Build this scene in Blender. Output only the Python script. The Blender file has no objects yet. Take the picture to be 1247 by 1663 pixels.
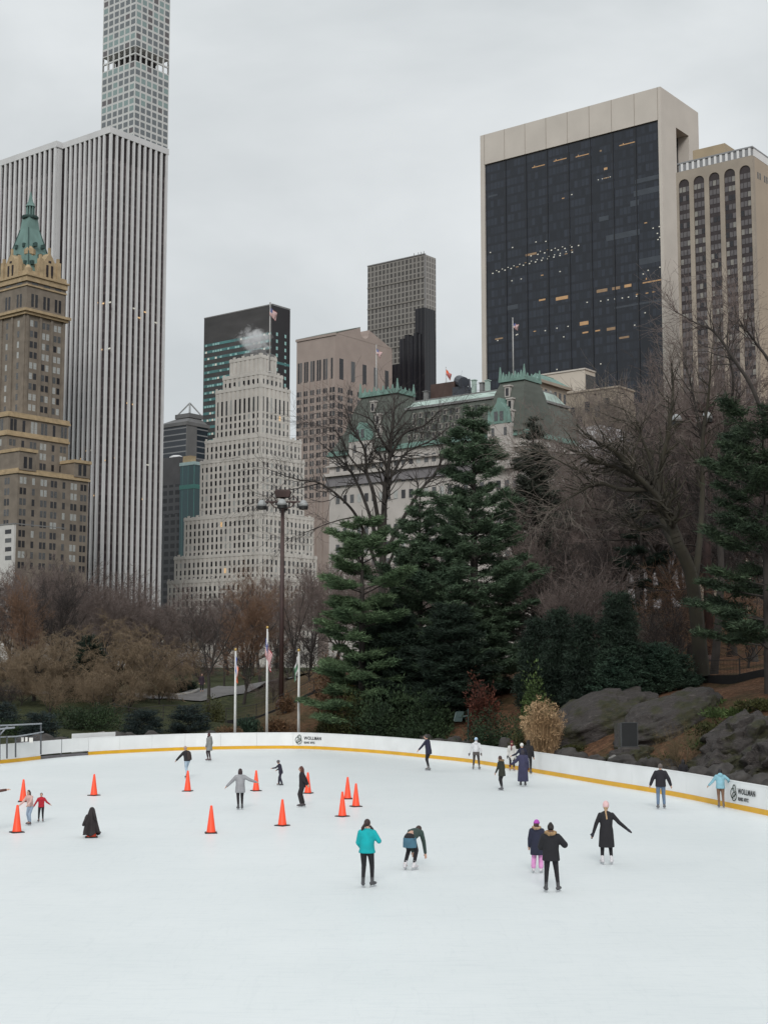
import bpy, bmesh, math, random
import numpy as np
from mathutils import Vector, Matrix
R = math.radians
scene = bpy.context.scene
COL = scene.collection

# ------------------------------------------------------------------ camera, sky, sun, exposure
F, CX, CY, CAMH = 2300.0, 623.5, 831.5, 5.6          # focal length in pixels of the 1247x1663 frame
PITCH = math.atan(249 / F)
cam = bpy.data.cameras.new('camera'); camo = bpy.data.objects.new('camera', cam); COL.objects.link(camo)
cam.sensor_fit = 'VERTICAL'; cam.sensor_height = 36.0; cam.lens = F / 1663 * 36.0
cam.clip_start = 0.5; cam.clip_end = 6000
camo.location = (0, 0, CAMH); camo.rotation_euler = (math.pi / 2 + PITCH, 0, 0)
scene.camera = camo

world = bpy.data.worlds.new('World'); scene.world = world; world.use_nodes = True
wn, wl = world.node_tree.nodes, world.node_tree.links
wn.clear()
wo = wn.new('ShaderNodeOutputWorld'); bg = wn.new('ShaderNodeBackground')
sky = wn.new('ShaderNodeTexSky'); sky.sky_type = 'NISHITA'; sky.sun_disc = False
SUN_EL, SUN_AZ = 33.0, 182.0                          # azimuth clockwise from +Y (view direction)
sky.sun_elevation = R(SUN_EL); sky.sun_rotation = R(SUN_AZ)
tc = wn.new('ShaderNodeTexCoord'); mp = wn.new('ShaderNodeMapping')
mp.inputs['Scale'].default_value = (1.0, 1.0, 1.9); mp.inputs['Rotation'].default_value = (0.0, R(24), R(20))
nz = wn.new('ShaderNodeTexNoise'); nz.inputs['Scale'].default_value = 3.1; nz.inputs['Detail'].default_value = 6; nz.inputs['Roughness'].default_value = 0.5
nz.inputs['Distortion'].default_value = 0.3
cr = wn.new('ShaderNodeValToRGB')
cr.color_ramp.elements[0].position = 0.30; cr.color_ramp.elements[0].color = (0.555, 0.59, 0.602, 1)
cr.color_ramp.elements[1].position = 0.66; cr.color_ramp.elements[1].color = (0.79, 0.82, 0.83, 1)
sx = wn.new('ShaderNodeSeparateXYZ')
zr = wn.new('ShaderNodeMapRange'); zr.inputs['From Min'].default_value = 0.35; zr.inputs['From Max'].default_value = 0.95
zr.inputs['To Min'].default_value = 1.0; zr.inputs['To Max'].default_value = 1.5
vm = wn.new('ShaderNodeVectorMath'); vm.operation = 'SCALE'
nsc = wn.new('ShaderNodeVectorMath'); nsc.operation = 'SCALE'; nsc.inputs['Scale'].default_value = 0.1
mx = wn.new('ShaderNodeMix'); mx.data_type = 'RGBA'; mx.inputs['Factor'].default_value = 0.06
wl.new(tc.outputs['Generated'], mp.inputs['Vector']); wl.new(mp.outputs['Vector'], nz.inputs['Vector'])
wl.new(nz.outputs['Fac'], cr.inputs['Fac']); wl.new(tc.outputs['Generated'], sx.inputs['Vector'])
wl.new(sx.outputs['Z'], zr.inputs['Value']); wl.new(cr.outputs['Color'], vm.inputs[0]); wl.new(zr.outputs['Result'], vm.inputs['Scale'])
wl.new(sky.outputs['Color'], nsc.inputs[0])
wl.new(vm.outputs['Vector'], mx.inputs['A']); wl.new(nsc.outputs['Vector'], mx.inputs['B'])
wl.new(mx.outputs['Result'], bg.inputs['Color']); bg.inputs['Strength'].default_value = 1.0
wl.new(bg.outputs['Background'], wo.inputs['Surface'])

sl = bpy.data.lights.new('sun', 'SUN'); sl.energy = 1.5; sl.angle = R(20); sl.color = (1.0, 0.975, 0.94)
so = bpy.data.objects.new('sun', sl); COL.objects.link(so)
sdir = Vector((math.sin(R(SUN_AZ)) * math.cos(R(SUN_EL)), math.cos(R(SUN_AZ)) * math.cos(R(SUN_EL)), math.sin(R(SUN_EL))))
so.rotation_euler = sdir.to_track_quat('Z', 'Y').to_euler(); so.location = (0, -20, 60)
scene.view_settings.view_transform = 'Standard'; scene.view_settings.look = 'None'
scene.view_settings.exposure = 0.0; scene.view_settings.gamma = 1.0
scene.cycles.max_bounces = 5; scene.cycles.diffuse_bounces = 2; scene.cycles.glossy_bounces = 2
scene.cycles.transparent_max_bounces = 6; scene.cycles.volume_bounces = 2
scene.cycles.use_denoising = True

# ------------------------------------------------------------------ helpers
cp, sp = math.cos(PITCH), math.sin(PITCH)
def ray(px, py):
    a, b = (px - CX) / F, -(py - CY) / F
    return Vector((a, cp - b * sp, sp + b * cp))
def P(px, py, Y):                                     # the point of that picture direction at distance Y
    r = ray(px, py); t = Y / r.y
    return Vector((r.x * t, Y, CAMH + r.z * t))
def G(px, py, z=0.0):                                 # where that direction meets the height z
    r = ray(px, py); t = (z - CAMH) / r.z
    return Vector((r.x * t, r.y * t, z))
def proj(q):
    d = q[1] * cp + (q[2] - CAMH) * sp; u = -q[1] * sp + (q[2] - CAMH) * cp
    return CX + F * q[0] / d, CY - F * u / d

def tag(o, label=None, cat=None, group=None, kind=None):
    if label: o['label'] = label
    if cat: o['category'] = cat
    if group: o['group'] = group
    if kind: o['kind'] = kind
    return o
def empty(name, loc, rz=0.0, label=None, cat=None, group=None, sc=1.0):
    o = bpy.data.objects.new(name, None); COL.objects.link(o)
    o.empty_display_size = 0.3
    o.location = loc; o.rotation_euler = (0, 0, rz); o.scale = (sc, sc, sc)
    return tag(o, label, cat, group)

def mesh_np(name, v, faces, k, mats, smooth=False, mi=None):
    """fast mesh: v (N,3), faces (M,k)"""
    me = bpy.data.meshes.new(name)
    v = np.asarray(v, dtype=np.float32).reshape(-1, 3); faces = np.asarray(faces, dtype=np.int32).reshape(-1, k)
    me.vertices.add(len(v)); me.vertices.foreach_set('co', v.ravel())
    me.loops.add(faces.size); me.loops.foreach_set('vertex_index', faces.ravel())
    me.polygons.add(len(faces)); me.polygons.foreach_set('loop_start', np.arange(0, faces.size, k, dtype=np.int32))
    if smooth: me.polygons.foreach_set('use_smooth', np.ones(len(faces), dtype=bool))
    if mi is not None: me.polygons.foreach_set('material_index', np.asarray(mi, dtype=np.int32))
    for m in (mats if isinstance(mats, (list, tuple)) else [mats]): me.materials.append(m)
    me.update(calc_edges=True)
    return me
def link(name, me, parent=None, loc=None):
    o = bpy.data.objects.new(name, me); COL.objects.link(o)
    if parent is not None: o.parent = parent
    if loc is not None: o.location = loc
    return o

class MB:
    def __init__(s): s.v = []; s.f = []; s.m = []; s.cm = 0
    def add(s, vs, fs):
        n = len(s.v); s.v += [tuple(x) for x in vs]
        for f in fs: s.f.append(tuple(n + i for i in f)); s.m.append(s.cm)
    def box(s, x0, x1, y0, y1, z0, z1):
        if x0 > x1: x0, x1 = x1, x0
        if y0 > y1: y0, y1 = y1, y0
        if z0 > z1: z0, z1 = z1, z0
        s.add([(x0,y0,z0),(x1,y0,z0),(x1,y1,z0),(x0,y1,z0),(x0,y0,z1),(x1,y0,z1),(x1,y1,z1),(x0,y1,z1)],
              [(0,3,2,1),(4,5,6,7),(0,1,5,4),(1,2,6,5),(2,3,7,6),(3,0,4,7)])
    def frus(s, b, t):                                # two quads (bottom, top), counter-clockwise
        s.add(list(b) + list(t), [(3,2,1,0),(4,5,6,7),(0,1,5,4),(1,2,6,5),(2,3,7,6),(3,0,4,7)])
    def taper(s, x0, x1, y0, y1, z0, X0, X1, Y0, Y1, z1):
        s.frus([(x0,y0,z0),(x1,y0,z0),(x1,y1,z0),(x0,y1,z0)], [(X0,Y0,z1),(X1,Y0,z1),(X1,Y1,z1),(X0,Y1,z1)])
    def prism(s, poly, fn):                           # poly of 2-D points, fn(p, k) gives the 3-D point on side k
        n = len(poly); a = [fn(p, 0) for p in poly] + [fn(p, 1) for p in poly]
        s.add(a, [tuple(range(n))[::-1], tuple(range(n, 2 * n))] + [(i, (i + 1) % n, n + (i + 1) % n, n + i) for i in range(n)])
    def tube(s, p0, p1, r0, r1=None, n=8, cap=True):
        r1 = r0 if r1 is None else r1
        p0, p1 = Vector(p0), Vector(p1); d = p1 - p0
        if d.length < 1e-6: return
        q = d.to_track_quat('Z', 'Y')
        vs = []
        for p, r in ((p0, r0), (p1, r1)):
            for i in range(n):
                a = 2 * math.pi * i / n; vs.append(p + q @ Vector((math.cos(a) * r, math.sin(a) * r, 0)))
        fs = [(i, (i + 1) % n, n + (i + 1) % n, n + i) for i in range(n)]
        if cap: fs += [tuple(range(n))[::-1], tuple(range(n, 2 * n))]
        s.add(vs, fs)
    def path(s, pts, r, n=6):
        for a, b in zip(pts[:-1], pts[1:]): s.tube(a, b, r, r, n)
    def ball(s, c, r, nu=10, nv=7, q=None):
        c = Vector(c); rx, ry, rz = (r, r, r) if not hasattr(r, '__len__') else r
        vs = [Vector((0, 0, -rz))]; 
        for j in range(1, nv):
            t = -math.pi / 2 + math.pi * j / nv
            for i in range(nu):
                a = 2 * math.pi * i / nu
                vs.append(Vector((rx * math.cos(t) * math.cos(a), ry * math.cos(t) * math.sin(a), rz * math.sin(t))))
        vs.append(Vector((0, 0, rz)))
        if q is not None: vs = [q @ v for v in vs]
        vs = [c + v for v in vs]
        fs = [(0, 1 + (i + 1) % nu, 1 + i) for i in range(nu)]
        for j in range(nv - 2):
            for i in range(nu):
                a = 1 + j * nu; fs.append((a + i, a + (i + 1) % nu, a + nu + (i + 1) % nu, a + nu + i))
        top = len(vs) - 1; a = 1 + (nv - 2) * nu
        fs += [(a + i, a + (i + 1) % nu, top) for i in range(nu)]
        s.add(vs, fs)
    def lathe(s, prof, n=16, c=(0, 0, 0)):
        vs = []
        for r, z in prof:
            for i in range(n):
                a = 2 * math.pi * i / n; vs.append((c[0] + r * math.cos(a), c[1] + r * math.sin(a), c[2] + z))
        fs = []
        for j in range(len(prof) - 1):
            for i in range(n): fs.append((j*n+i, j*n+(i+1)%n, (j+1)*n+(i+1)%n, (j+1)*n+i))
        fs += [tuple(range(n))[::-1], tuple(range((len(prof)-1)*n, len(prof)*n))]
        s.add(vs, fs)
    def limb(s, p0, p1, r0, r1, n=10):                # rounded, tapered limb
        s.tube(p0, p1, r0, r1, n); s.ball(p0, r0, n, 6); s.ball(p1, r1, n, 6)
    def rings(s, rings):                              # closed loft through rings of equal length
        n = len(rings[0]); vs = [p for r in rings for p in r]; fs = []
        for j in range(len(rings) - 1):
            for i in range(n): fs.append((j*n+i, j*n+(i+1)%n, (j+1)*n+(i+1)%n, (j+1)*n+i))
        fs += [tuple(range(n))[::-1], tuple(range((len(rings)-1)*n, len(rings)*n))]
        s.add(vs, fs)
    def mesh(s, name, mats, smooth=False):
        me = bpy.data.meshes.new(name); me.from_pydata(s.v, [], s.f)
        for m in (mats if isinstance(mats, (list, tuple)) else [mats]): me.materials.append(m)
        if len(set(s.m)) > 1 or (s.m and s.m[0]): me.polygons.foreach_set('material_index', s.m)
        if smooth: me.polygons.foreach_set('use_smooth', [True] * len(me.polygons))
        me.update(); return me
    def build(s, name, mats, parent=None, smooth=False, loc=None):
        return link(name, s.mesh(name, mats, smooth), parent, loc)

# ------------------------------------------------------------------ materials
def lin(r, g, b):
    f = lambda c: (c / 255 / 12.92) if c / 255 <= 0.04045 else ((c / 255 + 0.055) / 1.055) ** 2.4
    return (f(r), f(g), f(b))
def mat(name, col, rough=0.7, var=0.15, scale=1.0, col2=None, bump=0.0, metal=0.0, spec=0.5, island=0.0, stretch=(1, 1, 1), emit=None, detail=5.0, trans=0.0):
    m = bpy.data.materials.new(name); m.use_nodes = True
    n, l = m.node_tree.nodes, m.node_tree.links; b = n['Principled BSDF']
    b.inputs['Roughness'].default_value = rough; b.inputs['Metallic'].default_value = metal
    b.inputs['Specular IOR Level'].default_value = spec
    t = n.new('ShaderNodeTexCoord'); mpn = n.new('ShaderNodeMapping'); mpn.inputs['Scale'].default_value = stretch
    tx = n.new('ShaderNodeTexNoise'); tx.inputs['Scale'].default_value = scale; tx.inputs['Detail'].default_value = detail
    l.new(t.outputs['Object'], mpn.inputs['Vector']); l.new(mpn.outputs['Vector'], tx.inputs['Vector'])
    rp = n.new('ShaderNodeValToRGB'); rp.color_ramp.elements[0].position = 0.3; rp.color_ramp.elements[1].position = 0.7
    c2 = col2 or tuple(min(1, c * (1 + var)) for c in col); c1 = col if col2 else tuple(c * (1 - var) for c in col)
    rp.color_ramp.elements[0].color = (*c1, 1); rp.color_ramp.elements[1].color = (*c2, 1)
    l.new(tx.outputs['Fac'], rp.inputs['Fac'])
    out = rp.outputs['Color']
    if island:
        g = n.new('ShaderNodeNewGeometry'); mr = n.new('ShaderNodeMapRange')
        mr.inputs['To Min'].default_value = 1 - island; mr.inputs['To Max'].default_value = 1 + island
        l.new(g.outputs['Random Per Island'], mr.inputs['Value'])
        sc = n.new('ShaderNodeVectorMath'); sc.operation = 'SCALE'
        l.new(out, sc.inputs[0]); l.new(mr.outputs['Result'], sc.inputs['Scale']); out = sc.outputs['Vector']
    l.new(out, b.inputs['Base Color'])
    if bump:
        bp = n.new('ShaderNodeBump'); bp.inputs['Strength'].default_value = bump; bp.inputs['Distance'].default_value = 0.1
        l.new(tx.outputs['Fac'], bp.inputs['Height']); l.new(bp.outputs['Normal'], b.inputs['Normal'])
    if emit:
        b.inputs['Emission Color'].default_value = (*emit[0], 1); b.inputs['Emission Strength'].default_value = emit[1]
    return m
def grid_mat(name, base, line, su, sv, wu=0.08, wv=0.08, rough=0.35, spec=0.5, cellvar=0.25, hide_v=0.0):
    """facade skin ruled in panes: object X+Y runs along either face, Z up; su, sv = bay and storey in metres"""
    m = bpy.data.materials.new(name); m.use_nodes = True
    n, l = m.node_tree.nodes, m.node_tree.links; b = n['Principled BSDF']
    b.inputs['Roughness'].default_value = rough; b.inputs['Specular IOR Level'].default_value = spec
    t = n.new('ShaderNodeTexCoord'); s = n.new('ShaderNodeSeparateXYZ'); l.new(t.outputs['Object'], s.inputs[0])
    def mth(op, a, c=None):
        x = n.new('ShaderNodeMath'); x.operation = op
        for i, q in enumerate((a, c)):
            if q is None: continue
            if isinstance(q, (int, float)): x.inputs[i].default_value = q
            else: l.new(q, x.inputs[i])
        return x.outputs[0]
    u = mth('DIVIDE', mth('ADD', s.outputs['X'], s.outputs['Y']), su); v = mth('DIVIDE', s.outputs['Z'], sv)
    fu, fv = mth('FRACT', u), mth('FRACT', v)
    mask = mth('MAXIMUM', mth('LESS_THAN', fu, wu), mth('LESS_THAN', fv, wv))
    cv = n.new('ShaderNodeCombineXYZ'); l.new(mth('FLOOR', u), cv.inputs[0]); l.new(mth('FLOOR', v), cv.inputs[1])
    wnz = n.new('ShaderNodeTexWhiteNoise'); wnz.noise_dimensions = '2D'; l.new(cv.outputs[0], wnz.inputs['Vector'])
    k = mth('ADD', mth('MULTIPLY', wnz.outputs['Value'], 2 * cellvar), 1 - cellvar)
    sc = n.new('ShaderNodeVectorMath'); sc.operation = 'SCALE'; sc.inputs[0].default_value = base; l.new(k, sc.inputs['Scale'])
    mxn = n.new('ShaderNodeMix'); mxn.data_type = 'RGBA'; l.new(mask, mxn.inputs['Factor'])
    l.new(sc.outputs['Vector'], mxn.inputs['A']); mxn.inputs['B'].default_value = (*line, 1)
    l.new(mxn.outputs['Result'], b.inputs['Base Color'])
    return m
# ------------------------------------------------------------------ ice, ground, path
BOARD_PX = [(0, 1240.5), (65, 1233), (143, 1226), (259, 1220), (330, 1217.5), (420, 1216), (500, 1216), (568, 1220), (635, 1225),
            (703, 1232), (753, 1237), (806, 1245), (861, 1253.5), (979, 1274), (1087, 1291.5), (1180, 1311), (1247, 1325)]
bp = [G(x, y) for x, y in BOARD_PX]
ctrl = [Vector((-34.5, 44, 0)), Vector((-33.5, 57, 0)), Vector((-28.8, 70, 0))] + bp + [Vector((16.6, 44, 0)), Vector((17.8, 33, 0)), Vector((18, 20, 0))]
def catmull(ps, k):
    out = []
    ps = [ps[0] * 2 - ps[1]] + ps + [ps[-1] * 2 - ps[-2]]
    for i in range(1, len(ps) - 2):
        a, b, c, d = ps[i-1], ps[i], ps[i+1], ps[i+2]
        for j in range(k):
            t = j / k
            out.append(0.5 * ((2*b) + (c - a) * t + (2*a - 5*b + 4*c - d) * t*t + (3*b - a - 3*c + d) * t**3))
    out.append(ps[-2]); return out
curve = catmull(ctrl, 6)
for _ in range(6):                                    # even out the measured points
    curve = [curve[0]] + [(curve[i-1] + curve[i] * 2 + curve[i+1]) / 4 for i in range(1, len(curve) - 1)] + [curve[-1]]
cv = np.array([[p.x, p.y] for p in curve])
loop = np.vstack([cv, [[18, 0], [0, -14], [-30, -8], [-34.5, 20]]])

def outside(x, y):                                    # signed distance outside the boards, vectorised
    x = np.asarray(x, float); y = np.asarray(y, float)
    ins = np.zeros(x.shape, bool); dmin = np.full(x.shape, 1e9)
    n = len(loop)
    for i in range(n):
        x0, y0 = loop[i]; x1, y1 = loop[(i + 1) % n]
        if y0 != y1:
            c = ((y0 > y) != (y1 > y)) & (x < (x1 - x0) * (y - y0) / (y1 - y0) + x0); ins ^= c
        ex, ey = x1 - x0, y1 - y0; L2 = ex * ex + ey * ey
        t = np.clip(((x - x0) * ex + (y - y0) * ey) / L2, 0, 1)
        dmin = np.minimum(dmin, np.hypot(x - x0 - t * ex, y - y0 - t * ey))
    return np.where(ins, -dmin, dmin)
def sst(a, b, t):
    t = np.clip((t - a) / (b - a), 0, 1); return t * t * (3 - 2 * t)
def terrain(x, y):
    x = np.asarray(x, float); y = np.asarray(y, float)
    s = outside(x, y)
    px = CX + F * x / np.maximum(y, 1.0); px = np.where(y < 1, np.where(x > 0, 3000, -3000), px)
    zl = np.interp(s, [-1, .3, 3, 8, 22, 40, 90, 200, 3000], [-.3, -.3, .45, .9, 2.1, 3.1, 4.2, 4.6, 4.6])
    zm = np.interp(s, [-1, .3, 3, 8, 16, 40, 90, 200, 3000], [-.3, -.3, 1.0, 2.9, 4.6, 5.0, 5.0, 4.6, 4.6])
    zr = np.interp(s, [-1, .3, 2.5, 6, 10, 15, 20, 30, 55, 80, 140, 220, 3000], [-.3, -.3, .8, 2.6, 4.2, 5.2, 5.5, 6.6, 10.5, 12.0, 11.0, 4.6, 4.6])
    w1 = sst(380, 560, px); w2 = sst(820, 960, px)
    z = zl * (1 - w1) + zm * w1; z = z * (1 - w2) + zr * w2
    bmp = 0.16 * np.sin(x * 0.9 + 1.3 * np.sin(y * 0.5)) * np.sin(y * 0.8 + np.sin(x * .6)) + 0.3 * np.sin(x * .21 + 1) * np.sin(y * .17)
    return z + bmp * sst(2, 8, s) * (1 - sst(150, 300, s))
def tz(x, y): return float(terrain(np.array([x]), np.array([y]))[0])

angs = np.concatenate([np.linspace(-180, -40, 30), np.linspace(-38, -19, 24), np.linspace(-18.5, 18.5, 230), np.linspace(19, 38, 24), np.linspace(40, 176, 30)])
rads = np.concatenate([np.linspace(3, 40, 14), np.linspace(41, 130, 120), np.geomspace(132, 5500, 46)])
A_, R_ = np.meshgrid(np.radians(angs), rads, indexing='ij')
gx, gy = R_ * np.sin(A_), R_ * np.cos(A_); gz = terrain(gx.ravel(), gy.ravel())
na, nr = len(angs), len(rads)
V_ = np.vstack([np.stack([gx.ravel(), gy.ravel(), gz], 1), [[0, 0, -.3]]])
q = []
for i in range(na):
    i2 = (i + 1) % na; a = np.arange(nr - 1)
    q.append(np.stack([i * nr + a, i * nr + a + 1, i2 * nr + a + 1, i2 * nr + a], 1))
q = np.vstack(q)
gm = bpy.data.materials.new('leaf_litter_ground'); gm.use_nodes = True
n, l = gm.node_tree.nodes, gm.node_tree.links; b = n['Principled BSDF']; b.inputs['Roughness'].default_value = 0.95; b.inputs['Specular IOR Level'].default_value = 0.2
t = n.new('ShaderNodeTexCoord')
def ns(scale, detail=6, rough=0.6):
    x = n.new('ShaderNodeTexNoise'); x.inputs['Scale'].default_value = scale; x.inputs['Detail'].default_value = detail; x.inputs['Roughness'].default_value = rough
    l.new(t.outputs['Object'], x.inputs['Vector']); return x.outputs['Fac']
def ramp(src, stops):
    r = n.new('ShaderNodeValToRGB'); e = r.color_ramp.elements
    while len(e) < len(stops): e.new(0.5)
    for i, (p_, c_) in enumerate(stops): e[i].position = p_; e[i].color = (*c_, 1)
    l.new(src, r.inputs['Fac']); return r.outputs['Color']
leaf = ramp(ns(3.2, 8, .75), [(.30, (.035, .020, .012)), (.5, (.115, .058, .032)), (.62, (.19, .105, .06)), (.75, (.26, .16, .10))])
grass = ramp(ns(2.0, 8, .7), [(.3, (.012, .018, .006)), (.55, (.042, .047, .019)), (.75, (.085, .083, .036))])
blot = ramp(ns(.28, 4), [(.46, (0, 0, 0)), (.60, (1, 1, 1))])
# grass grows on the lawn at the left, leaf litter on the slope at the right, in blotches between them
sepp = n.new('ShaderNodeSeparateXYZ'); l.new(t.outputs['Object'], sepp.inputs[0])
mr = n.new('ShaderNodeMapRange'); mr.inputs['From Min'].default_value = -4; mr.inputs['From Max'].default_value = -12; l.new(sepp.outputs['X'], mr.inputs['Value'])
mm = n.new('ShaderNodeMath'); mm.operation = 'MAXIMUM'; mm2 = n.new('ShaderNodeMath'); mm2.operation = 'MULTIPLY'; mm2.inputs[1].default_value = 0.55
l.new(blot, mm2.inputs[0]); l.new(mm2.outputs[0], mm.inputs[0]); l.new(mr.outputs['Result'], mm.inputs[1])
mg = n.new('ShaderNodeMix'); mg.data_type = 'RGBA'; l.new(mm.outputs[0], mg.inputs['Factor']); l.new(leaf, mg.inputs['A']); l.new(grass, mg.inputs['B'])
l.new(mg.outputs['Result'], b.inputs['Base Color'])
bpn = n.new('ShaderNodeBump'); bpn.inputs['Strength'].default_value = .8; bpn.inputs['Distance'].default_value = .15
l.new(ns(4.5, 8, .75), bpn.inputs['Height']); l.new(bpn.outputs['Normal'], b.inputs['Normal'])
tag(link('ground', mesh_np('ground', V_, q, 4, gm, True)), kind='structure')

ice_m = bpy.data.materials.new('rink_ice'); ice_m.use_nodes = True
n, l = ice_m.node_tree.nodes, ice_m.node_tree.links; b = n['Principled BSDF']; b.inputs['Specular IOR Level'].default_value = 0.25
t = n.new('ShaderNodeTexCoord')
base = ramp(ns(.16, 5, .6), [(.3, (.705, .745, .752)), (.7, (.755, .79, .795))])
mp2 = n.new('ShaderNodeMapping'); mp2.inputs['Scale'].default_value = (.35, 3.0, 1); mp2.inputs['Rotation'].default_value = (0, 0, .5); l.new(t.outputs['Object'], mp2.inputs['Vector'])
scr = n.new('ShaderNodeTexNoise'); scr.inputs['Scale'].default_value = 2.4; scr.inputs['Detail'].default_value = 9; scr.inputs['Roughness'].default_value = .8; scr.inputs['Distortion'].default_value = 1.2
l.new(mp2.outputs['Vector'], scr.inputs['Vector'])
scm = ramp(scr.outputs['Fac'], [(.34, (.915, .925, .935)), (.50, (1, 1, 1))])
mp3 = n.new('ShaderNodeMapping'); mp3.inputs['Scale'].default_value = (2.6, .3, 1); mp3.inputs['Rotation'].default_value = (0, 0, -.35); l.new(t.outputs['Object'], mp3.inputs['Vector'])
scr2 = n.new('ShaderNodeTexNoise'); scr2.inputs['Scale'].default_value = 1.8; scr2.inputs['Detail'].default_value = 9; scr2.inputs['Roughness'].default_value = .8; scr2.inputs['Distortion'].default_value = 1.5
l.new(mp3.outputs['Vector'], scr2.inputs['Vector'])
scm2 = ramp(scr2.outputs['Fac'], [(.33, (.945, .95, .955)), (.47, (1, 1, 1))])
mu = n.new('ShaderNodeMix'); mu.data_type = 'RGBA'; mu.blend_type = 'MULTIPLY'; mu.inputs['Factor'].default_value = 1; l.new(base, mu.inputs['A']); l.new(scm, mu.inputs['B'])
mu2 = n.new('ShaderNodeMix'); mu2.data_type = 'RGBA'; mu2.blend_type = 'MULTIPLY'; mu2.inputs['Factor'].default_value = 1; l.new(mu.outputs['Result'], mu2.inputs['A']); l.new(scm2, mu2.inputs['B'])
l.new(mu2.outputs['Result'], b.inputs['Base Color']); b.inputs['Roughness'].default_value = .42
m_ = MB(); m_.add([(x, y, 0.0) for x, y in loop], [tuple(range(len(loop)))[::-1]])
io = m_.build('ice', ice_m); tag(io, kind='structure')

path_m = mat('path_asphalt', (.12, .114, .112), .85, .2, 1.5)
def strip(name, pts, w, m, dz, nsub=8):
    cc = catmull([Vector((*p, 0)) for p in pts], nsub); vs = []; fs = []
    for i, p in enumerate(cc):
        d = (cc[min(i + 1, len(cc) - 1)] - cc[max(i - 1, 0)]).normalized(); nn = Vector((-d.y, d.x, 0))
        for k in range(5):
            qx = p + nn * w * (k / 4 - .5); vs.append((qx.x, qx.y, tz(qx.x, qx.y) + dz))
    for i in range(len(cc) - 1):
        for k in range(4): fs.append((i*5+k, i*5+k+1, (i+1)*5+k+1, (i+1)*5+k))
    return tag(link(name, mesh_np(name, vs, fs, 4, m, True)), kind='structure')
strip('path', [(-62, 138), (-30, 131), (-19.5, 128), (-15, 134), (-11, 146), (-6.5, 158), (6, 170)], 5.5, path_m, .10)

# ------------------------------------------------------------------ rink boards
board_m = mat('white_board_plastic', (.80, .81, .81), .45, .05, .8)
kick_m = mat('yellow_kick_plate', (.74, .40, .015), .45, .08, 1.2)
rail_m = mat('grey_cap_rail', (.13, .13, .14), .6, .2, 1)
darkgap_m = mat('dark_gate_gap', (.16, .15, .16), .7, .2, 3)
# walk along the curve at even steps
seg = np.hypot(*np.diff(cv, axis=0).T); cum = np.concatenate([[0], np.cumsum(seg)])
def along(s): return np.array([np.interp(s, cum, cv[:, 0]), np.interp(s, cum, cv[:, 1])])
def nrm(s):
    a, b_ = along(s - .3), along(s + .3); d = (b_ - a) / np.linalg.norm(b_ - a); return np.array([-d[1], d[0]])   # points out of the rink
def s_at(px, py):
    g = G(px, py); return float(cum[np.argmin(np.hypot(cv[:, 0] - g.x, cv[:, 1] - g.y))]) if False else _near(g)
def _near(g):
    ss = np.linspace(0, cum[-1], 4000); pts = np.stack([np.interp(ss, cum, cv[:, 0]), np.interp(ss, cum, cv[:, 1])], 1)
    return float(ss[np.argmin(np.hypot(pts[:, 0] - g.x, pts[:, 1] - g.y))])
if nrm(cum[-1] / 2) @ np.array([0, 1]) < 0:
    _n0 = nrm; nrm = lambda s: -_n0(s)
boards = empty('rink_boards', (0, 0, 0), 0, 'long curved white rink boards with a yellow kick strip along the ice', 'rink boards')
def run(mb, s0, s1, z0, z1, o0, o1, k):
    prev = None
    for i in range(k + 1):
        s = s0 + (s1 - s0) * i / k; p = along(s); nn = nrm(s); a, b_ = p + nn * o0, p + nn * o1
        r = [(a[0], a[1], z0), (b_[0], b_[1], z0), (b_[0], b_[1], z1), (a[0], a[1], z1)]
        mb.add(r, [] ) if False else None
        if prev is None: first = r; rr = [r]
        else: rr.append(r)
        prev = r
    mb.rings(rr)
sg0, sgm, sg1 = s_at(66, 1233), s_at(99, 1229.5), s_at(142, 1226)
s_start, s_end = s_at(-150, 1262), cum[-1] - 2
marks = [s_start]
while marks[-1] > 99999: pass
def s_for(px, dist):                                   # where along the boards a spot that far behind them shows at px
    ss = np.linspace(cum[-1] * .12, cum[-1], 900); pr = []
    for s in ss: q_ = along(s) + nrm(s) * dist; pr.append(proj((q_[0], q_[1], 2.0))[0])
    return float(ss[int(np.argmin(np.abs(np.array(pr) - px)))])
def fill(a, b_, step=2.44):
    k = max(1, round((b_ - a) / step)); return [a + (b_ - a) * i / k for i in range(k + 1)]
for a, b_ in ((s_start, sg0), (sg1, s_end)):
    mk = fill(a, b_)
    for u, v in zip(mk[:-1], mk[1:]):
        mb = MB(); run(mb, u + .006, v - .006, .205, 1.045, 0, .09, 3); mb.build('panel', board_m, boards)
    mb = MB(); run(mb, a, b_, .0, .20, -.012, .08, int((b_ - a) / .8)); mb.build('kick_strip', kick_m, boards)
    mb = MB(); run(mb, a, b_, 1.048, 1.085, -.01, .11, int((b_ - a) / .8)); mb.build('cap_rail', board_m, boards)
    mb = MB(); run(mb, a, b_, .05, .95, .10, .16, int((b_ - a) / .8)); mb.build('back_frame', rail_m, boards)
for u, v in ((sg0, sgm), (sgm, sg1)):
    mb = MB(); run(mb, u + .03, v - .03, .26, 1.07, .0, .08, 3); mb.build('gate', board_m, boards)
mb = MB(); run(mb, sg0, sg1, .0, .12, .05, .5, 4); mb.build('gate_gap_strip', darkgap_m, boards)  # dark strip put in for the shade of the gap under the gate
mb = MB(); run(mb, sgm - .03, sgm + .03, .1, 1.08, .0, .10, 1); mb.build('gate_post', rail_m, boards)
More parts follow.
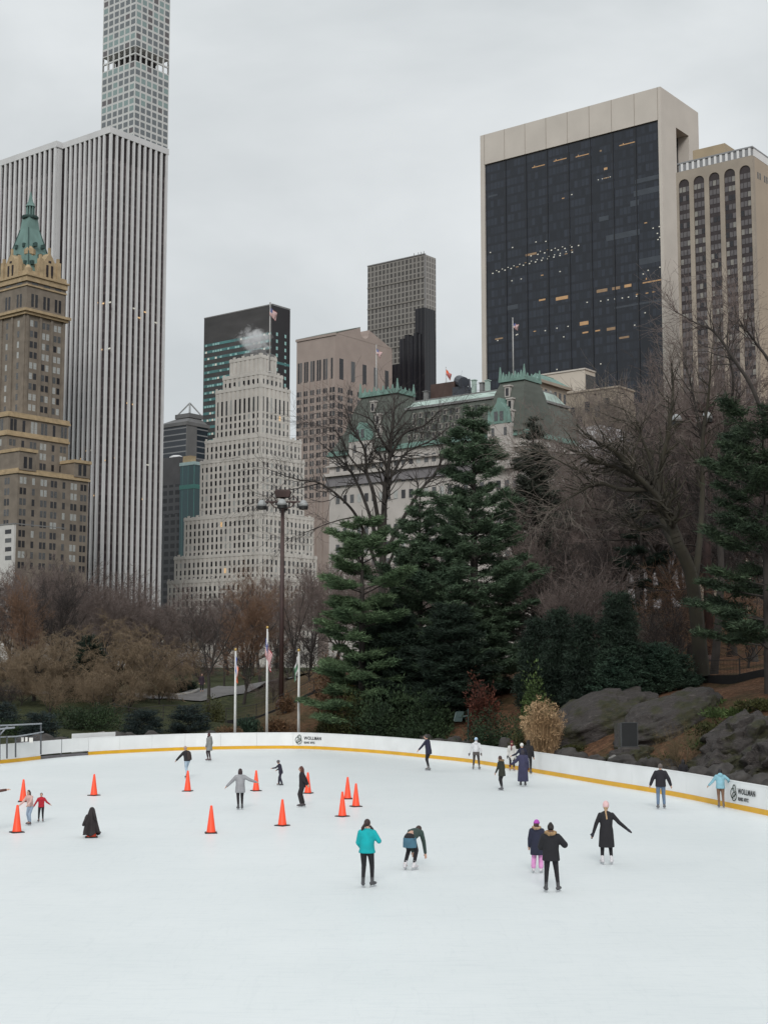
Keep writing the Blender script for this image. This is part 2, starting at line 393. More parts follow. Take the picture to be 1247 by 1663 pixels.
# the mark and lettering printed on two of the panels
ink_m = mat('dark_green_print', (.012, .045, .026), .5, .1, 5); ink2_m = mat('black_print', (.03, .032, .035), .5, .1, 5)
def text_mesh(body, size, depth=.004):
    c = bpy.data.curves.new('lettering', 'FONT'); c.body = body; c.size = size; c.extrude = depth; c.align_x = 'LEFT'; c.space_character = 1.18; c.offset = .008
    o = bpy.data.objects.new('lettering', c); COL.objects.link(o)
    me = bpy.data.meshes.new_from_object(o.evaluated_get(bpy.context.evaluated_depsgraph_get()))
    bpy.data.objects.remove(o); bpy.data.curves.remove(c); return me
def bar2(mb, a, b_, w, y=-.006):                      # flat printed stroke in the x-z plane
    a, b_ = Vector((a[0], 0, a[1])), Vector((b_[0], 0, b_[1])); d = (b_ - a).normalized(); nn = Vector((-d.z, 0, d.x)) * w / 2
    vs = []
    for yy in (y, y + .004):
        for p in (a - nn - d * w * .3, b_ - nn + d * w * .3, b_ + nn + d * w * .3, a + nn - d * w * .3): vs.append((p.x, yy, p.z))
    mb.add(vs, [(0, 1, 2, 3), (7, 6, 5, 4), (0, 4, 5, 1), (1, 5, 6, 2), (2, 6, 7, 3), (3, 7, 4, 0)])
def emblem():
    mb = MB()
    def arc(cx, cz, rx, rz, a0, a1, w, rot=0, k=14):
        pts = []
        for i in range(k + 1):
            a = R(a0 + (a1 - a0) * i / k); x, z = rx * math.cos(a), rz * math.sin(a); c, s = math.cos(R(rot)), math.sin(R(rot))
            pts.append((cx + x * c - z * s, cz + x * s + z * c))
        for u, v in zip(pts[:-1], pts[1:]): bar2(mb, u, v, w)
    arc(.33, .50, .11, .13, -60, 250, .042)           # the looping stroke of the mark
    arc(.20, .30, .17, .20, 75, 300, .036, -20)
    arc(.27, .22, .16, .10, -30, 200, .036, 35)
    arc(.36, .30, .13, .06, -160, 60, .036, 25)
    arc(.30, .10, .14, .08, 60, 320, .036, 10)
    arc(.44, .17, .06, .10, -120, 120, .034, -25)
    return mb.mesh('emblem', ink_m)
em_me = emblem(); t1 = text_mesh('WOLLMAN', .29); t2 = text_mesh('RINK NYC', .185)
t1.materials.append(ink2_m); t2.materials.append(ink2_m)
for (px, py) in ((479, 1216), (1187, 1312.5)):
    s0 = s_at(px, py)
    p = along(s0); p2 = along(s0 + 1.95); nn = nrm(s0 + .8); ang = math.atan2(p2[1] - p[1], p2[0] - p[0])
    if p2[0] < p[0]: ang += math.pi
    e = link('emblem', em_me, boards, (p[0] - nn[0] * .035, p[1] - nn[1] * .035, .30)); e.rotation_euler = (0, 0, ang)
    for me, z in ((t1, .62), (t2, .36)):                # the letters follow the curve of the panels
        me = me.copy()
        for v in me.vertices:
            a_ = along(s0 + .64 + v.co.x * .86); n2 = nrm(s0 + .64 + v.co.x * .86); k_ = .034 + (v.co.z + .004)
            v.co = (a_[0] - n2[0] * k_, a_[1] - n2[1] * k_, z + v.co.y)
        link('lettering', me, boards)
# ------------------------------------------------------------------ buildings
GA = math.atan2(1.2926, 1.0058)                       # the street grid: local X runs along the right faces, Y along the left faces
dR = Vector((math.cos(GA), math.sin(GA), 0)); dL = Vector((-math.sin(GA), math.cos(GA), 0))
ZB = 3.0
stone_w = mat('white_marble', (.60, .60, .605), .6, .07, .12)
dark_bay = grid_mat('brown_tinted_glazing', (.036, .025, .028), (.078, .062, .063), 3.0, 3.9, 0.0, .26, .3, .4, .35)
louvre = mat('dark_louvre', (.018, .012, .014), .7, .2, .5)
lit_m = mat('warm_lamp_light', (.9, .6, .3), .5, .1, 1, emit=((1.0, .62, .30), .22))
lit2_m = mat('white_lamp_light', (.5, .5, .45), .5, .1, 1, emit=((1.0, .93, .78), .22))
roof_m = mat('grey_roofing', (.20, .20, .20), .9, .2, .3)
glass_d = mat('dark_window_glass', (.020, .020, .024), .15, .3, 2)
glass_g = mat('grey_window_glass', (.085, .088, .092), .2, .3, 2)
glass_l = mat('window_with_blind', (.36, .37, .36), .4, .2, 2)
class Bld:
    def __init__(s, name, label, px, py, Y, cat='building', group=None):
        p = P(px, py, Y); s.px, s.Y = px, Y
        s.c = Vector((p.x, p.y, ZB)); s.H = p.z - ZB
        s.root = empty(name, s.c, GA, label, cat, group); s.wins = []; s.cache = {}
    def fp(s, face, px, py, off=0.0):                 # picture direction -> (s, z) on a face
        r = ray(px, py); d = dR if face == 'R' else dL; nv = (-dL if face == 'R' else -dR) * off
        cx, cy = s.c.x + nv.x, s.c.y + nv.y
        det = r.x * (-d.y) + d.x * r.y
        t = (cx * (-d.y) + d.x * cy) / det; k = (r.x * cy - r.y * cx) / det
        return k, CAMH + r.z * t - s.c.z
    def w(s, face, px, py): return s.fp(face, px, py)[0]
    def z(s, py): return P(s.px, py, s.Y).z - ZB
    def fbox(s, mb, face, s0, s1, z0, z1, o0, o1):
        if face == 'L': mb.box(-o1, -o0, s0, s1, z0, z1)
        else: mb.box(s0, s1, -o1, -o0, z0, z1)
    def part(s, name, m, fn, smooth=False):
        mb = MB(); fn(mb); return mb.build(name, m, s.root, smooth)
    def win(s, face, s0, s1, z0, z1, off, m): s.wins.append((face, s0, s1, z0, z1, off, m))
    def flush(s, name='window', keep=100, key=None, mull=None):
        ws = sorted(s.wins, key=key or (lambda q: (-round((q[2]-q[1]) * (q[4]-q[3]), 1), -q[4])))
        def geo(mb, face, w, h, x0, z0, off):
            s.fbox(mb, face, x0, x0 + w, z0, z0 + h, off - .12, off)
        for q in ws[:keep]:
            face, s0, s1, z0, z1, off, m = q
            key_ = (face, round(s1 - s0, 2), round(z1 - z0, 2), m.name)
            if key_ not in s.cache:
                mb = MB(); geo(mb, face, s1 - s0, z1 - z0, 0, 0, 0)
                s.cache[key_] = mb.mesh(name, m)
            o = link(name, s.cache[key_], s.root, (-off, s0, z0) if face == 'L' else (s0, -off, z0))
        rest = ws[keep:]
        if rest:
            ms = list({q[6].name: q[6] for q in rest}.values()); mb = MB()
            for q in rest: mb.cm = ms.index(q[6]); geo(mb, q[0], q[2] - q[1], q[4] - q[3], q[1], q[3], q[5])
            o = mb.build(name, ms, s.root); tag(o, kind='stuff')
        s.wins = []
rw = random.Random(5)
def pick(*opts): 
    t = rw.random(); 
    for m, p in opts:
        t -= p
        if t <= 0: return m
    return opts[-1][0]

# --- white marble tower with dark vertical bays (left)
B = Bld('marble_tower', 'broad white tower of narrow marble piers and dark window bays, behind the spired hotel', 180, 207, 560, 'skyscraper')
wr, zr_ = B.w('R', 270, 243), B.H; wl1 = B.w('L', 103, 232); wl2 = B.w('L', -60, 285); zband = B.z(214)
fwd = 3.2
B.part('body', dark_bay, lambda m: (m.box(0, wr, 0, wl1, 0, zr_ - 1), m.box(-fwd, wr, wl1, wl2, 0, zr_ - 1)))
B.part('roof_band', stone_w, lambda m: (m.box(-.9, wr + .9, -.9, wl1 - .9, zr_ - 2.6, zr_), m.box(-fwd - .9, wr + .9, wl1 - .9, wl2, zr_ - 2.6, zr_ + .01)))
def lv(m):
    hl = 12.5
    m.box(-.12, wr, -.12, wl1 - .1, zr_ - hl, zr_ - 2.7); m.box(-fwd - .12, 0, wl1 - .1, wl2, zr_ - hl, zr_ - 2.7)
B.part('louvre_storey', louvre, lv)
def pier(x, y, dx, dy):
    B.part('pier', stone_w, lambda m: m.box(x - dx, x + dx, y - dy, y + dy, 0, zr_ - 2.62))
nR = 10
for i in range(nR + 1): pier(wr * i / nR, -.35, .52, .5)
nL = 10
for i in range(1, nL): pier(-.35, wl1 * i / nL, .5, .56)
B.part('reentrant_bay', louvre, lambda m: m.box(-.2, 0, wl1 - 2.2, wl1, 0, zr_ - 2.7))
for i in range(22):
    yy = wl1 + (wl2 - wl1) * i / 21; pier(-fwd - .35, yy + .3, .5, .62)
B.part('return_pier', stone_w, lambda m: m.box(-fwd + .3, -.6, wl1 - .5, wl1 - .05, 0, zr_ - 2.62))
for (f, x, y) in [('L', 158, 492), ('L', 168, 493), ('L', 179, 491), ('R', 218, 501), ('R', 236, 507), ('R', 253, 524), ('R', 226, 516), ('L', 120, 742), ('L', 128, 733), ('L', 142, 732), ('L', 150, 731), ('L', 133, 745), ('L', 170, 748), ('R', 188, 744), ('R', 200, 653), ('R', 208, 655), ('R', 217, 657), ('R', 228, 659), ('L', 165, 568), ('L', 178, 566), ('R', 240, 755), ('L', 152, 805), ('R', 197, 803), ('R', 233, 811)]:
    k, z = B.fp(f, x, y); B.win(f, k - .7, k + .7, z - .3, z + .3, .1, lit_m if rw.random() < .75 else lit2_m)
B.flush('lit_window')

# --- slim gridded tower above it
B = Bld('slender_tower', 'slender pale tower gridded with square greenish windows, rising past the top edge', 222, 0, 860, 'skyscraper')
wr, wl1 = B.w('R', 277, 0), B.w('L', 169, 0)
conc = mat('pale_concrete', (.55, .555, .545), .6, .05, .1)
gl_a = mat('greenish_glass', (.22, .30, .295), .25, .2, 2); gl_b = mat('grey_glass', (.14, .158, .17), .2, .2, 2); gl_c = mat('purplish_glass', (.11, .10, .105), .25, .2, 2)
pit = (B.z(0) - B.z(200)) / (200 / 11.75); zt = B.z(0) + 60; zopen1 = B.z(74); zopen0 = zopen1 - 2 * pit
B.part('shaft', conc, lambda m: (m.box(0, wr, 0, wl1, 0, zopen0), m.box(0, wr, 0, wl1, zopen1, zt)))
B.part('core', louvre, lambda m: m.box(wr * .2, wr * .8, wl1 * .2, wl1 * .8, zopen0, zopen1))
for i in range(7):
    for (x, y) in [(wr * i / 6, 0), (0, wl1 * i / 6), (wr * i / 6, wl1), (wr, wl1 * i / 6)]:
        cxx, cyy = min(max(x, .45), wr - .45), min(max(y, .45), wl1 - .45)
        B.part('open_column', conc, lambda m: m.box(cxx - .44, cxx + .44, cyy - .44, cyy + .44, zopen0, zopen1))
B.part('open_beam', conc, lambda m: (m.box(0, wr, .02, .9, zopen0 + pit - .5, zopen0 + pit + .5), m.box(.02, .9, 0, wl1, zopen0 + pit - .49, zopen0 + pit + .49)))
for j in range(-3, 52):
    z0 = zopen1 + j * pit if j >= 0 else None
    if j < 0: continue
    if z0 > zt - pit: break
    for f, ww in (('R', wr), ('L', wl1)):
        row = pick((gl_a, .45), (gl_b, .55))
        for i in range(6):
            a = ww / 6; B.win(f, i * a + a * .13, i * a + a * .87, z0 + pit * .15, z0 + pit * .85, .01, pick((row, .68), (gl_b, .16), (gl_a, .08), (gl_c, .08)))
j = 0
while zopen0 - (j + 1) * pit > B.z(300):
    z0 = zopen0 - (j + 1) * pit; j += 1
    for f, ww in (('R', wr), ('L', wl1)):
        row = pick((gl_a, .5), (gl_b, .5))
        for i in range(6):
            a = ww / 6; B.win(f, i * a + a * .13, i * a + a * .87, z0 + pit * .15, z0 + pit * .85, .01, pick((row, .68), (gl_b, .16), (gl_a, .08), (gl_c, .08)))
B.wins = [q for q in B.wins if q[3] < B.z(-40)]
B.flush(key=lambda q: abs(q[3] - B.z(110)))

# --- brown brick hotel tower with a copper spire
brick = mat('brown_brick', (.19, .16, .13), .85, .18, .35); trim = mat('tan_terracotta', (.39, .295, .18), .8, .2, .5)
copper = mat('green_copper', (.135, .225, .205), .7, .25, .35, stretch=(1, 1, .3)); copper_d = mat('dark_copper_rail', (.035, .07, .065), .8, .2, 1)
Y0 = 505
B = Bld('spired_hotel', 'brown brick hotel tower with tan gothic dormers and green copper spire', 45, 449, Y0, 'skyscraper')
wr, wl1 = B.w('R', 107, 467), B.w('L', -14, 463)
zE, zC, zS = B.z(449), B.z(503), B.z(690)            # eaves, cornice, first setback
B.part('shaft', brick, lambda m: m.box(0, wr, 0, wl1, 0, zE))
rib = []
B.part('shaft_rib', brick, lambda m: [B.fbox(m, 'R', wr * a - .55, wr * a + .55, zS, zC, -.1, .45) for a in (.03, .36, .655, .97)] +
       [B.fbox(m, 'L', wl1 * a - .55, wl1 * a + .55, zS, zC, -.1, .45) for a in (.03, .36, .655, .97)])
B.part('cornice', trim, lambda m: (m.box(-1.0, wr + 1, -1, wl1 + 1, zC - 1.6, zC - .6), m.box(-1.7, wr + 1.7, -1.7, wl1 + 1.7, zC - .6, zC + .4)))
B.part('eaves', trim, lambda m: (m.box(-.6, wr + .6, -.6, wl1 + .6, zE - 1.5, zE + .4), m.box(-1.1, wr + 1.1, -1.1, wl1 + 1.1, zE + .4, zE + 1.0), m.box(-.3, wr + .3, -.3, wl1 + .3, zE + 1, zE + 2.6)))
B.part('string_course', trim, lambda m: m.box(-.4, wr + .4, -.4, wl1 + .4, B.z(462) - .3, B.z(462) + .3))
gr, gl_ = wr * .5, wl1 * .5
Yc_ = (B.c + dR * gr + dL * gl_).y; zz_ = lambda py: P(60, py, Yc_).z - ZB
zt0, zc1, ztip = zE + 1.0, zz_(374), zz_(311)
B.part('spire', copper, lambda m: (m.taper(2.2, wr - 2.2, 2.2, wl1 - 2.2, zt0, gr - 2.5, gr + 2.5, gl_ - 2.5, gl_ + 2.5, zc1),
       m.taper(gr - 2.5, gr + 2.5, gl_ - 2.5, gl_ + 2.5, zc1, gr - 2.0, gr + 2.0, gl_ - 2.0, gl_ + 2.0, zz_(354)),
       m.lathe([(1.9, 0), (.9, (ztip - zz_(336)) * .35), (.12, ztip - zz_(336))], 8, (gr, gl_, zz_(336)))))
B.part('spire_ridge', copper_d, lambda m: [m.tube((x0_, y0_, zt0 + .3), (gr + sx_ * 2.5, gl_ + sy_ * 2.5, zc1), .28, .22, 5) for (x0_, y0_, sx_, sy_) in ((2.2, 2.2, -1, -1), (wr - 2.2, 2.2, 1, -1), (2.2, wl1 - 2.2, -1, 1))])
for (fz_, fa_) in ((.42, .5), (.62, .35), (.62, .65), (.25, .22), (.25, .78)):
    zq = zt0 + (zc1 - zt0) * fz_; iq = 2.2 + (gr - 4.7) * fz_
    B.part('roof_lucarne', copper_d, lambda m: (m.box(wr * fa_ - .5 + (gr - wr * fa_) * fz_ * .5, wr * fa_ + .5 + (gr - wr * fa_) * fz_ * .5, iq - .6, iq + 1, zq, zq + 1.5),))
    B.part('roof_lucarne', copper_d, lambda m: (m.box(iq - .6, iq + 1, wl1 * fa_ - .5 + (gl_ - wl1 * fa_) * fz_ * .5, wl1 * fa_ + .5 + (gl_ - wl1 * fa_) * fz_ * .5, zq, zq + 1.5),))
B.part('lantern', copper, lambda m: [m.tube((gr + 1.35 * math.cos(a), gl_ + 1.35 * math.sin(a), zz_(354)), (gr + 1.35 * math.cos(a), gl_ + 1.35 * math.sin(a), zz_(336) + .1), .28, n=6) for a in [k * math.pi / 4 for k in range(8)]] + [m.tube((gr, gl_, zz_(354)), (gr, gl_, zz_(336)), .7, n=8)])
B.part('gallery_rail', copper_d, lambda m: (m.lathe([(2.9, 0), (3.1, .5), (3.1, 1.0), (2.6, 1.0)], 10, (gr, gl_, zz_(354) - .5))))
def dormer(face, u, wd, py_base, py_ridge):
    zb, zr2 = zE + .4, B.z(py_ridge) - 1
    def f(m):
        dep = 5.0
        pl = [(u - wd, zb), (u + wd, zb), (u + wd, zb + (zr2 - zb) * .58), (u + wd * .62, zb + (zr2 - zb) * .66), (u + wd * .3, zb + (zr2 - zb) * .86), (u, zr2), (u - wd * .3, zb + (zr2 - zb) * .86), (u - wd * .62, zb + (zr2 - zb) * .66), (u - wd, zb + (zr2 - zb) * .58)]
        if face == 'R': m.prism(pl[::-1], lambda p, k: (p[0], -.2 + k * dep, p[1]))
        else: m.prism(pl, lambda p, k: (-.2 + k * dep, p[0], p[1]))
        for q in (-1, 1):                             # pinnacles
            x = u + q * wd
            for (zz0, zz1, r0) in ((zb, zb + (zr2 - zb) * .72, .8),):
                B.fbox(m, face, x - r0, x + r0, zz0, zz1, -1.0, .7)
                B.fbox(m, face, x - .4, x + .4, zz1, zz1 + 1.6, -.7, .3)
        B.fbox(m, face, u - .35, u + .35, zr2 - 1, zr2 + 2, -.6, .1)
    o = B.part('dormer', trim, f)
    def g(m):
        for q in (-.27, .27): B.fbox(m, face, u + q * wd - .5, u + q * wd + .5, zb + 1.2, zb + (zr2 - zb) * .55, .2, .3)
        B.fbox(m, face, u - .6, u + .6, zb + (zr2 - zb) * .64, zb + (zr2 - zb) * .72, .2, .3)
    mb = MB(); g(mb); mb.build('opening', louvre, o)
dormer('R', wr * .56, wr * .23, 0, 397); dormer('L', wl1 * .45, wl1 * .21, 0, 401)
for (x, y, py) in ((1.2, 1.2, 428), (wr - 1.2, 1.0, 440), (1.0, wl1 - 1.2, 430), (wr * .33, 6.5, 389)):
    def f(m, x=x, y=y, py=py):
        zt_ = B.z(py); rr = 1.25 if py != 389 else 1.7
        m.lathe([(rr, 0), (rr, zt_ - zE - 3.4), (rr * 1.25, zt_ - zE - 3.2), (rr * 1.25, zt_ - zE - 1.2), (rr, zt_ - zE - 1.1), (rr * .45, zt_ - zE)], 8, (x, y, zE))
    B.part('turret', trim, f)
# tall paired openings under the eaves, then the shaft windows
for f, ww in (('R', wr), ('L', wl1)):
    for a in (.2, .51, .81):
        for q in (-.9, .9):
            B.win(f, ww * a + q - .55, ww * a + q + .55, B.z(496), B.z(475), .05, glass_d)
        B.win(f, ww * a - 1.4, ww * a + 1.4, B.z(462) + .6, B.z(455), .05, pick((glass_g, .6), (glass_l, .4)))
pitch_px = 17.1
for j in range(10):
    zc = B.z(523 + j * pitch_px)
    for f, ww in (('R', wr), ('L', wl1)):
        for a in (.2, .51, .81):
            for q in (-.95, .95) if f == 'R' else (0,):
                hh = .85 if f == 'R' else .7
                B.win(f, ww * a + q - hh * .8, ww * a + q + hh * .8, zc - 1.15, zc + 1.15, .04, pick((glass_l, .36), (glass_g, .34), (glass_d, .3)))
# the setback stages
def stage(off_r, off_l, ext_r, ext_l, py, rows, colsR, colsL, zrow0, rowpitch, tall=False):
    zt_ = B.z(py)
    B.part('setback', brick, lambda m: m.box(-off_l, ext_r, -off_r, ext_l, 0, zt_))
    B.part('parapet', trim, lambda m: (m.box(-off_l - .5, ext_r + .5, -off_r - .5, ext_l, zt_ - 1.2, zt_ - .4), m.box(-off_l - .2, ext_r + .2, -off_r - .2, ext_l, zt_ - .4, zt_ + .6)))
    for j in range(rows):
        zc = B.z(zrow0 + j * rowpitch)
        for (f, cs, x0, x1, oo) in (('R', colsR, -off_l, ext_r, off_r), ('L', colsL, -off_r, ext_l, off_l)):
            for i in range(cs):
                xc = x0 + (x1 - x0) * (i + .5) / cs
                hh = 2.6 if (tall and j == 0) else 1.15
                gm_ = pick((glass_l, .25), (glass_g, .35), (glass_d, .4))
                for q in ((-.78, .78) if i % 3 != 1 else (0,)): B.win(f, xc + q - .58, xc + q + .58, zc - hh, zc + hh, oo + .04, gm_)
stage(-B.fp('L', 14, 690, 12.6)[0], 12.6, B.fp('R', 118, 700, 10)[0], wl1 + 4, 682, 1, 6, 4, 702, 17, True)
stage(-B.fp('L', 12, 720, 13.1)[0], 13.1, B.fp('R', 119, 712, 11)[0], wl1 + 6, 712, 3, 6, 4, 728, 16)
orr = -B.fp('L', 29, 800, 13.6)[0]
stage(orr, 13.6, B.fp('R', 144, 790, orr)[0], wl1 + 10, 775, 9, 7, 4, 791, 16.6)
xb = B.fp('R', 144.5, 760, orr)[0] + .3
for xa in (-13.5, xb - 7.2):
    def f(m, xa=xa): m.box(xa, xa + 7.2, -orr - .5, 4, B.z(775), B.z(746 if xa < 0 else 752)); 
    B.part('corner_pavilion', brick, f)
    B.part('pavilion_cap', trim, lambda m, xa=xa: m.box(xa - .4, xa + 7.6, -orr - .9, 4.4, B.z(746 if xa < 0 else 752), B.z(741 if xa < 0 else 747)))
    for q in (-1.1, 1.1): B.win('R', xa + 3.6 + q - .7, xa + 3.6 + q + .7, B.z(772), B.z(754), orr + .54, glass_d)
B.flush(key=lambda q: (-q[4],))

# --- small white block at the lower left
k_ = max(-orr + .2, B.fp('L', 27, 851, 14.4)[0]); pw_ = B.c + dL * k_ - dR * 14.4; YW = pw_.y; pw_.z = P(27, 851, YW).z; PXW = proj(pw_)[0]
B = Bld('white_block', 'low white block with wide dark windows, before the foot of the spired hotel', PXW, 851, YW)
wl1 = B.w('L', -90, 862); cream = mat('white_painted_brick', (.55, .54, .52), .8, .08, .4)
B.part('wall', cream, lambda m: m.box(0, 22, 0, wl1, 0, B.H))
B.part('upper_storey', cream, lambda m: m.box(3, 20, B.w('L', 8, 851), wl1, B.H - 1, B.z(829)))
B.part('stair_bulkhead', cream, lambda m: m.box(5, 12, B.w('L', 5, 851) + 1.5, wl1, B.z(829), B.z(806)))
B.part('coping', roof_m, lambda m: m.box(-.25, 22.2, -.25, wl1, B.H, B.H + .35))
for j in range(4):
    for x in (14, -16, -46):
        k, z = B.fp('L', x, 863.5 + j * 14.2 - (x - 14) * .05); B.win('L', k - 1.7, k + 1.7, z - .75, z + .75, .04, pick((glass_d, .5), (glass_g, .5)))
k, z = B.fp('L', 2, 832.5); B.win('L', k - 1.3, k + 1.3, z - .8, z + .8, -2.95, glass_d)
B.flush()

# --- grey tower with an open pyramid frame
gs = mat('grey_granite', (.20, .195, .195), .7, .1, .1); gband = grid_mat('banded_blue_glass', (.035, .042, .055), (.30, .30, .31), 60.0, 4.2, 0.0, .2, .2, .5, .2)
B = Bld('pyramid_topped_tower', 'grey office tower topped by an open pyramid of steel beams, right of the marble tower', 304, 690, 980, 'skyscraper')
wr, wl1 = B.w('R', 338, 696), B.w('L', 255, 700)
B.part('body', gband, lambda m: m.box(0, wr, 0, wl1, 0, B.H))
B.part('corner_pier', gs, lambda m: m.box(-.5, wr * .45, -.5, .2, 0, B.H))
B.part('cornice', gs, lambda m: m.box(-1, wr + 1, -1, wl1 + 1, B.H, B.H + 2.5))
z1 = B.z(668)
B.part('sloped_roof', gs, lambda m: (m.taper(0, wr, 0, wl1, B.H + 2.5, 6, wr - 3, 4, wl1 * .55, z1 - 3), m.box(5, wr - 2, 3, wl1 * .57, z1 - 3, z1)))
ax, ay = (6 + wr - 3) / 2, (4 + wl1 * .5) / 2; zt = B.z(648)
B.part('roof_frame', mat('painted_steel', (.42, .42, .42), .6, .1, .5), lambda m: [m.tube((x, y, z1), (ax, ay, zt), .55, n=5) for x in (6, wr - 3) for y in (4, wl1 * .5)] + [m.tube((ax, ay, z1), (ax, ay, zt), .4, n=5)])

# --- dark grey stepped office block and teal glass box in front of it
gd = grid_mat('charcoal_windows', (.022, .023, .027), (.075, .075, .08), 5.0, 4.4, .3, .42, .4, .4, .3)
gdm = mat('dark_grey_panel', (.070, .068, .072), .6, .15, .15)
B = Bld('dark_stepped_block', 'dark grey stepped office block between the marble tower and stepped limestone tower', 292, 741, 800)
wl1 = B.w('L', 250, 744)
B.part('upper_block', gdm, lambda m: m.box(0, 20, 0, wl1, 0, B.H))
B.part('skylight_dome', stone_w, lambda m: m.ball((6, wl1 * .42, B.H), (4, 5, 2.2), 10, 6))
B.part('middle_block', gd, lambda m: m.box(-4, B.w('R', 318, 790), -4, wl1, 0, B.z(788)))
B.part('lower_block', gd, lambda m: m.box(-8, B.w('R', 322, 832), -8, wl1, 0, B.z(838)))
B = Bld('teal_glass_box', 'small teal glass block with a pale top edge beside the dark stepped office block', 316, 750, 770)
wl1 = B.w('L', 293, 747)
B.part('curtain_wall', grid_mat('teal_glass', (.030, .075, .085), (.055, .19, .175), 4.5, 60, .07, .0, .15, .5, .2), lambda m: m.box(0, 7, 0, wl1, 0, B.H))
B.part('top_edge', mat('pale_teal_trim', (.35, .47, .47), .5, .1, .5), lambda m: m.box(-.3, 7.3, -.3, wl1 + .3, B.H - 1.5, B.H + .3))
B.part('base_band', mat('teal_band', (.04, .17, .15), .4, .1, .5), lambda m: m.box(-.2, 7.2, -.2, wl1 + .2, B.z(793), B.z(786)))
B.part('roof_hut', trim, lambda m: m.box(1, 5, wl1 * .35, wl1 * .9, B.H, B.H + 4))

# --- black tower with teal window bands
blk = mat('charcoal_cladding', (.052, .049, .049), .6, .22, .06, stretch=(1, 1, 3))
teal = mat('teal_strip_glass', (.055, .17, .17), .2, .35, .1); teal_l = mat('lit_teal_pane', (.30, .52, .50), .3, .2, .3)
B = Bld('black_tower', 'black slab tower with thin teal window bands, behind the stepped limestone tower', 442, 495, 980, 'skyscraper')
wr, wl1 = B.w('R', 471, 503), B.w('L', 332, 516)
B.part('body', blk, lambda m: m.box(0, wr, 0, wl1, 0, B.H))
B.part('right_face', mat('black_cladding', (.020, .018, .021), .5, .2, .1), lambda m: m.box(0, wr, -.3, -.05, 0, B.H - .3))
B.part('parapet', gs, lambda m: (m.box(-.2, wr, -.5, -.2, B.H, B.H + .8), m.box(-.2, .1, -.2, wl1, B.H, B.H + .8)))
fl = 11.9 * (980 / F)
for j in range(17):
    zc = B.z(541) - j * fl * 1.0
    B.part('window_band', teal, lambda m: B.fbox(m, 'L', .5, wl1 - .5, zc - 1.0, zc + 1.0, .02, .12))
    for k in range(26):
        if rw.random() < .5: B.win('L', 1 + k * (wl1 - 2) / 26, 1 + (k + .75) * (wl1 - 2) / 26, zc - .9, zc + .55, .16, teal_l if rw.random() < .75 else lit2_m)
    if j < 11:
        for a in (.27, .74): B.win('R', wr * a - .9, wr * a + .9, zc - 1.1, zc + 1.3, .35, teal_l)
    if j % 5 == 4: B.part('window_band', teal, lambda m: B.fbox(m, 'R', .5, wr - .5, zc - .9, zc + .9, .31, .36))
B.flush('pane')

# --- stepped limestone tower
lime = mat('pale_limestone', (.60, .575, .535), .8, .1, .2); limed = mat('limestone_spandrel', (.55, .52, .48), .8, .1, .2)
B = Bld('stepped_tower', 'pale limestone tower with stepped setbacks and rows of small dark windows', 424, 576, 640, 'skyscraper')
fl = 11.95 * 640 / F
tiers = [  # corner x, corner top y, left end, right end, bottom y, offset towards us
    (424, 576, 374, 449, 604, 0.0), (427, 604, 363, 459, 632, 1.2), (431, 626, 351, 471, 712, 2.6), (437, 709, 334, 489, 745, 5.5), (439, 743, 326, 494, 840, 7.0),
    (440, 836, 300, 509, 1040, 9.5), (441, 900, 284, 514, 1040, 11.0), (441, 940, 273, 516, 1040, 12.0)]
bay = 8.2 * 640 / F / 0.80
for ti, (cx, cy, lx, rx, by, off) in enumerate(tiers):
    zt_ = B.z(cy); zb_ = B.z(by) if by < 1000 else 0
    sr = B.fp('R', rx, cy + 8, off)[0]; sl = B.fp('L', lx, cy + 10, off)[0]
    x0, y0 = -off, -off
    def f(m, sr=sr, sl=sl): m.box(x0, sr, y0, sl, 0 if ti > 3 else max(0, zb_ - 6), zt_)
    B.part('wall', limed, f)
    nl, nr_ = max(3, round((sl - y0) / bay)), max(3, round((sr - x0) / bay))
    def ribs(m):
        for i in range(nl + 1):
            y = y0 + (sl - y0) * i / nl; hw = .78 if 0 < i < nl else 1.2
            B.fbox(m, 'L', max(y0, y - hw), min(sl, y + hw), zb_, zt_ + (.9 if i % 2 == 0 else .3), off - .05, off + .22)
        for i in range(nr_ + 1):
            x = x0 + (sr - x0) * i / nr_; hw = .78 if 0 < i < nr_ else 1.2
            B.fbox(m, 'R', max(x0, x - hw), min(sr, x + hw), zb_, zt_ + (.9 if i % 2 == 0 else .3), off - .04, off + .23)
    B.part('pier_ribs', lime, ribs)
    B.part('parapet', lime, lambda m: m.box(x0 - .3, sr + .3, y0 - .3, sl + .3, zt_ - 1.4, zt_))
    z = zt_ - 4.3
    if ti == 0: z = zt_ - 6.8
    k = 0
    while z - 1.1 > max(zb_ + .3, B.z(1060)):
        tall = (ti == 2 and k == 0)
        hz = 3.4 if tall else 1.12
        zc = z - 4.6 if tall else z
        for f_, nn, a0, a1 in (('L', nl, y0, sl), ('R', nr_, x0, sr)):
            for i in range(nn):
                c = a0 + (a1 - a0) * (i + .5) / nn
                B.win(f_, c - .72, c + .72, zc - hz, zc + hz, off + .06, pick((glass_d, .62), (glass_g, .28), (glass_l, .094), (lit_m, .006)))
        z -= fl * (3 if tall else 1); k += 1
B.flush(key=lambda q: (-q[4],))
B.part('roof_plant', roof_m, lambda m: (m.box(4, 14, 4, 15, B.H, B.z(566)), m.box(6, 10, 6, 12, B.z(566), B.z(560)), m.box(3, 6, 15, 21, B.H, B.z(572))))

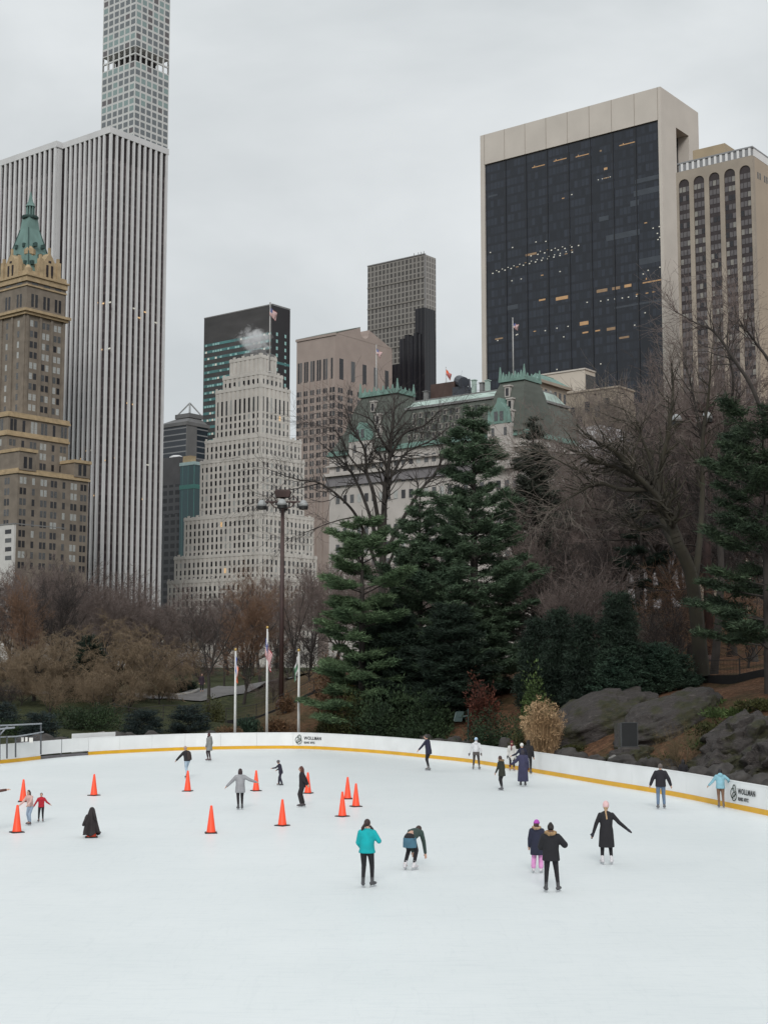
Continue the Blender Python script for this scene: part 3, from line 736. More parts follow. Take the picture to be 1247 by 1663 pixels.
# --- pink granite tower with a broken pediment
pink = mat('pink_granite', (.335, .275, .245), .75, .08, .12)
B = Bld('pedimented_tower', 'pinkish granite tower with a pediment top, left of the gridded slab tower', 545, 541, 850, 'skyscraper')
wl1 = B.w('L', 482, 555); wr = 2 * B.w('R', 592, 545)
B.part('wall', pink, lambda m: m.box(0, wr, 0, wl1, 0, B.H))
hP = 8.0; c_ = wr * .5
def ped(m):
    arc = [(c_ + 4.2 * math.cos(a), B.H + hP - 2.0 + 4.2 * math.sin(a)) for a in [R(200 + 20 * i) for i in range(8)]]
    pl = [(0, B.H), (wr, B.H), (c_ + 4.4, B.H + hP)] + [p for p in arc[::-1]] + [(c_ - 4.4, B.H + hP)]
    m.prism(pl[::-1], lambda p, k: (p[0], -.1 + k * (wl1 + .2), p[1]))
B.part('pediment', pink, ped)
B.part('roof_slope', mat('grey_green_roof', (.16, .18, .16), .8, .1, .2), lambda m: m.frus([(-.4, -.3, B.H + .4), (-.2, -.3, B.H + .2), (-.2, wl1 + .3, B.H + .2), (-.4, wl1 + .3, B.H + .4)], [(c_ - 4.6, -.3, B.H + hP + .4), (c_ - 4.4, -.3, B.H + hP + .1), (c_ - 4.4, wl1 + .3, B.H + hP + .1), (c_ - 4.6, wl1 + .3, B.H + hP + .4)]))
B.part('cornice', pink, lambda m: B.fbox(m, 'L', -.5, wl1 + .5, B.H - 1.2, B.H + .2, 0, .6))
zA, zBt = B.z(580), B.z(614)
for i in range(6):
    y = wl1 * (i + .55) / 6.1
    for q in ((-.95, .95) if i else (0,)): B.win('L', y + q - .72, y + q + .72, zBt, zA, .06, pick((glass_d, .6), (glass_g, .4)))
for i in range(5):
    x = wr * (i + .5) / 5; B.win('R', x - 1.9, x + 1.9, zBt, zA, .06, glass_g if i % 2 else glass_d)
fl = 13.3 * 850 / F
for j in range(14):
    zc = B.z(632) - j * fl
    for f, ww, nn in (('L', wl1, 6), ('R', wr, 6)):
        for i in range(nn):
            c = ww * (i + .5) / nn
            for q in (-1.25, 1.25): B.win(f, c + q - 1.0, c + q + 1.0, zc - 1.55, zc + 1.55, .06, pick((glass_d, .7), (glass_g, .3)))
B.flush(key=lambda q: (-q[4],))
B.part('spandrel_ribs', pink, lambda m: [B.fbox(m, 'L', wl1 * i / 6 - .9, wl1 * i / 6 + .9, 0, zBt + .5, 0, .5) for i in range(1, 6)] + [B.fbox(m, 'R', wr * i / 6 - .9, wr * i / 6 + .9, 0, zBt + .5, 0, .5) for i in range(1, 6)])

# --- gridded brown-grey slab and a dark block added in place of a reflection on it
B = Bld('gridded_slab_tower', 'brown grey slab tower covered by a fine window grid, mid skyline', 690, 413, 1020, 'skyscraper')
wr, wl1 = B.w('R', 707, 421), B.w('L', 597, 433)
B.part('facade', grid_mat('fine_window_grid', (.082, .075, .070), (.24, .225, .205), wl1 / 15, 4.1, .34, .22, .35, .4, .25), lambda m: m.box(0, wr, 0, wl1, 0, B.H))
B.part('right_facade', grid_mat('pale_window_grid', (.15, .14, .13), (.31, .295, .275), wr / 4, 4.1, .34, .22, .35, .4, .2), lambda m: m.box(.05, wr, -.3, -.05, 0, B.H - .1))
B.part('edge_trim', gs, lambda m: (m.box(-.5, .3, -.5, .3, 0, B.H + .5), m.box(-.5, .3, .3, wl1, B.H, B.H + .8)))
B.part('band', mat('brown_mullion', (.21, .195, .175), .6, .1, .3), lambda m: [B.fbox(m, 'L', 0, wl1, B.H - k * 16.4 - 1.1, B.H - k * 16.4, .02, .5) for k in range(1, 12)])
B.part('roof_mast', roof_m, lambda m: [m.tube((4, y, B.H), (4, y, B.H + 4), .25, n=5) for y in (4, 6.5, 9, 13)])
B = Bld('slab_reflection_block', 'dark jagged block standing in for a reflection on the gridded slab tower', 690, 536, 900, 'skyscraper')
dg = grid_mat('black_ribbed_reflection', (.014, .014, .018), (.035, .034, .038), 3.0, 60, .22, 0, .3, .35, .4)
wl1 = B.w('L', 653, 543)
steps = [0, .16, .3, .46, .62, .8, 1.0]
for i in range(6):
    B.part('reflection_shaft', dg, lambda m: m.box(-.6 * i, 12, wl1 * steps[i], wl1 * steps[i + 1] - .02, 0, B.H + (0, -2.2, -1, -3, -1.6, -4)[i]))
B.part('rear_shaft', dg, lambda m: m.box(.1, B.w('R', 707, 505), .1, 8, B.H - 2, B.z(499)))
B.part('lower_shaft', dg, lambda m: m.box(-3.5, 8, wl1 + .1, B.w('L', 640, 590), 0, B.z(586)))

# --- black glass slab framed in travertine (right)
trav = mat('travertine', (.545, .50, .45), .7, .06, .1); trav_d = mat('travertine_joint', (.33, .29, .25), .8, .1, .5)
B = Bld('black_glass_slab', 'huge black glass slab framed in pale stone with scattered office lights', 1074, 142, 515, 'skyscraper')
wr, wl1 = B.w('R', 1133, 186), B.w('L', 782, 223)
s0, zg = B.fp('L', 1070, 196); s1 = B.fp('L', 789, 267)[0]
B.part('side_frame', trav, lambda m: (m.box(-1.2, 0, 0, s0, 0, B.H), m.box(-1.2, 0, s1, wl1, 0, B.H), m.box(-1.2, 0, s0, s1, zg, B.H)))
ra, zra = B.fp('R', 1097, 207); rb, zrb = B.fp('R', 1118, 236)
B.part('end_wall', trav, lambda m: (m.box(0, ra, 0, 6, 0, B.H - .01), m.box(rb, wr, 0, 6, 0, B.H - .01), m.box(ra, rb, 0, 6, zra, B.H - .01)))
B.part('roof', roof_m, lambda m: m.box(0, wr, 6, wl1, B.H - 4, B.H - .5))
B.part('rear_wall', trav, lambda m: m.box(wr - 4, wr - .01, 6, wl1, 0, B.H - .3))
B.part('end_glazing', glass_d, lambda m: m.box(ra, rb, 4.6, 5.0, 0, zra))
B.part('glazing_bar', trav_d, lambda m: m.box((ra + rb) / 2 + 1.5, (ra + rb) / 2 + 3, 4.2, 4.6, 0, zra - 10))
B.part('panel_joint', trav_d, lambda m: [m.box(-1.26, -1.2, wl1 * k - .1, wl1 * k + .1, zg, B.H) for k in [s0 / wl1 + (s1 - s0) / wl1 * i / 8 for i in range(0, 9)]])
skin = grid_mat('black_glass', (.021, .026, .037), (.014, .017, .024), (s1 - s0) / 48, 3.75, .16, .28, .22, .45, .4)
B.part('glass_wall', skin, lambda m: m.box(-.5, 4, s0, s1, 0, zg))
B.part('glass_mullion', mat('black_mullion', (.012, .013, .017), .5, .1, 1), lambda m: [m.box(-.72, -.5, s0 + (s1 - s0) * i / 8 - .18, s0 + (s1 - s0) * i / 8 + .18, 0, zg) for i in range(1, 8)])
def lt(px, py, w, h, m): 
    k, z = B.fp('L', px, py, .5); w, h = (w * .45, h * .75) if m.name.startswith('pale') else ((w * .4, h * .5) if m.name.startswith('white') else (w * (.85 if h < 1 else .42), h * .5)); k = max(k, s0 + w / 2 + .3)
    B.win('L', k - w / 2, k + w / 2, z - h / 2, z + h / 2, .56, m)
amber = mat('amber_ceiling_light', (.38, .24, .13), .5, .1, 1, emit=((1.0, .55, .22), .13)); amber_d = mat('dim_amber_light', (.3, .2, .12), .5, .1, 1, emit=((1.0, .6, .32), .02)); white_l = mat('white_ceiling_light', (.5, .5, .46), .5, .1, 1, emit=((1.0, .93, .76), .3))
pale_g = mat('pale_blind_glass', (.045, .054, .068), .3, .15, .4)
for (x, y, w) in ((874, 270, 7), (909, 259.5, 7), (945, 252.5, 7), (1018, 233.5, 8)):
    lt(x, y, w, .7, amber); lt(x - 6.5, y + .3, .8, 1.4, amber)
lt(975, 245, 2, 1.2, amber_d); lt(983, 274, 3.5, 1.8, amber); lt(984, 289, 3, .8, amber_d)
for k in range(4): lt(971 + k * 6.5, 292 - k * 1.6, .9, .6, white_l)
for k in range(14): lt(800 + k * 9.9, 444.0 - k * 2.65, 1.5, .8, white_l if k not in (4, 12) else amber_d); lt(806 + k * 9.4, 439.4 - k * 2.55, 1.1, .6, white_l if k < 13 and k != 5 else amber_d)
for k in range(8): lt(862 + k * 11, 415.5 - k * 2.4 - (2 if k == 3 else 0), 1.4, .8, white_l); 
for k in range(5): lt(877 + k * 12, 408 - k * 2.4, 1.0, .6, white_l if k != 1 else amber_d)
for (x, y) in ((1048, 362), (1060, 370.5), (1070, 368), (1067, 379), (1068, 389), (1072, 385), (832, 402), (870, 393), (886, 392), (914, 322), (928, 316), (796, 410), (831, 456), (846, 453), (880, 447), (909, 441), (1052, 439), (1071, 434), (1044, 445), (953, 491), (975, 489), (987, 487), (998, 485.5), (1010, 484), (1020, 482.5), (1033, 481), (1034, 478), (1050, 476), (1061, 474), (1047, 508), (868, 538), (885, 537), (904, 533), (922, 530), (840, 543), (808, 553), (915, 547), (975, 591), (904, 600), (1030, 528), (838, 544)):
    lt(x, y, 1.3, .75, white_l if rw.random() < .75 else amber)
for (x, y, w, h, m) in ((880, 487, 7, 1.3, amber), (912, 484, 13, 2.6, amber), (948, 525, 9, 2.8, amber), (977, 472, 11, 2.4, amber_d), (1000, 468, 8, 2.2, amber_d), (1019, 464, 7, 2.2, amber), (1058, 457, 9, .9, amber), (1049, 453, 1, 1.6, amber), (862, 413, 12, 1.8, amber_d), (950, 540, 6, 1.2, amber), (970, 537, 5, 1.0, amber), (992, 534, 9, 2.2, amber_d), (810, 550, 9, 1.2, amber_d), (1013, 548, 10, 1.5, amber_d), (1052, 310, 24, 3.0, pale_g), (1011, 382, 32, 3.0, pale_g), (1030, 330, 8, 3, pale_g), (1058, 422, 20, 3.2, pale_g), (832, 499, 12, 2.5, pale_g), (1040, 493, 44, 1.0, pale_g), (800, 318, 10, 1, pale_g), (980, 355, 9, 2.4, pale_g), (1050, 291, 22, 2.2, pale_g)):
    lt(x, y, w, h, m)
B.wins = [q if q[3] > 0 else q for q in B.wins]
B.flush('lit_window', keep=100)

# --- arched hotel slab at the right edge
arch_s = mat('tan_stone_slab', (.33, .285, .235), .75, .14, .12); arch_d = mat('tan_side_wall', (.40, .33, .255), .75, .06, .1)
B = Bld('arched_hotel', 'tan hotel slab with five tall window bays ending in round arches', 1221, 252, 440, 'skyscraper')
wl1 = B.w('L', 1097, 283); wr = B.w('R', 1300, 300)
bays = []
for (a, b_) in ((1101, 1118), (1125, 1142.5), (1150, 1167.5), (1175, 1193), (1200, 1218)):
    y0, y1 = B.w('L', b_, 290), B.w('L', a, 290); bays.append((y0, y1))
ztops = [B.fp('L', x, y)[1] for x, y in ((1110, 291), (1134, 285.5), (1159, 280), (1184, 274.5), (1209, 268))]
ztop = sum(ztops) / 5
B.part('wall', arch_d, lambda m: m.box(1.6, wr, 0, wl1, 0, B.H))
def front(m):
    edges = [0] + [e for b_ in bays[::-1] for e in b_] + [wl1]
    for i in range(0, len(edges), 2): m.box(0, 1.6, edges[i], edges[i + 1], 0, B.H)
    for (y0, y1) in bays:
        c, r_ = (y0 + y1) / 2, (y1 - y0) / 2
        pl = [(y0, B.H), (y0, ztop - r_)] + [(c - r_ * math.cos(R(a)), ztop - r_ + r_ * math.sin(R(a))) for a in range(15, 180, 15)] + [(y1, ztop - r_), (y1, B.H)]
        m.prism(pl[::-1], lambda p, k: (0 + 1.6 * k, p[0], p[1]))
B.part('arcade', arch_s, front)
bw = mat('bay_window_glass', (.115, .105, .108), .3, .3, .6); bs = mat('dark_bay_spandrel', (.035, .026, .027), .6, .2, .5); bl = mat('bay_window_curtain', (.24, .23, .21), .5, .2, .8)
fl = 16.0 * 440 / F
for (y0, y1) in bays:
    B.part('bay_spandrel', bs, lambda m: m.box(.32, 1.7, y0, y1, 0, ztop - .1))
    for j in range(26):
        z1 = ztop - 2.6 - j * fl; 
        if z1 - 1.8 < B.z(700): break
        for i in range(3):
            a = (y1 - y0) / 3; B.win('L', y0 + a * i + .12, y0 + a * (i + 1) - .12, z1 - 1.75, z1, -.26, pick((bw, .72), (glass_d, .14), (bl, .14)))
B.flush(key=lambda q: (-q[4],))
zp = B.H
pgrey = mat('grey_parapet', (.25, .255, .265), .7, .1, .3); pwhite = mat('white_parapet_fin', (.72, .72, .72), .6, .05, .5)
B.part('parapet', pgrey, lambda m: (m.box(.2, wr, .2, wl1 - 1, zp, zp + 2.6), m.box(-.1, wr, -.1, wl1 - .6, zp + 2.6, zp + 3.1)))
for i in range(13):
    y = .6 + (wl1 - 2) * i / 12.6; B.part('parapet_fin', pwhite, lambda m: m.box(-.05, .2, y, y + .8, zp + .05, zp + 2.58))
B.part('end_parapet', pwhite, lambda m: m.box(1, wr, -.05, .2, zp + .05, zp + 2.58))
B.part('penthouse', mat('tan_penthouse', (.36, .285, .19), .75, .08, .2), lambda m: m.box(4, 4 + B.w('R', 1240, 250), B.fp('L', 1176, 228, -4)[0], B.fp('L', 1124, 236, -4)[0], zp, P(1176, 225, 446).z - ZB))
for (px) in (1230, 1233.5, 1241, 1244.5):
    k, z = B.fp('R', px, 285 + (px - 1230) * .55); B.win('R', k - .45, k + .45, z - 1.1, z + 1.1, .04, glass_d)
B.flush('vent')
# --- white brick hotel with slate mansard and copper trim (middle)
slate = mat('green_grey_slate', (.088, .098, .085), .85, .18, .25, stretch=(1, 1, 2.5)); wbrick = mat('white_glazed_brick', (.44, .41, .385), .7, .1, .25)
cop_l = mat('pale_copper', (.36, .45, .41), .7, .22, .3); cop = mat('bright_copper', (.155, .255, .222), .65, .22, .4); cstone = mat('grey_cornice', (.20, .19, .20), .8, .15, .3)
B = Bld('mansard_hotel', 'white brick hotel with a long green grey slate mansard and green copper crests', 853, 703, 335, 'hotel')
zE = B.H; wl1 = B.w('L', 535, 735); wr = 34.0
ins = 5.0; zM = B.fp('L', 800, 647, -ins)[1]
B.part('wall', wbrick, lambda m: m.box(0, wr, 0, wl1, 0, zE))
B.part('gutter', cop, lambda m: (m.box(-.8, wr, -.8, wl1 + .5, zE - .4, zE + .1), m.box(-.4, wr, -.4, wl1 + .2, zE + .2, zE + .9)))
zc = B.z(742)
B.part('cornice', wbrick, lambda m: m.box(-1.5, wr, -1.5, wl1 + 1, zc, zc + .8))
B.part('frieze', cstone, lambda m: m.box(-.7, wr, -.7, wl1 + .5, zc - 2.6, zc))
B.part('upper_cornice', wbrick, lambda m: m.box(-.8, wr, -.8, wl1 + .5, zc + 2.6, zc + 3.0))
roof = B.part('mansard_roof', slate, lambda m: m.taper(.2, wr, .2, wl1 - .2, zE + .9, ins, wr - 6, ins, wl1 - ins, zM))
B.part('skylight_strip', cop_l, lambda m: m.taper(ins + .1, wr - 6.1, ins + .1, wl1 - ins - .1, zM + .5, ins + 5, wr - 10, ins + 1, wl1 - ins - 1, zM + 2.9))
B.part('roof_curb', roof_m, lambda m: (m.box(ins - .5, wr - 5, ins - .5, wl1 - ins + .5, zM - .1, zM + .5), m.box(ins + 5, wr - 10, ins + 1, wl1 - ins - 1, zM + 2.9, zM + 3.3)))
redb = mat('red_brown_plant_room', (.075, .045, .038), .8, .2, .4)
y0, y1 = B.fp('L', 738, 625, -14)[0], B.fp('L', 699, 630, -14)[0]
B.part('plant_room', redb, lambda m: m.box(14, 20, y0, y1, zM + 3.3, zM + 8.0))
y2 = B.fp('L', 746, 622, -14)[0]
B.part('roof_fan', mat('dark_blue_metal', (.045, .05, .065), .5, .2, .5), lambda m: (m.box(13, 18, y2 - 2.2, y2 + 1.6, zM + 3.3, zM + 6.2), m.tube((13, y2 - 2, zM + 7), (16, y2 + 1.5, zM + 8.4), 1.5, 1.5, 12), m.tube((14, y2 - 3.2, zM + 5), (14, y2 - 3.0, zM + 8), .3)))
for (px, dz) in ((655, 1.6), (661, 1.3), (668, 1.0), (690, 1.1), (768, 2.2), (781, 1.2), (790, 1.6)):
    yy = B.fp('L', px, 640, -12)[0]; B.part('roof_vent', cop_l if dz > 1.4 else roof_m, lambda m: (m.box(12, 13, yy - .5, yy + .5, zM + 3.3, zM + 4.8 + dz), m.box(11.8, 13.2, yy - .7, yy + .7, zM + 4.8 + dz, zM + 5 + dz)))
B.part('roof_plant_room', redb, lambda m: m.box(16, 22, B.fp('L', 648, 640, -16)[0], B.fp('L', 632, 640, -16)[0], zM + 3.3, zM + 8))
dorm_m = mat('weathered_dormer', (.30, .285, .26), .8, .15, .8)
yb0, yc0 = B.w('L', 785, 690) + 1.5, B.w('L', 650, 700) - 1
# little roof dormers, row over row
for j, (fz, n_) in enumerate(((.08, 12), (.30, 12), (.50, 12), (.70, 12))):
    z0 = zE + .9 + (zM - zE - .9) * fz; x0 = .2 + (ins - .2) * fz
    for i in range(n_):
        y = yb0 + (yc0 - yb0) * (i + (.5 if j % 2 else .2)) / n_
        def f(m, y=y, z0=z0, x0=x0):
            m.box(x0 - .25, x0 + 1.2, y - .42, y + .42, z0, z0 + 1.35); m.box(x0 - .35, x0 + 1.3, y - .52, y + .52, z0 + 1.35, z0 + 1.5)
        d = B.part('dormer', dorm_m if (i + j) % 4 else slate, f)
        mb = MB(); mb.box(x0 - .28, x0 - .2, y - .26, y + .26, z0 + .2, z0 + 1.2); mb.build('pane', glass_d, d)
def corner_tower(ya, yb, ztop, name):
    c = (ya + yb) / 2; hw = (yb - ya) / 2
    t = B.part(name, slate, lambda m: [m.taper(*a) for a in (
        (-1.0, 14, ya, yb, zE + .8, .6, 13, ya + hw * .12, yb - hw * .14, zE + .8 + (ztop - zE) * .38),
        (.6, 13, ya + hw * .12, yb - hw * .14, zE + .8 + (ztop - zE) * .38, 2.0, 11.6, ya + hw * .26, yb - hw * .30, zE + .8 + (ztop - zE) * .74),
        (2.0, 11.6, ya + hw * .26, yb - hw * .30, zE + .8 + (ztop - zE) * .74, 3.4, 10.2, ya + hw * .38, yb - hw * .44, ztop))])
    mb = MB(); xa, xb, y0, y1 = 2.8, 10.8, ya + hw * .33, yb - hw * .38
    mb.box(xa, xb, y0, y1, ztop, ztop + .7); mb.box(xa + .3, xb - .3, y0 + .3, y1 - .3, ztop + .7, ztop + 1.3)
    nn = 9
    for i in range(nn):
        yy = y0 + .3 + (y1 - y0 - .6) * i / (nn - 1); h = 3.0 if i in (0, nn - 1) else (1.6 if i % 2 else 1.1)
        mb.taper(xa + .1, xa + .8, yy - .35, yy + .35, ztop + .7, xa + .35, xa + .5, yy - .1, yy + .1, ztop + .9 + h)
    for i in range(1, 5):
        xx = xa + .3 + (xb - xa - .6) * i / 4; mb.taper(xx - .35, xx + .35, y0 + .1, y0 + .8, ztop + .7, xx - .1, xx + .1, y0 + .35, y0 + .5, ztop + (3.4 if i == 4 else 2.0))
    mb.build('crest', cop, t)
    for (fz, fy) in ((.70, .52), (.45, .40), (.22, .34)):
        z0 = zE + (ztop - zE) * fz; y = ya + (yb - ya) * fy; xf = -1 + 4.4 * fz - .1
        mb = MB(); mb.box(xf - .5, xf + 1.4, y - .75, y + .75, z0, z0 + 2.6); mb.box(xf - .7, xf + 1.5, y - 1.0, y + 1.0, z0 + 2.6, z0 + 2.95); mb.build('dormer', wbrick, t)
        mb = MB(); mb.box(xf - .56, xf - .48, y - .4, y + .4, z0 + .3, z0 + 2.2); mb.build('pane', glass_d, t)
    return t
ya, yb = 0.0, B.w('L', 787, 700); zt1 = B.z(611)
corner_tower(ya, yb, zt1, 'corner_tower')
yc, yd = B.w('L', 651, 715), B.w('L', 553, 730); zt2 = B.fp('L', 612, 644, -4)[1]
corner_tower(yc, yd, zt2, 'corner_tower')
def gable(yc_, w_, zb, zt_, base_h):
    g = B.part('gable', wbrick, lambda m: (m.box(-1.8, 3, yc_ - w_ * 1.15, yc_ + w_ * 1.15, zb - base_h, zb)))
    mb = MB()
    pl = [(yc_ - w_, zb), (yc_ + w_, zb), (yc_ + w_ * .82, zb + (zt_ - zb) * .45), (yc_ + w_ * .22, zb + (zt_ - zb) * .82), (yc_ + w_ * .12, zt_), (yc_ - w_ * .12, zt_), (yc_ - w_ * .22, zb + (zt_ - zb) * .82), (yc_ - w_ * .82, zb + (zt_ - zb) * .45)]
    mb.prism(pl, lambda p, k: (-1.9 + 6 * k, p[0], p[1]))
    for q_ in (-1, 1): mb.taper(-2.1, -1.3, yc_ + q_ * w_ - .4, yc_ + q_ * w_ + .4, zb, -1.8, -1.6, yc_ + q_ * w_ - .08, yc_ + q_ * w_ + .08, zb + (zt_ - zb) * .6)
    mb.build('copper_hood', cop, g)
    mb = MB(); [mb.box(-1.98, -1.9, yc_ + q_ - .5, yc_ + q_ + .5, zb + .7, zb + 3.0) for q_ in (-.8, .8)]; mb.box(-1.88, -1.8, yc_ - 2.2, yc_ - 1.4, zb - 3, zb - 1); mb.box(-1.88, -1.8, yc_ + 1.4, yc_ + 2.2, zb - 3, zb - 1)
    mb.build('pane', glass_g, g)
k, z = B.fp('L', 810, 688, 1.8); gable(k, 2.9, z, B.fp('L', 810, 646, 1.8)[1], 11)
k, z = B.fp('L', 585, 716, 1.8); gable(k, 3.3, z, B.fp('L', 585, 686, 1.8)[1], 6)
for j in range(7):
    z0 = zE - 3.4 - j * 4.3
    if j == 3: continue
    for i in range(24):
        y = 3 + (wl1 - 6) * i / 23; B.win('L', y - .62, y + .62, z0 - 1.1, z0 + 1.1, .05, pick((glass_d, .3), (glass_g, .5), (glass_l, .2)))
for i in range(9):
    for j in range(6):
        x = 2.5 + 3.4 * i; B.win('R', x - .6, x + .6, zE - 4.5 - j * 4.3, zE - 2.3 - j * 4.3, .05, pick((glass_d, .5), (glass_g, .5)))
B.flush(key=lambda q: (-q[4],))
PL = B

tanb = mat('tan_brick', (.33, .28, .225), .85, .12, .3)
B = Bld('tan_wing', 'tan brick block with a green copper hip roof beside the mansard hotel', 874, 618, 372)
wr, wl1 = B.w('R', 920, 633), B.w('L', 862, 622)
B.part('wall', tanb, lambda m: m.box(0, wr, 0, wl1, 0, B.H))
B.part('roof', cop, lambda m: (m.taper(-.8, wr + .8, -.8, wl1 + .5, B.H + .3, 1.5, wr - 4, 2, wl1 - .5, B.H + 2.6),))
B.part('cornice', tanb, lambda m: m.box(-1, wr + 1.2, -1, wl1, B.H - .5, B.H + .3))
B.part('slate_lean_to', cop_l, lambda m: m.taper(-7, 0, .3, wl1 + 2, B.H - 10, -3, 0, 1, wl1 + 2, B.H - 1.5))
for j in range(9):
    for i in range(6):
        x = wr * (i + .5) / 6; B.win('R', x - .6, x + .6, B.H - 4.4 - j * 4.6, B.H - 1.8 - j * 4.6, .05, pick((glass_l, .4), (glass_d, .4), (glass_g, .2)))
B.flush()
B = Bld('blank_beige_block', 'plain beige windowless wall block in front of the black glass slab', 949, 600, 455)
wr, wl1 = B.w('R', 966, 608), B.w('L', 872, 620)
B.part('wall', mat('beige_stucco', (.56, .50, .43), .8, .05, .2), lambda m: m.box(0, wr, 0, wl1, 0, B.H))
B.part('side_glazing', glass_g, lambda m: m.box(.5, wr, -.3, -.05, 0, B.H - 1.5))
B.part('coping', trav, lambda m: m.box(-.3, wr, -.3, wl1, B.H, B.H + .5))
B = Bld('weathered_tan_block', 'weathered tan block half hidden by bare branches, right of the mansard hotel', 1004, 629, 392)
wr, wl1 = B.w('R', 1032, 655), B.w('L', 920, 640)
B.part('wall', mat('mottled_tan_brick', (.22, .18, .145), .9, .3, .25, col2=(.33, .28, .22)), lambda m: (m.box(0, 9, 0, wl1, 0, B.H), m.box(0, wr, .1, wl1 * .6, 0, B.z(650))))
B.part('coping', tanb, lambda m: m.box(-.3, 9.3, -.3, wl1 + .3, B.H, B.H + .5))
for (px, py) in ((953, 661), (930, 670), (933, 686), (941, 684), (931, 724), (938, 724), (985, 655), (990, 700), (970, 668), (930, 745), (975, 745), (990, 745)):
    k, z = B.fp('L', px, py); B.win('L', k - .8, k + .8, z - 1.5, z + 1.5, .05, glass_d)
B.flush()
B = Bld('low_white_block', 'low white walled block glimpsed between bare branches, under the weathered tan block', 977, 690, 300)
wl1 = B.w('L', 939, 696)
B.part('wall', mat('white_stucco', (.50, .49, .50), .8, .08, .3), lambda m: m.box(0, 14, 0, wl1, 0, B.H))
B.part('wing', mat('grey_stucco', (.36, .35, .36), .8, .15, .3), lambda m: m.box(-4, 20, -9, 2, 0, B.z(728)))
for (px, py) in ((945, 740), (960, 735), (970, 760), (950, 765)):
    k, z = B.fp('L', px, py); B.win('L', k - 1, k + 1, z - .9, z + .9, .05, glass_d)
B.flush()

# ------------------------------------------------------------------ flags and poles
pole_w = mat('white_painted_pole', (.66, .66, .64), .4, .05, 2); pole_g = mat('grey_pole', (.48, .47, .46), .5, .1, 2); gold = mat('gilt_ball', (.5, .33, .1), .35, .1, 2, metal=.6)
f_red = mat('flag_red', (.42, .035, .045), .8, .15, 2); f_white = mat('flag_white', (.66, .64, .64), .8, .08, 2); f_blue = mat('flag_blue', (.035, .05, .20), .8, .15, 2)
f_or = mat('flag_orange', (.80, .13, .03), .8, .1, 2); f_bl2 = mat('flag_bright_blue', (.05, .10, .45), .8, .1, 2); f_gr = mat('flag_green', (.10, .24, .14), .8, .15, 2)
f_pink = mat('flag_faded_red', (.48, .17, .16), .8, .15, 2)
def flagpole(loc, h, r, label, m, group, ball=True, cat='flagpole'):
    o = empty('flagpole', loc, 0, label, cat, group)
    mb = MB(); mb.tube((0, 0, 0), (0, 0, h), r, r * .62, 10); mb.build('pole', m, o, True)
    mb = MB(); mb.ball((0, 0, h + r * 1.1), r * 1.3); mb.build('finial', gold if ball else m, o, True)
    mb = MB(); mb.lathe([(r * 2, 0), (r * 2, r * .8), (r * 1.2, r * 1.5)], 10); mb.build('base', m, o)
    mb = MB(); mb.tube((r * 1.2, 0, h * .08), (r * .9, 0, h * .97), .012, .012, 4); mb.build('halyard', m, o)
    return o
def flag(loc, hoist, fly, drop, label, style, rz=0, group=None, spread=.35, ripple=.12):
    """a cloth hanging from its hoist; style gives a material index for (u, v)"""
    mats, fn = style; nu, nv = 26, 26; vs = []; fs = []; mi = []
    for j in range(nv + 1):
        v = j / nv
        for i in range(nu + 1):
            u = i / nu
            x = .03 + u * fly * spread * (1 - .25 * v) + .03 * math.sin(9 * u + 4 * v)
            y = ripple * math.sin(u * 13 + v * 2.2) * (.25 + u) + ripple * .5 * math.sin(5 * v + u * 4)
            z = -v * hoist - u * fly * drop + .04 * math.sin(7 * u)
            vs.append((x, y, z))
    for j in range(nv):
        for i in range(nu):
            a = j * (nu + 1) + i; fs.append((a, a + nu + 1, a + nu + 2, a + 1)); mi.append(fn((i + .5) / nu, (j + .5) / nv))
    o = link('flag', mesh_np('flag', vs, fs, 4, mats, True, mi)); o.location = loc; o.rotation_euler = (0, 0, rz)
    sm = o.modifiers.new('cloth', 'SOLIDIFY'); sm.thickness = .012
    return tag(o, label, 'flag', group)
def us(u, v):
    if u < .42 and v < .54:
        return 2 if not (int(u * 26) % 3 == 1 and int(v * 26) % 3 == 1) else 1
    return 0 if int(v * 13) % 2 == 0 else 1
US = ([f_red, f_white, f_blue], us); US_F = ([f_pink, f_white, f_blue], us)
NYC = ([f_bl2, f_white, f_or], lambda u, v: 0 if u < .33 else (1 if u < .66 else 2))
GRN = ([f_gr, f_white], lambda u, v: 0 if (u - .5) ** 2 + (v - .5) ** 2 < .07 or u > .9 else 1)
for (px, ptop, Y, lab) in ((384, 1057, 97.5, 'left white flagpole behind the boards, with a blue, white and orange flag'), (435, 1021, 98.5, 'tallest white flagpole behind the boards, with a red and white striped flag'), (486, 1058, 98.0, 'right white flagpole behind the boards, with a white and green flag')):
    x = (px - CX) / F * Y; zb = tz(x, Y) - .1; flagpole((x, Y, zb), P(px, ptop, Y).z - zb, .078, lab, pole_w, 'flagpoles behind the boards')
p = P(384, 1066, 97.5); flag((p.x - .05, p.y - .12, p.z), .95, 1.5, .62, 'limp blue, white and orange flag on the left flagpole', NYC, 0.1, spread=.12, ripple=.08)
p = P(435, 1036, 98.5); flag((p.x - .18, p.y - .12, p.z), 1.15, 1.9, .66, 'limp red and white striped flag on the tallest flagpole by the rink', US, 0.15, spread=.27)
p = P(486, 1064, 98.0); flag((p.x - .02, p.y - .10, p.z), .95, 1.5, .62, 'limp white and green flag on the right flagpole', GRN, 3.1, spread=.2)
ST = [q for q in bpy.data.objects if q.name == 'stepped_tower'][0]
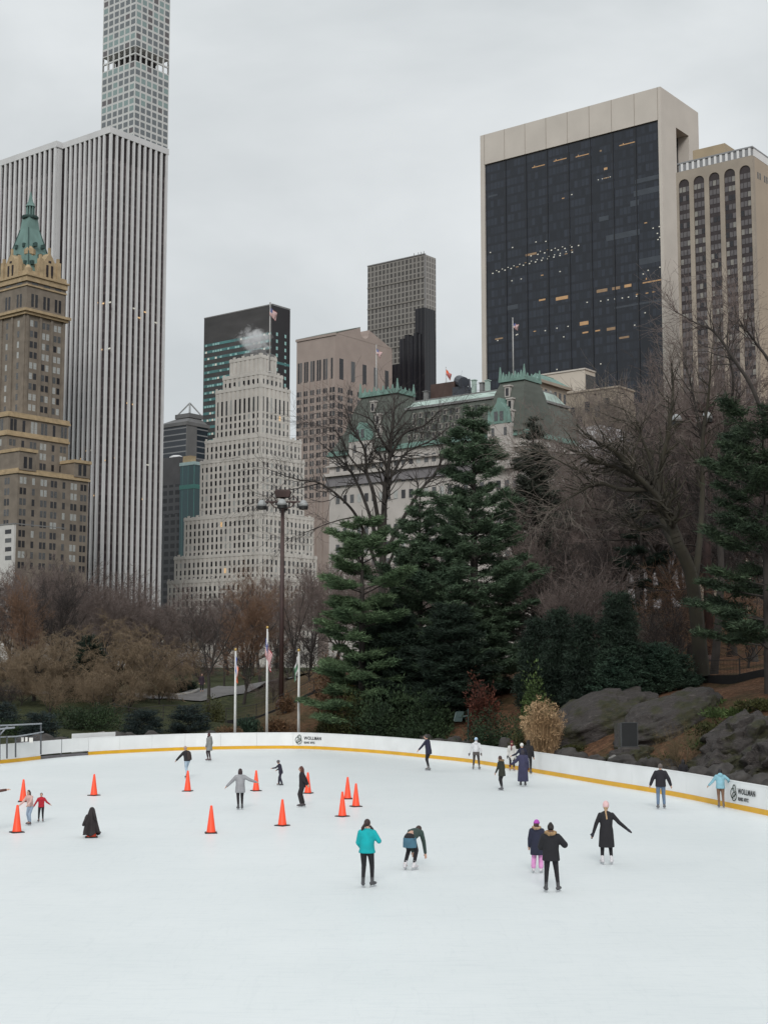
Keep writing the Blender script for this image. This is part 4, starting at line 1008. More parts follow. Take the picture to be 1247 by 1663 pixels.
def roofpole(px, ytop, ybase, Y, zbase, lab, flab, yfl, hoist, fly, style, drop, r=.22, rz=0, sp_=.7):
    p0 = P(px, ybase, Y); h = P(px, ytop, Y).z - zbase
    flagpole((p0.x, p0.y, zbase), h, r, lab, pole_g, 'flagpoles on the roofs', False)
    p = P(px, yfl, Y); flag((p.x, p.y - .3, p.z), hoist, fly, drop, flab, style, rz, spread=sp_, ripple=.35)
roofpole(438, 493, 604, 636, P(427, 606, 640).z - .5, 'tall flagpole on the stepped limestone tower', 'small red and white striped flag above the stepped limestone tower', 499, 3.6, 5.2, US_F, .55, .32)
roofpole(833, 518, 601, 342, zt1 + ZB, 'flagpole on the right crest of the mansard hotel', 'faded red flag on the right crest of the mansard hotel', 525, 1.3, 2.0, US_F, .25, .14)
roofpole(611, 562, 640, 372, zt2 + ZB, 'flagpole on the left crest of the mansard hotel', 'faded red flag on the left crest of the mansard hotel', 566, 1.5, 2.4, US_F, .5, .15, math.pi * .1)
roofpole(724, 597, 632, 385, zM + ZB + 7.0, 'thin flagpole over the plant room of the mansard hotel', 'small red flag over the plant room of the mansard hotel', 600, 1.6, 2.2, ([f_pink, f_pink, f_or], us), .7, .1)

# ------------------------------------------------------------------ steam from the stepped tower
st = bpy.data.materials.new('steam_vapour'); st.use_nodes = True; n, l = st.node_tree.nodes, st.node_tree.links; n.remove(n['Principled BSDF'])
pv = n.new('ShaderNodeVolumePrincipled'); pv.inputs['Color'].default_value = (.97, .97, .98, 1); pv.inputs['Anisotropy'].default_value = .1
t = n.new('ShaderNodeTexCoord'); tx = n.new('ShaderNodeTexNoise'); tx.inputs['Scale'].default_value = .27; tx.inputs['Detail'].default_value = 7; tx.inputs['Roughness'].default_value = .62; tx.inputs['Distortion'].default_value = .6
l.new(t.outputs['Object'], tx.inputs['Vector'])
ln = n.new('ShaderNodeVectorMath'); ln.operation = 'LENGTH'; dv = n.new('ShaderNodeVectorMath'); dv.operation = 'DIVIDE'; dv.inputs[1].default_value = (10.5, 8, 9)
l.new(t.outputs['Object'], dv.inputs[0]); l.new(dv.outputs['Vector'], ln.inputs[0])
ma = n.new('ShaderNodeMath'); ma.operation = 'MULTIPLY_ADD'; ma.inputs[1].default_value = -.55; ma.inputs[2].default_value = -.06; l.new(ln.outputs['Value'], ma.inputs[0])
ad = n.new('ShaderNodeMath'); ad.operation = 'ADD'; l.new(ma.outputs[0], ad.inputs[0]); l.new(tx.outputs['Fac'], ad.inputs[1])
mrn = n.new('ShaderNodeMapRange'); mrn.inputs['From Min'].default_value = 0.06; mrn.inputs['From Max'].default_value = .24; mrn.inputs['To Max'].default_value = .22; l.new(ad.outputs[0], mrn.inputs['Value'])
l.new(mrn.outputs['Result'], pv.inputs['Density']); l.new(pv.outputs['Volume'], n['Material Output'].inputs['Volume'])
p = P(413, 553, 650); mb = MB(); mb.ball((0, 0, 0), (10.8, 8.2, 9.2), 20, 12)
o = mb.build('steam', st, None, False, p); tag(o, 'puff of white steam over the stepped limestone tower', 'steam', kind='stuff')

# ------------------------------------------------------------------ park lamps
rust = mat('rust_brown_steel', (.060, .034, .031), .6, .2, 1.5); lampgrey = mat('lamp_hood_metal', (.33, .34, .34), .5, .1, 2); lampdark = mat('lamp_underside', (.02, .02, .02), .5, .1, 2)
def floodpole(px, Y, ytop, r, label, heads):
    x = (px - CX) / F * Y; zb = tz(x, Y) - .2; h = P(px, ytop, Y).z - zb
    x = P(px, (ytop + proj((x, Y, zb))[1]) / 2, Y).x
    o = empty('light_pole', (x, Y, zb), 0, label, 'light pole', 'tall rust brown light poles')
    mb = MB(); mb.tube((0, 0, 0), (0, 0, h), r, r * .72, 12); mb.build('pole', rust, o, True)
    mb = MB(); mb.lathe([(r * 2.0, 0), (r * 2.0, .35), (r * 1.3, .6)], 12); mb.build('base', rust, o)
    mb = MB(); mb.taper(-.5, .5, -.4, .4, h, -.68, .68, -.5, .5, h + .45); mb.box(-.58, .58, -.4, .4, h + .45, h + .6); mb.build('control_box', rust, o)
    mb = MB(); mb.tube((-heads[0] * 1.0, 0, h - .35), (heads[0], 0, h - .35), .07); mb.tube((0, -heads[0] * .5, h - .6), (0, heads[0] * .5, h - .6), .07)
    for q_ in (-1, 1):
        mb.path([(q_ * .2, 0, h - .9), (q_ * .7, 0, h - .75), (q_ * 1.0, 0, h - .35)], .05)
        for k_ in range(8):                            # iron scrolls
            a, c_ = k_ * .785, (k_ + 1) * .785; mb.tube((q_ * (.85 + .28 * math.cos(a)), 0, h - .2 + .28 * math.sin(a)), (q_ * (.85 + .28 * math.cos(c_)), 0, h - .2 + .28 * math.sin(c_)), .035, n=5)
    mb.build('cross_arm', rust, o)
    for (hx, hy) in ((-heads[0], 0), (heads[0], 0), (0, heads[0] * .5), (0, -heads[0] * .5)):
        mb = MB(); mb.lathe([(.12, .24), (.22, .18), (.35, -.05), (.39, -.26)], 14, (hx, hy, h - .45)); lo = mb.build('lamp_hood', lampgrey, o, True)
        mb = MB(); mb.lathe([(.36, -.50), (.38, -.27)], 14, (hx, hy, h - .45)); mb.build('lens', lampdark, lo)
    return o
floodpole(458, 112, 808, .20, 'tall rust brown light pole with lamp hoods, behind the three flagpoles', (1.65,))
floodpole(1147, 98, 668, .33, 'tall rust brown light pole half hidden by bare branches on the right slope', (1.9,))
lamp_x = ((266, 1042, 190, 'lit street lamp among brown branches, left of the path'), (398, 1060, 170, 'lit street lamp just right of the left flagpole'))
for (px, py, Y, lab) in lamp_x:
    x = (px - CX) / F * Y; zb = tz(x, Y) - .1; h = P(px, py, Y).z - zb
    o = empty('street_lamp', (x, Y, zb), 0, lab, 'street lamp', 'park street lamps')
    mb = MB(); mb.lathe([(.2, 0), (.18, .4), (.08, .7), (.06, h - .4), (.16, h - .3)], 8); mb.build('post', rust, o)
    mb = MB(); mb.lathe([(.06, h - .2), (.13, h), (.09, h + .14), (.03, h + .22)], 10); mb.build('lantern', lit2_m, o, True)
# ------------------------------------------------------------------ trees and shrubs
bark = mat('grey_brown_bark', (.038, .032, .028), .9, .35, 1.5, bump=.4); bark_m = mat('mossy_bark', (.022, .018, .014), .9, .4, .8, col2=(.040, .035, .021), bump=.4)
twig_p = mat('purplish_twigs', (.155, .120, .108), .9, .25, .6); twig_t = mat('tan_twigs', (.19, .138, .088), .9, .3, .6); twig_o = mat('rusty_twigs', (.18, .105, .066), .9, .3, .6)
twig_g = mat('grey_twigs', (.15, .125, .106), .9, .25, .6); twig_d = mat('dark_twigs', (.045, .036, .034), .9, .3, .6)
def needle_mat(name, a, b_): return mat(name, a, .75, 0, .55, col2=b_, island=.45, spec=.3)
pine_g = needle_mat('pine_needles', (.034, .060, .036), (.090, .135, .078)); pine_b = needle_mat('bright_pine_needles', (.042, .076, .036), (.110, .165, .082))
yew_g = needle_mat('dark_yew_needles', (.007, .015, .010), (.020, .036, .022)); fir_g = needle_mat('grey_green_needles', (.028, .036, .028), (.062, .070, .052)); blue_g = needle_mat('bluish_needles', (.010, .020, .019), (.028, .042, .040))
junip = needle_mat('juniper_sprays', (.014, .034, .022), (.045, .075, .048)); leaf_g = needle_mat('glossy_evergreen_leaves', (.010, .022, .010), (.036, .060, .024)); leaf_o = needle_mat('olive_leaves', (.028, .034, .011), (.072, .072, .022))
leaf_y = needle_mat('yellow_leaves', (.20, .13, .02), (.34, .25, .05)); leaf_r = needle_mat('russet_leaves', (.055, .018, .012), (.11, .034, .02)); leaf_b = needle_mat('brown_dry_leaves', (.075, .042, .022), (.17, .095, .05)); straw = needle_mat('dry_straw', (.26, .165, .085), (.46, .32, .19)); leaf_l = needle_mat('light_green_leaves', (.035, .06, .018), (.09, .13, .04))

def tubes_np(segs, k):
    a = np.array(segs, dtype=np.float64); p0, p1, r0, r1 = a[:, :3], a[:, 3:6], a[:, 6], a[:, 7]
    d = p1 - p0; d /= np.maximum(np.linalg.norm(d, axis=1, keepdims=True), 1e-9)
    ref = np.where(np.abs(d[:, 2:3]) > .9, np.array([[1.0, 0, 0]]), np.array([[0, 0, 1.0]]))
    u = np.cross(d, ref); u /= np.linalg.norm(u, axis=1, keepdims=True); w = np.cross(d, u)
    th = np.arange(k) * 2 * math.pi / k
    ring = u[:, None, :] * np.cos(th)[None, :, None] + w[:, None, :] * np.sin(th)[None, :, None]
    v = np.concatenate([p0[:, None] + ring * r0[:, None, None], p1[:, None] + ring * r1[:, None, None]], 1)   # N,2k,3
    i = np.arange(k); j = (i + 1) % k; f = np.stack([i, j, k + j, k + i], 1)
    faces = (np.arange(len(a)) * 2 * k)[:, None, None] + f[None]
    return v.reshape(-1, 3), faces.reshape(-1, 4)
def rot_about(d, ang, rnd):
    """turn unit vector d by ang about a random azimuth"""
    x, y, z = d
    if abs(z) < .9: ax = (-y, x, 0)
    else: ax = (1, 0, 0)
    n_ = math.sqrt(sum(c * c for c in ax)); ax = [c / n_ for c in ax]
    b_ = (y * ax[2] - z * ax[1], z * ax[0] - x * ax[2], x * ax[1] - y * ax[0])
    t = rnd.random() * 2 * math.pi; ca, sa = math.cos(ang), math.sin(ang); ct, st_ = math.cos(t), math.sin(t)
    return [d[i] * ca + (ax[i] * ct + b_[i] * st_) * sa for i in range(3)]
def grow_tree(seed, H, r0, trunk=.3, limbs=5, spread=45, levels=4, kids=5, up=.06, wig=.13, droop=0.0, lean=(0, 0), ratio=.62, segs_per=5, twig_r=.010, twigs_end=3, clear=0.35, limb_len=.5):
    rnd = random.Random(seed); out = []
    def branch(p, d, L, r, lvl):
        n_ = segs_per if lvl < levels else 3; st_ = L / n_
        rr = r
        for i in range(n_):
            bend = up if lvl < levels - 1 else up * .5 - droop
            d = [d[k] + rnd.gauss(0, wig) + (bend if k == 2 else 0) for k in range(3)]
            if droop and lvl >= 2: d[2] -= droop * .6
            q_ = math.sqrt(sum(c * c for c in d)); d = [c / q_ for c in d]
            p2 = [p[k] + d[k] * st_ for k in range(3)]
            r2 = max(twig_r * .6, r * (1 - .62 * (i + 1) / n_))
            out.append((*p, *p2, rr, r2)); p, rr = p2, r2
            t = (i + 1) / n_
            if lvl < levels:
                k_ = kids / n_ * (1.25 if t > .3 else .5)
                for _ in range(int(k_) + (rnd.random() < k_ - int(k_))):
                    branch(p, rot_about(d, R(rnd.uniform(28, 62)), rnd), L * ratio * rnd.uniform(.55, 1.05) * (1.1 - .45 * t), max(twig_r, rr * rnd.uniform(.45, .7)), lvl + 1)
        if lvl < levels:
            for _ in range(2): branch(p, rot_about(d, R(rnd.uniform(12, 34)), rnd), L * ratio * rnd.uniform(.6, .95), max(twig_r, rr * .85), lvl + 1)
    p = [0, 0, -.3]; d = [lean[0], lean[1], 1]; q_ = math.sqrt(sum(c * c for c in d)); d = [c / q_ for c in d]
    hT = H * trunk + .3; n_ = 5; rr = r0 * 1.25
    for i in range(n_):
        d = [d[k] + rnd.gauss(0, wig * .35) for k in range(3)]; q_ = math.sqrt(sum(c * c for c in d)); d = [c / q_ for c in d]
        p2 = [p[k] + d[k] * hT / n_ for k in range(3)]; r2 = r0 * (1 - .22 * (i + 1) / n_)
        out.append((*p, *p2, rr, r2)); p, rr = p2, r2
    for i in range(limbs):
        a = 2 * math.pi * (i + rnd.uniform(-.25, .25)) / limbs; th = R(spread * rnd.uniform(.55, 1.1)) if i else R(spread * .2)
        dd = [math.sin(th) * math.cos(a) + lean[0] * .5, math.sin(th) * math.sin(a) + lean[1] * .5, math.cos(th)]
        branch(p, dd, H * limb_len * rnd.uniform(.8, 1.1), rr * rnd.uniform(.5, .72), 1)
    return out
def tree_meshes(segs, thick, mats, names=('trunk', 'crown')):
    big = [s for s in segs if s[6] >= thick]; small = [s for s in segs if s[6] < thick]
    v, f = tubes_np(big, 7); a = mesh_np(names[0], v, f, 4, mats[0], True)
    v, f = tubes_np(small, 3); b_ = mesh_np(names[1], v, f, 4, mats[1])
    return a, b_
def crown_top(segs): return max(s[5] for s in segs)
PROTO = {}
def proto(key, thick, mats, **kw):
    sg = grow_tree(**kw); PROTO[key] = (*tree_meshes(sg, thick, mats), crown_top(sg))
proto('elm1', .05, (bark, twig_p), seed=1, H=18, r0=.34, spread=42, limbs=5, levels=4, kids=7.5, wig=.15, twig_r=.014)
proto('elm2', .05, (bark, twig_p), seed=2, H=18, r0=.30, spread=34, limbs=6, levels=4, kids=7.5, wig=.17, twig_r=.014, up=.09)
proto('elm3', .05, (bark, twig_d), seed=3, H=18, r0=.32, spread=50, limbs=5, levels=4, kids=7.5, wig=.16, twig_r=.014, trunk=.2)
proto('oak', .055, (bark_m, twig_g), seed=4, H=18, r0=.42, spread=62, limbs=6, levels=4, kids=6, wig=.2, twig_r=.013, trunk=.22, up=.03)
proto('cypress', .05, (bark, twig_o), seed=5, H=16, r0=.22, spread=16, limbs=5, levels=4, kids=9.5, wig=.12, twig_r=.016, trunk=.15, ratio=.5, up=.1, limb_len=.75)
proto('willow', .05, (bark, twig_t), seed=6, H=10, r0=.30, spread=70, limbs=7, levels=4, kids=9.5, wig=.22, twig_r=.018, trunk=.14, droop=.15, up=.04, limb_len=.62)
proto('willow2', .05, (bark, twig_t), seed=16, H=10, r0=.28, spread=66, limbs=7, levels=4, kids=9.5, wig=.24, twig_r=.018, trunk=.14, droop=.19, up=.05, limb_len=.6)
for i_ in range(3): proto('far%d' % i_, .08, (bark, twig_p), seed=70 + i_, H=17, r0=.3, spread=44, limbs=6, levels=4, kids=8, wig=.15, twig_r=.024, trunk=.2, up=.07, limb_len=.55)
proto('slim', .04, (bark, twig_d), seed=7, H=16, r0=.20, spread=22, limbs=4, levels=4, kids=6, wig=.14, twig_r=.011, trunk=.35, ratio=.5, up=.1)
proto('redtwig', .035, (bark, mat('reddish_twigs', (.125, .075, .066), .9, .25, .6)), seed=8, H=8, r0=.12, spread=40, limbs=7, levels=3, kids=14, wig=.16, twig_r=.014, trunk=.08, up=.1, limb_len=.7)
def gpt(px, Y): x = (px - CX) / F * Y; return x, Y, tz(x, Y)
def put_tree(key, px, Y, ytop, label, group, rz=0.0, name='bare_tree', cat='tree', wide=1.0, crown=None, yb=None):
    a, b_, h = PROTO[key]; x, y, z = gpt(px, Y)
    if yb is not None: z = min(z, P(px, yb, Y).z)
    s = (P(px, ytop, Y).z - z) / h
    o = empty(name, (x, y, z), rz, label, cat, group, s); o.scale = (s * wide, s * wide, s)
    link('trunk', a, o)
    c = link('crown', b_, o)
    if crown: c.material_slots[0].link = 'OBJECT'; c.material_slots[0].material = crown
    return o
TR = random.Random(11)
# far line of bare trees before the buildings (left)
gfar = 'far bare trees in front of the towers'
nb = {-1: 'at the left edge', 0: 'before the white block', 1: 'before the spired hotel', 2: 'before the marble tower'}
far = [(-20, 185, 915, 'elm1', 'leftmost bare grey tree, cut by the left edge'), (18, 170, 905, 'elm2', 'bare grey tree standing in front of the low white block'), (62, 190, 893, 'elm1', 'bare grey tree before the left half of the spired hotel'),
       (104, 176, 888, 'elm3', 'bare grey tree before the right half of the spired hotel'), (140, 195, 905, 'elm2', 'bare tree before the gap of spired hotel and marble tower'), (172, 180, 925, 'elm1', 'bare tree before the left bays of the marble tower'),
       (208, 200, 930, 'elm3', 'bare tree before the middle bays of the marble tower'), (244, 186, 945, 'elm2', 'bare tree before the right corner of the marble tower'), (282, 205, 962, 'elm1', 'bare tree before the dark stepped office block'),
       (318, 190, 955, 'elm2', 'bare tree before the left foot of the stepped tower'), (372, 200, 930, 'elm3', 'bare tree before the middle foot of the stepped tower'), (412, 182, 945, 'elm1', 'bare tree left of the rust brown light pole, far back'),
       (505, 190, 900, 'elm2', 'bare tree right of the rust brown light pole, far back'), (545, 200, 880, 'elm1', 'bare tree before the left foot of the mansard hotel'), (660, 190, 850, 'elm3', 'bare tree before the middle foot of the mansard hotel'), (700, 175, 870, 'elm2', 'bare tree behind the two green pines')]
far += [(40, 215, 900, '', 'bare tree behind the rusty narrow tree, before the spired hotel'), (122, 212, 910, '', 'bare tree far back before the right edge of the spired hotel'), (190, 222, 938, '', 'bare tree far back before the marble tower, left of its middle'),
        (226, 214, 948, '', 'bare tree far back before the marble tower, right of its middle'), (262, 225, 960, '', 'bare tree far back at the right foot of the marble tower'), (345, 215, 965, '', 'bare tree far back below the dark stepped block and limestone tower'), (450, 215, 930, '', 'bare tree far back, behind the left light pole'), (600, 180, 900, '', 'bare tree far back, seen between the shorter pine and mansard hotel')]
for i, (px, Y, yt, k_, lab) in enumerate(far): put_tree('far%d' % (i % 3), px, Y, yt, lab, gfar, TR.uniform(0, 6.28), wide=1.1)
# middle distance on the left
gm_ = 'bare trees on the left lawn'
put_tree('cypress', 52, 135, 928, 'rusty brown narrow bare tree at the left, before the spired hotel', gm_, .4, wide=1.0)
put_tree('elm2', 92, 140, 900, 'bare dark forked tree with long upright limbs, left of the marble tower', gm_, 2.1, wide=.8, crown=twig_d)
put_tree('willow', 60, 118, 1012, 'low spreading tan brown tree at the far left of the lawn', gm_, .9, wide=1.15, cat='tree')
put_tree('willow2', 190, 120, 985, 'widest tan brown drooping tree, left of the stone path', gm_, 2.6, wide=1.25)
put_tree('willow', 252, 132, 1000, 'tan brown drooping tree just behind the path, right of the widest one', gm_, 4.4, wide=1.0)
put_tree('willow2', 128, 128, 1008, 'tan brown drooping tree between the two largest ones on the lawn', gm_, 5.2, wide=1.0)
put_tree('willow', 5, 130, 1020, 'tan brown drooping tree cut by the left edge', gm_, 3.2, wide=1.1)
put_tree('slim', 342, 112, 925, 'dark slender bare tree on the lawn, left of the flagpoles', gm_, 1.0, wide=1.25)
put_tree('cypress', 398, 125, 945, 'rusty brown narrow bare tree behind the left flagpole', gm_, 2.4, wide=1.3)
put_tree('elm2', 425, 150, 900, 'bare tree with reddish tips behind the tallest flagpole', gm_, 3.9, wide=1.0, crown=twig_o)
put_tree('elm1', 478, 140, 905, 'bare grey brown tree behind the right flagpole', gm_, .3, wide=.9)
put_tree('slim', 366, 150, 985, 'thin bare tree behind the left flagpole, near the path', gm_, 3.0, wide=1.2)
put_tree('redtwig', 300, 150, 1050, 'low thicket of reddish stems behind the path', gm_, 1.0, name='bare_shrub', cat='shrub', wide=1.6)
put_tree('redtwig', 505, 125, 1010, 'low thicket of dark stems right of the right flagpole', gm_, 2.0, name='bare_shrub', cat='shrub', wide=1.5, crown=twig_d)
put_tree('redtwig', 20, 112, 1100, 'low dark thicket at the left edge behind the railing', gm_, 3.0, name='bare_shrub', cat='shrub', wide=1.6, crown=twig_d)
put_tree('redtwig', 445, 118, 1075, 'low brown thicket at the foot of the light pole', gm_, 4.0, name='bare_shrub', cat='shrub', wide=1.3, crown=twig_p)
for i, (px, Y, yt, w_, lab) in enumerate(((85, 110, 1085, 1.5, 'low tan thicket below the left drooping tree'), (165, 112, 1080, 1.5, 'low tan thicket below the widest drooping tree'), (215, 114, 1075, 1.5, 'low tan thicket left of the path end'), (262, 122, 1068, 1.5, 'low tan thicket touching the stone path'), (40, 114, 1080, 1.5, 'low tan thicket between the two leftmost tan trees'), (325, 165, 1050, 2.0, 'low brown thicket beyond the walker on the path'), (400, 168, 1045, 2.0, 'low brown thicket beyond the left flagpole'), (470, 160, 1040, 2.0, 'low brown thicket beyond the right flagpole'), (250, 175, 1040, 2.0, 'low brown thicket far behind the path'))):
    put_tree('redtwig', px, Y, yt, lab, 'low thickets on the left lawn', i * 1.3, name='bare_shrub', cat='shrub', wide=w_, crown=twig_t if i < 5 else twig_d)
# big bare trees drawn limb by limb
def limb_tree(px0, Y, limbs, r0, label, thick, mats, seed, twl, group, levels=3, kids=5, droop=0.0, wig=.2):
    thick = .019
    """limbs: lists of picture directions with depth shifts; twigs grow from them"""
    rnd = random.Random(seed); x, y, z = gpt(px0, Y); out = []
    rad = lambda t, ra, rb: ra + (rb - ra) * t
    def branch(p, d, L, r, lvl):
        n_ = 5 if lvl < levels else 3; rr = r
        for i in range(n_):
            d = [d[k] + rnd.gauss(0, wig) + ((.05 if lvl < levels else .02) - droop if k == 2 else 0) for k in range(3)]
            q_ = math.sqrt(sum(c * c for c in d)); d = [c / q_ for c in d]
            p2 = [p[k] + d[k] * L / n_ for k in range(3)]; r2 = max(.007, r * (1 - .6 * (i + 1) / n_))
            out.append((*p, *p2, rr, r2)); p, rr = p2, r2
            if lvl < levels:
                for _ in range(rnd.choice((1, 1, 2))): branch(p, rot_about(d, R(rnd.uniform(25, 60)), rnd), L * rnd.uniform(.42, .7), max(.011, rr * .62), lvl + 1)
    for (pts, ra, rb) in limbs:
        w_ = [P(a, b_, Y + dz) for a, b_, dz in pts]
        c = catmull(w_, 6) if len(w_) > 2 else [w_[0].lerp(w_[1], t / 6) for t in range(7)]
        m_ = len(c) - 1; ra, rb = ra * .78, rb * .7
        for i in range(m_):
            a, b_ = c[i], c[i + 1]; d = (b_ - a).normalized(); jig = .04 * ra
            out.append((a.x - x, a.y - y, a.z - z, b_.x - x, b_.y - y, b_.z - z, rad(i / m_, ra, rb), rad((i + 1) / m_, ra, rb)))
            if i > m_ * .35:
                for _ in range(rnd.choice((1, 2)) if i < m_ - 1 else kids):
                    branch([b_.x - x, b_.y - y, b_.z - z], rot_about(list(d), R(rnd.uniform(20, 65)), rnd), twl * rnd.uniform(.5, 1.1), max(.016, rad((i + 1) / m_, ra, rb) * .42), 1)
    a, b_ = tree_meshes(out, thick, mats)
    o = empty('bare_tree', (x, y, z), 0, label, 'tree', group); link('trunk', a, o); link('crown', b_, o); return o
gb = 'large bare trees on the slope'
D = 0
limb_tree(622, 116, [
    ([(622, 1095, 0), (620, 1000, 0), (622, 900, 0), (625, 800, 0), (633, 740, 0), (637, 690, 0), (640, 650, 1)], .50, .09),
    ([(626, 790, 0), (640, 765, 1), (660, 735, 2), (700, 715, 3), (735, 690, 4)], .20, .05), ([(633, 745, 0), (655, 705, -1), (690, 690, -2), (712, 668, -3)], .17, .05),
    ([(634, 735, 0), (620, 715, -1), (612, 700, -1), (600, 680, -2), (560, 665, -3)], .16, .04), ([(620, 880, 0), (606, 800, -1), (596, 770, -1), (592, 730, -2), (575, 700, -2), (560, 660, -2)], .24, .06),
    ([(618, 900, 0), (598, 830, 1), (580, 785, 2), (565, 760, 2), (545, 740, 3), (515, 715, 4)], .22, .05), ([(616, 930, 0), (585, 850, -1), (560, 815, -2), (520, 785, -3), (480, 778, -4), (430, 760, -5)], .20, .03),
    ([(625, 900, 0), (650, 850, 1), (680, 800, 1), (705, 770, 2), (722, 740, 3), (745, 725, 4)], .24, .06), ([(624, 930, 0), (660, 860, -2), (700, 830, -3), (735, 805, -3), (760, 780, -4)], .17, .05),
    ([(575, 840, -1), (550, 845, -1), (520, 855, -2), (470, 875, -3)], .09, .02), ([(596, 770, 0), (570, 745, 0), (545, 700, 0), (505, 690, 0)], .12, .03), ([(520, 785, -3), (490, 792, -3), (450, 800, -3), (425, 815, -3)], .07, .02)],
    .62, 'large bare tree with long forking dark limbs, behind the green pines', .03, (bark, twig_d), 21, 3.4, gb, levels=2, kids=3)
limb_tree(1135, 84, [
    ([(1139, 1098, 0), (1130, 1000, 0), (1120, 930, -.5), (1100, 880, -1), (1085, 840, -1), (1065, 805, -1.5), (1040, 780, -2), (1000, 760, -3), (960, 745, -4), (925, 730, -4)], .62, .08),
    ([(1085, 840, -1), (1060, 800, -2), (1030, 770, -3), (1000, 735, -4), (960, 712, -5), (935, 690, -5)], .28, .05), ([(1050, 795, -2), (1010, 795, -3), (970, 785, -4), (930, 805, -5), (890, 830, -5)], .22, .04),
    ([(1100, 880, -1), (1075, 855, 0), (1040, 860, 0), (1000, 835, 1), (960, 825, 1)], .2, .04), ([(1118, 920, 0), (1080, 860, 2), (1070, 780, 3), (1085, 700, 3), (1092, 640, 4), (1090, 590, 4)], .32, .06),
    ([(1125, 960, 0), (1135, 880, 1), (1140, 800, 2), (1140, 720, 2), (1150, 640, 2), (1155, 570, 2)], .30, .05), ([(1030, 770, -3), (1025, 740, -3), (1040, 700, -3), (1020, 670, -3), (985, 655, -3)], .14, .03),
    ([(1000, 760, -3), (965, 770, -4), (930, 760, -5), (890, 740, -6), (850, 730, -6)], .11, .02), ([(1070, 820, -1), (1060, 760, 0), (1045, 720, 0), (1030, 690, 0), (1000, 680, 0), (970, 668, 0)], .18, .03)],
    .62, 'largest bare tree on the right slope, its thick mossy trunk leaning left', .03, (bark_m, twig_g), 22, 2.5, gb, levels=2, kids=5)
limb_tree(1166, 88, [
    ([(1158, 1100, 0), (1166, 1000, 0), (1170, 920, 0), (1165, 840, 0), (1168, 760, 0), (1180, 690, 0), (1200, 640, 0)], .36, .08), ([(1168, 900, 0), (1185, 840, 1), (1205, 790, 1), (1235, 750, 1), (1265, 720, 1)], .22, .06),
    ([(1166, 830, 0), (1150, 760, 1), (1135, 690, 1), (1120, 620, 1), (1105, 560, 2)], .2, .05), ([(1180, 690, 0), (1190, 620, -1), (1180, 560, -1), (1185, 500, -1)], .14, .03), ([(1265, 760, -6), (1225, 640, -6), (1195, 590, -6), (1160, 540, -6), (1130, 525, -6), (1095, 505, -6)], .19, .03),
    ([(1290, 700, -5), (1255, 600, -5), (1225, 555, -5), (1200, 520, -5), (1190, 490, -5)], .16, .03)],
    .4, 'tall bare tree right of the leaning one, reaching before the arched hotel', .03, (bark, twig_p), 23, 2.8, gb, levels=2, kids=5)
gr_ = 'bare trees on the right hill'
for (px, Y, yt, k_, w_, rz, lab) in (
    (1010, 120, 590, 'elm1', .9, 1.0, 'tall bare tree before the foot of the black glass slab'), (1060, 112, 560, 'elm2', .9, 2.0, 'tall bare tree before the right edge of the black glass slab'),
    (1120, 108, 545, 'elm3', .9, 3.0, 'tall bare tree before the left bays of the arched hotel'), (1185, 104, 520, 'elm1', 1.0, 4.0, 'tall bare tree before the right bays of the arched hotel'), (1245, 100, 505, 'elm2', 1.0, 5.0, 'tall bare tree cut by the right edge'),
    (965, 118, 800, 'elm2', .95, .6, 'bare grey tree before the weathered tan block'), (905, 125, 700, 'elm2', .9, 2.2, 'grey bare tree with dense branches, right of the taller green pine'), (945, 108, 800, 'elm3', 1.0, 1.8, 'lower bare tree on the slope, above the dark yews'),
    (1085, 122, 640, 'elm1', 1.0, 2.9, 'bare tree behind the leaning tree on the hill'), (1220, 95, 610, 'elm3', 1.0, .2, 'dark bare tree near the right edge'), (890, 112, 800, 'elm2', 1.0, 4.6, 'bare tree between the taller pine and the yews')):
    put_tree(k_, px, Y, yt, lab, gr_, rz, wide=w_)
for i, (px, Y, yt, lab) in enumerate(((880, 150, 760, 'far bare tree beyond the grey green evergreen'), (930, 146, 720, 'far bare tree below the weathered tan block'), (985, 152, 700, 'far bare tree below the low white block'), (1035, 148, 650, 'far bare tree between the black slab and the hill'), (1080, 155, 640, 'far bare tree on the hilltop before the slab frame'), (1130, 150, 620, 'far bare tree on the hilltop before the arched hotel'), (1175, 146, 610, 'far bare tree on the hilltop, left of the right edge pine'), (1225, 150, 590, 'far bare tree on the hilltop at the right edge'), (960, 132, 860, 'lower far bare tree above the purple thicket'), (1010, 134, 840, 'lower far bare tree behind the small conifer'), (1100, 130, 800, 'lower far bare tree behind the leaning trunk'), (1190, 128, 790, 'lower far bare tree behind the right light pole'), (1262, 120, 560, 'far bare tree cut by the right edge'))):
    put_tree('far%d' % (i % 3), px, Y, yt, lab, 'far bare trees on the right hill', i * 1.7, wide=1.05)
for (px, Y, yt, w_, rz, c_, lab) in ((940, 96, 885, 1.3, 0, twig_p, 'purple brown thicket above the dark yews'), (985, 100, 900, 1.2, 1.5, twig_p, 'purple brown thicket left of the small conifer'), (1090, 92, 960, 1.2, 2.4, twig_d, 'dark thicket by the trunk of the leaning tree'), (910, 99, 930, 1.2, 3.3, twig_p, 'purple brown thicket beside the taller pine'), (1210, 90, 930, 1.2, 4.0, twig_o, 'rusty thicket behind the wire fence'), (1100, 100, 890, 1.4, 5.0, twig_o, 'rusty thicket higher on the right hill'), (1055, 96, 985, 1.0, .7, twig_g, 'grey thicket right of the dark yews')):
    put_tree('redtwig', px, Y, yt, lab, 'thickets on the right slope', rz, name='bare_shrub', cat='shrub', wide=w_, crown=c_)

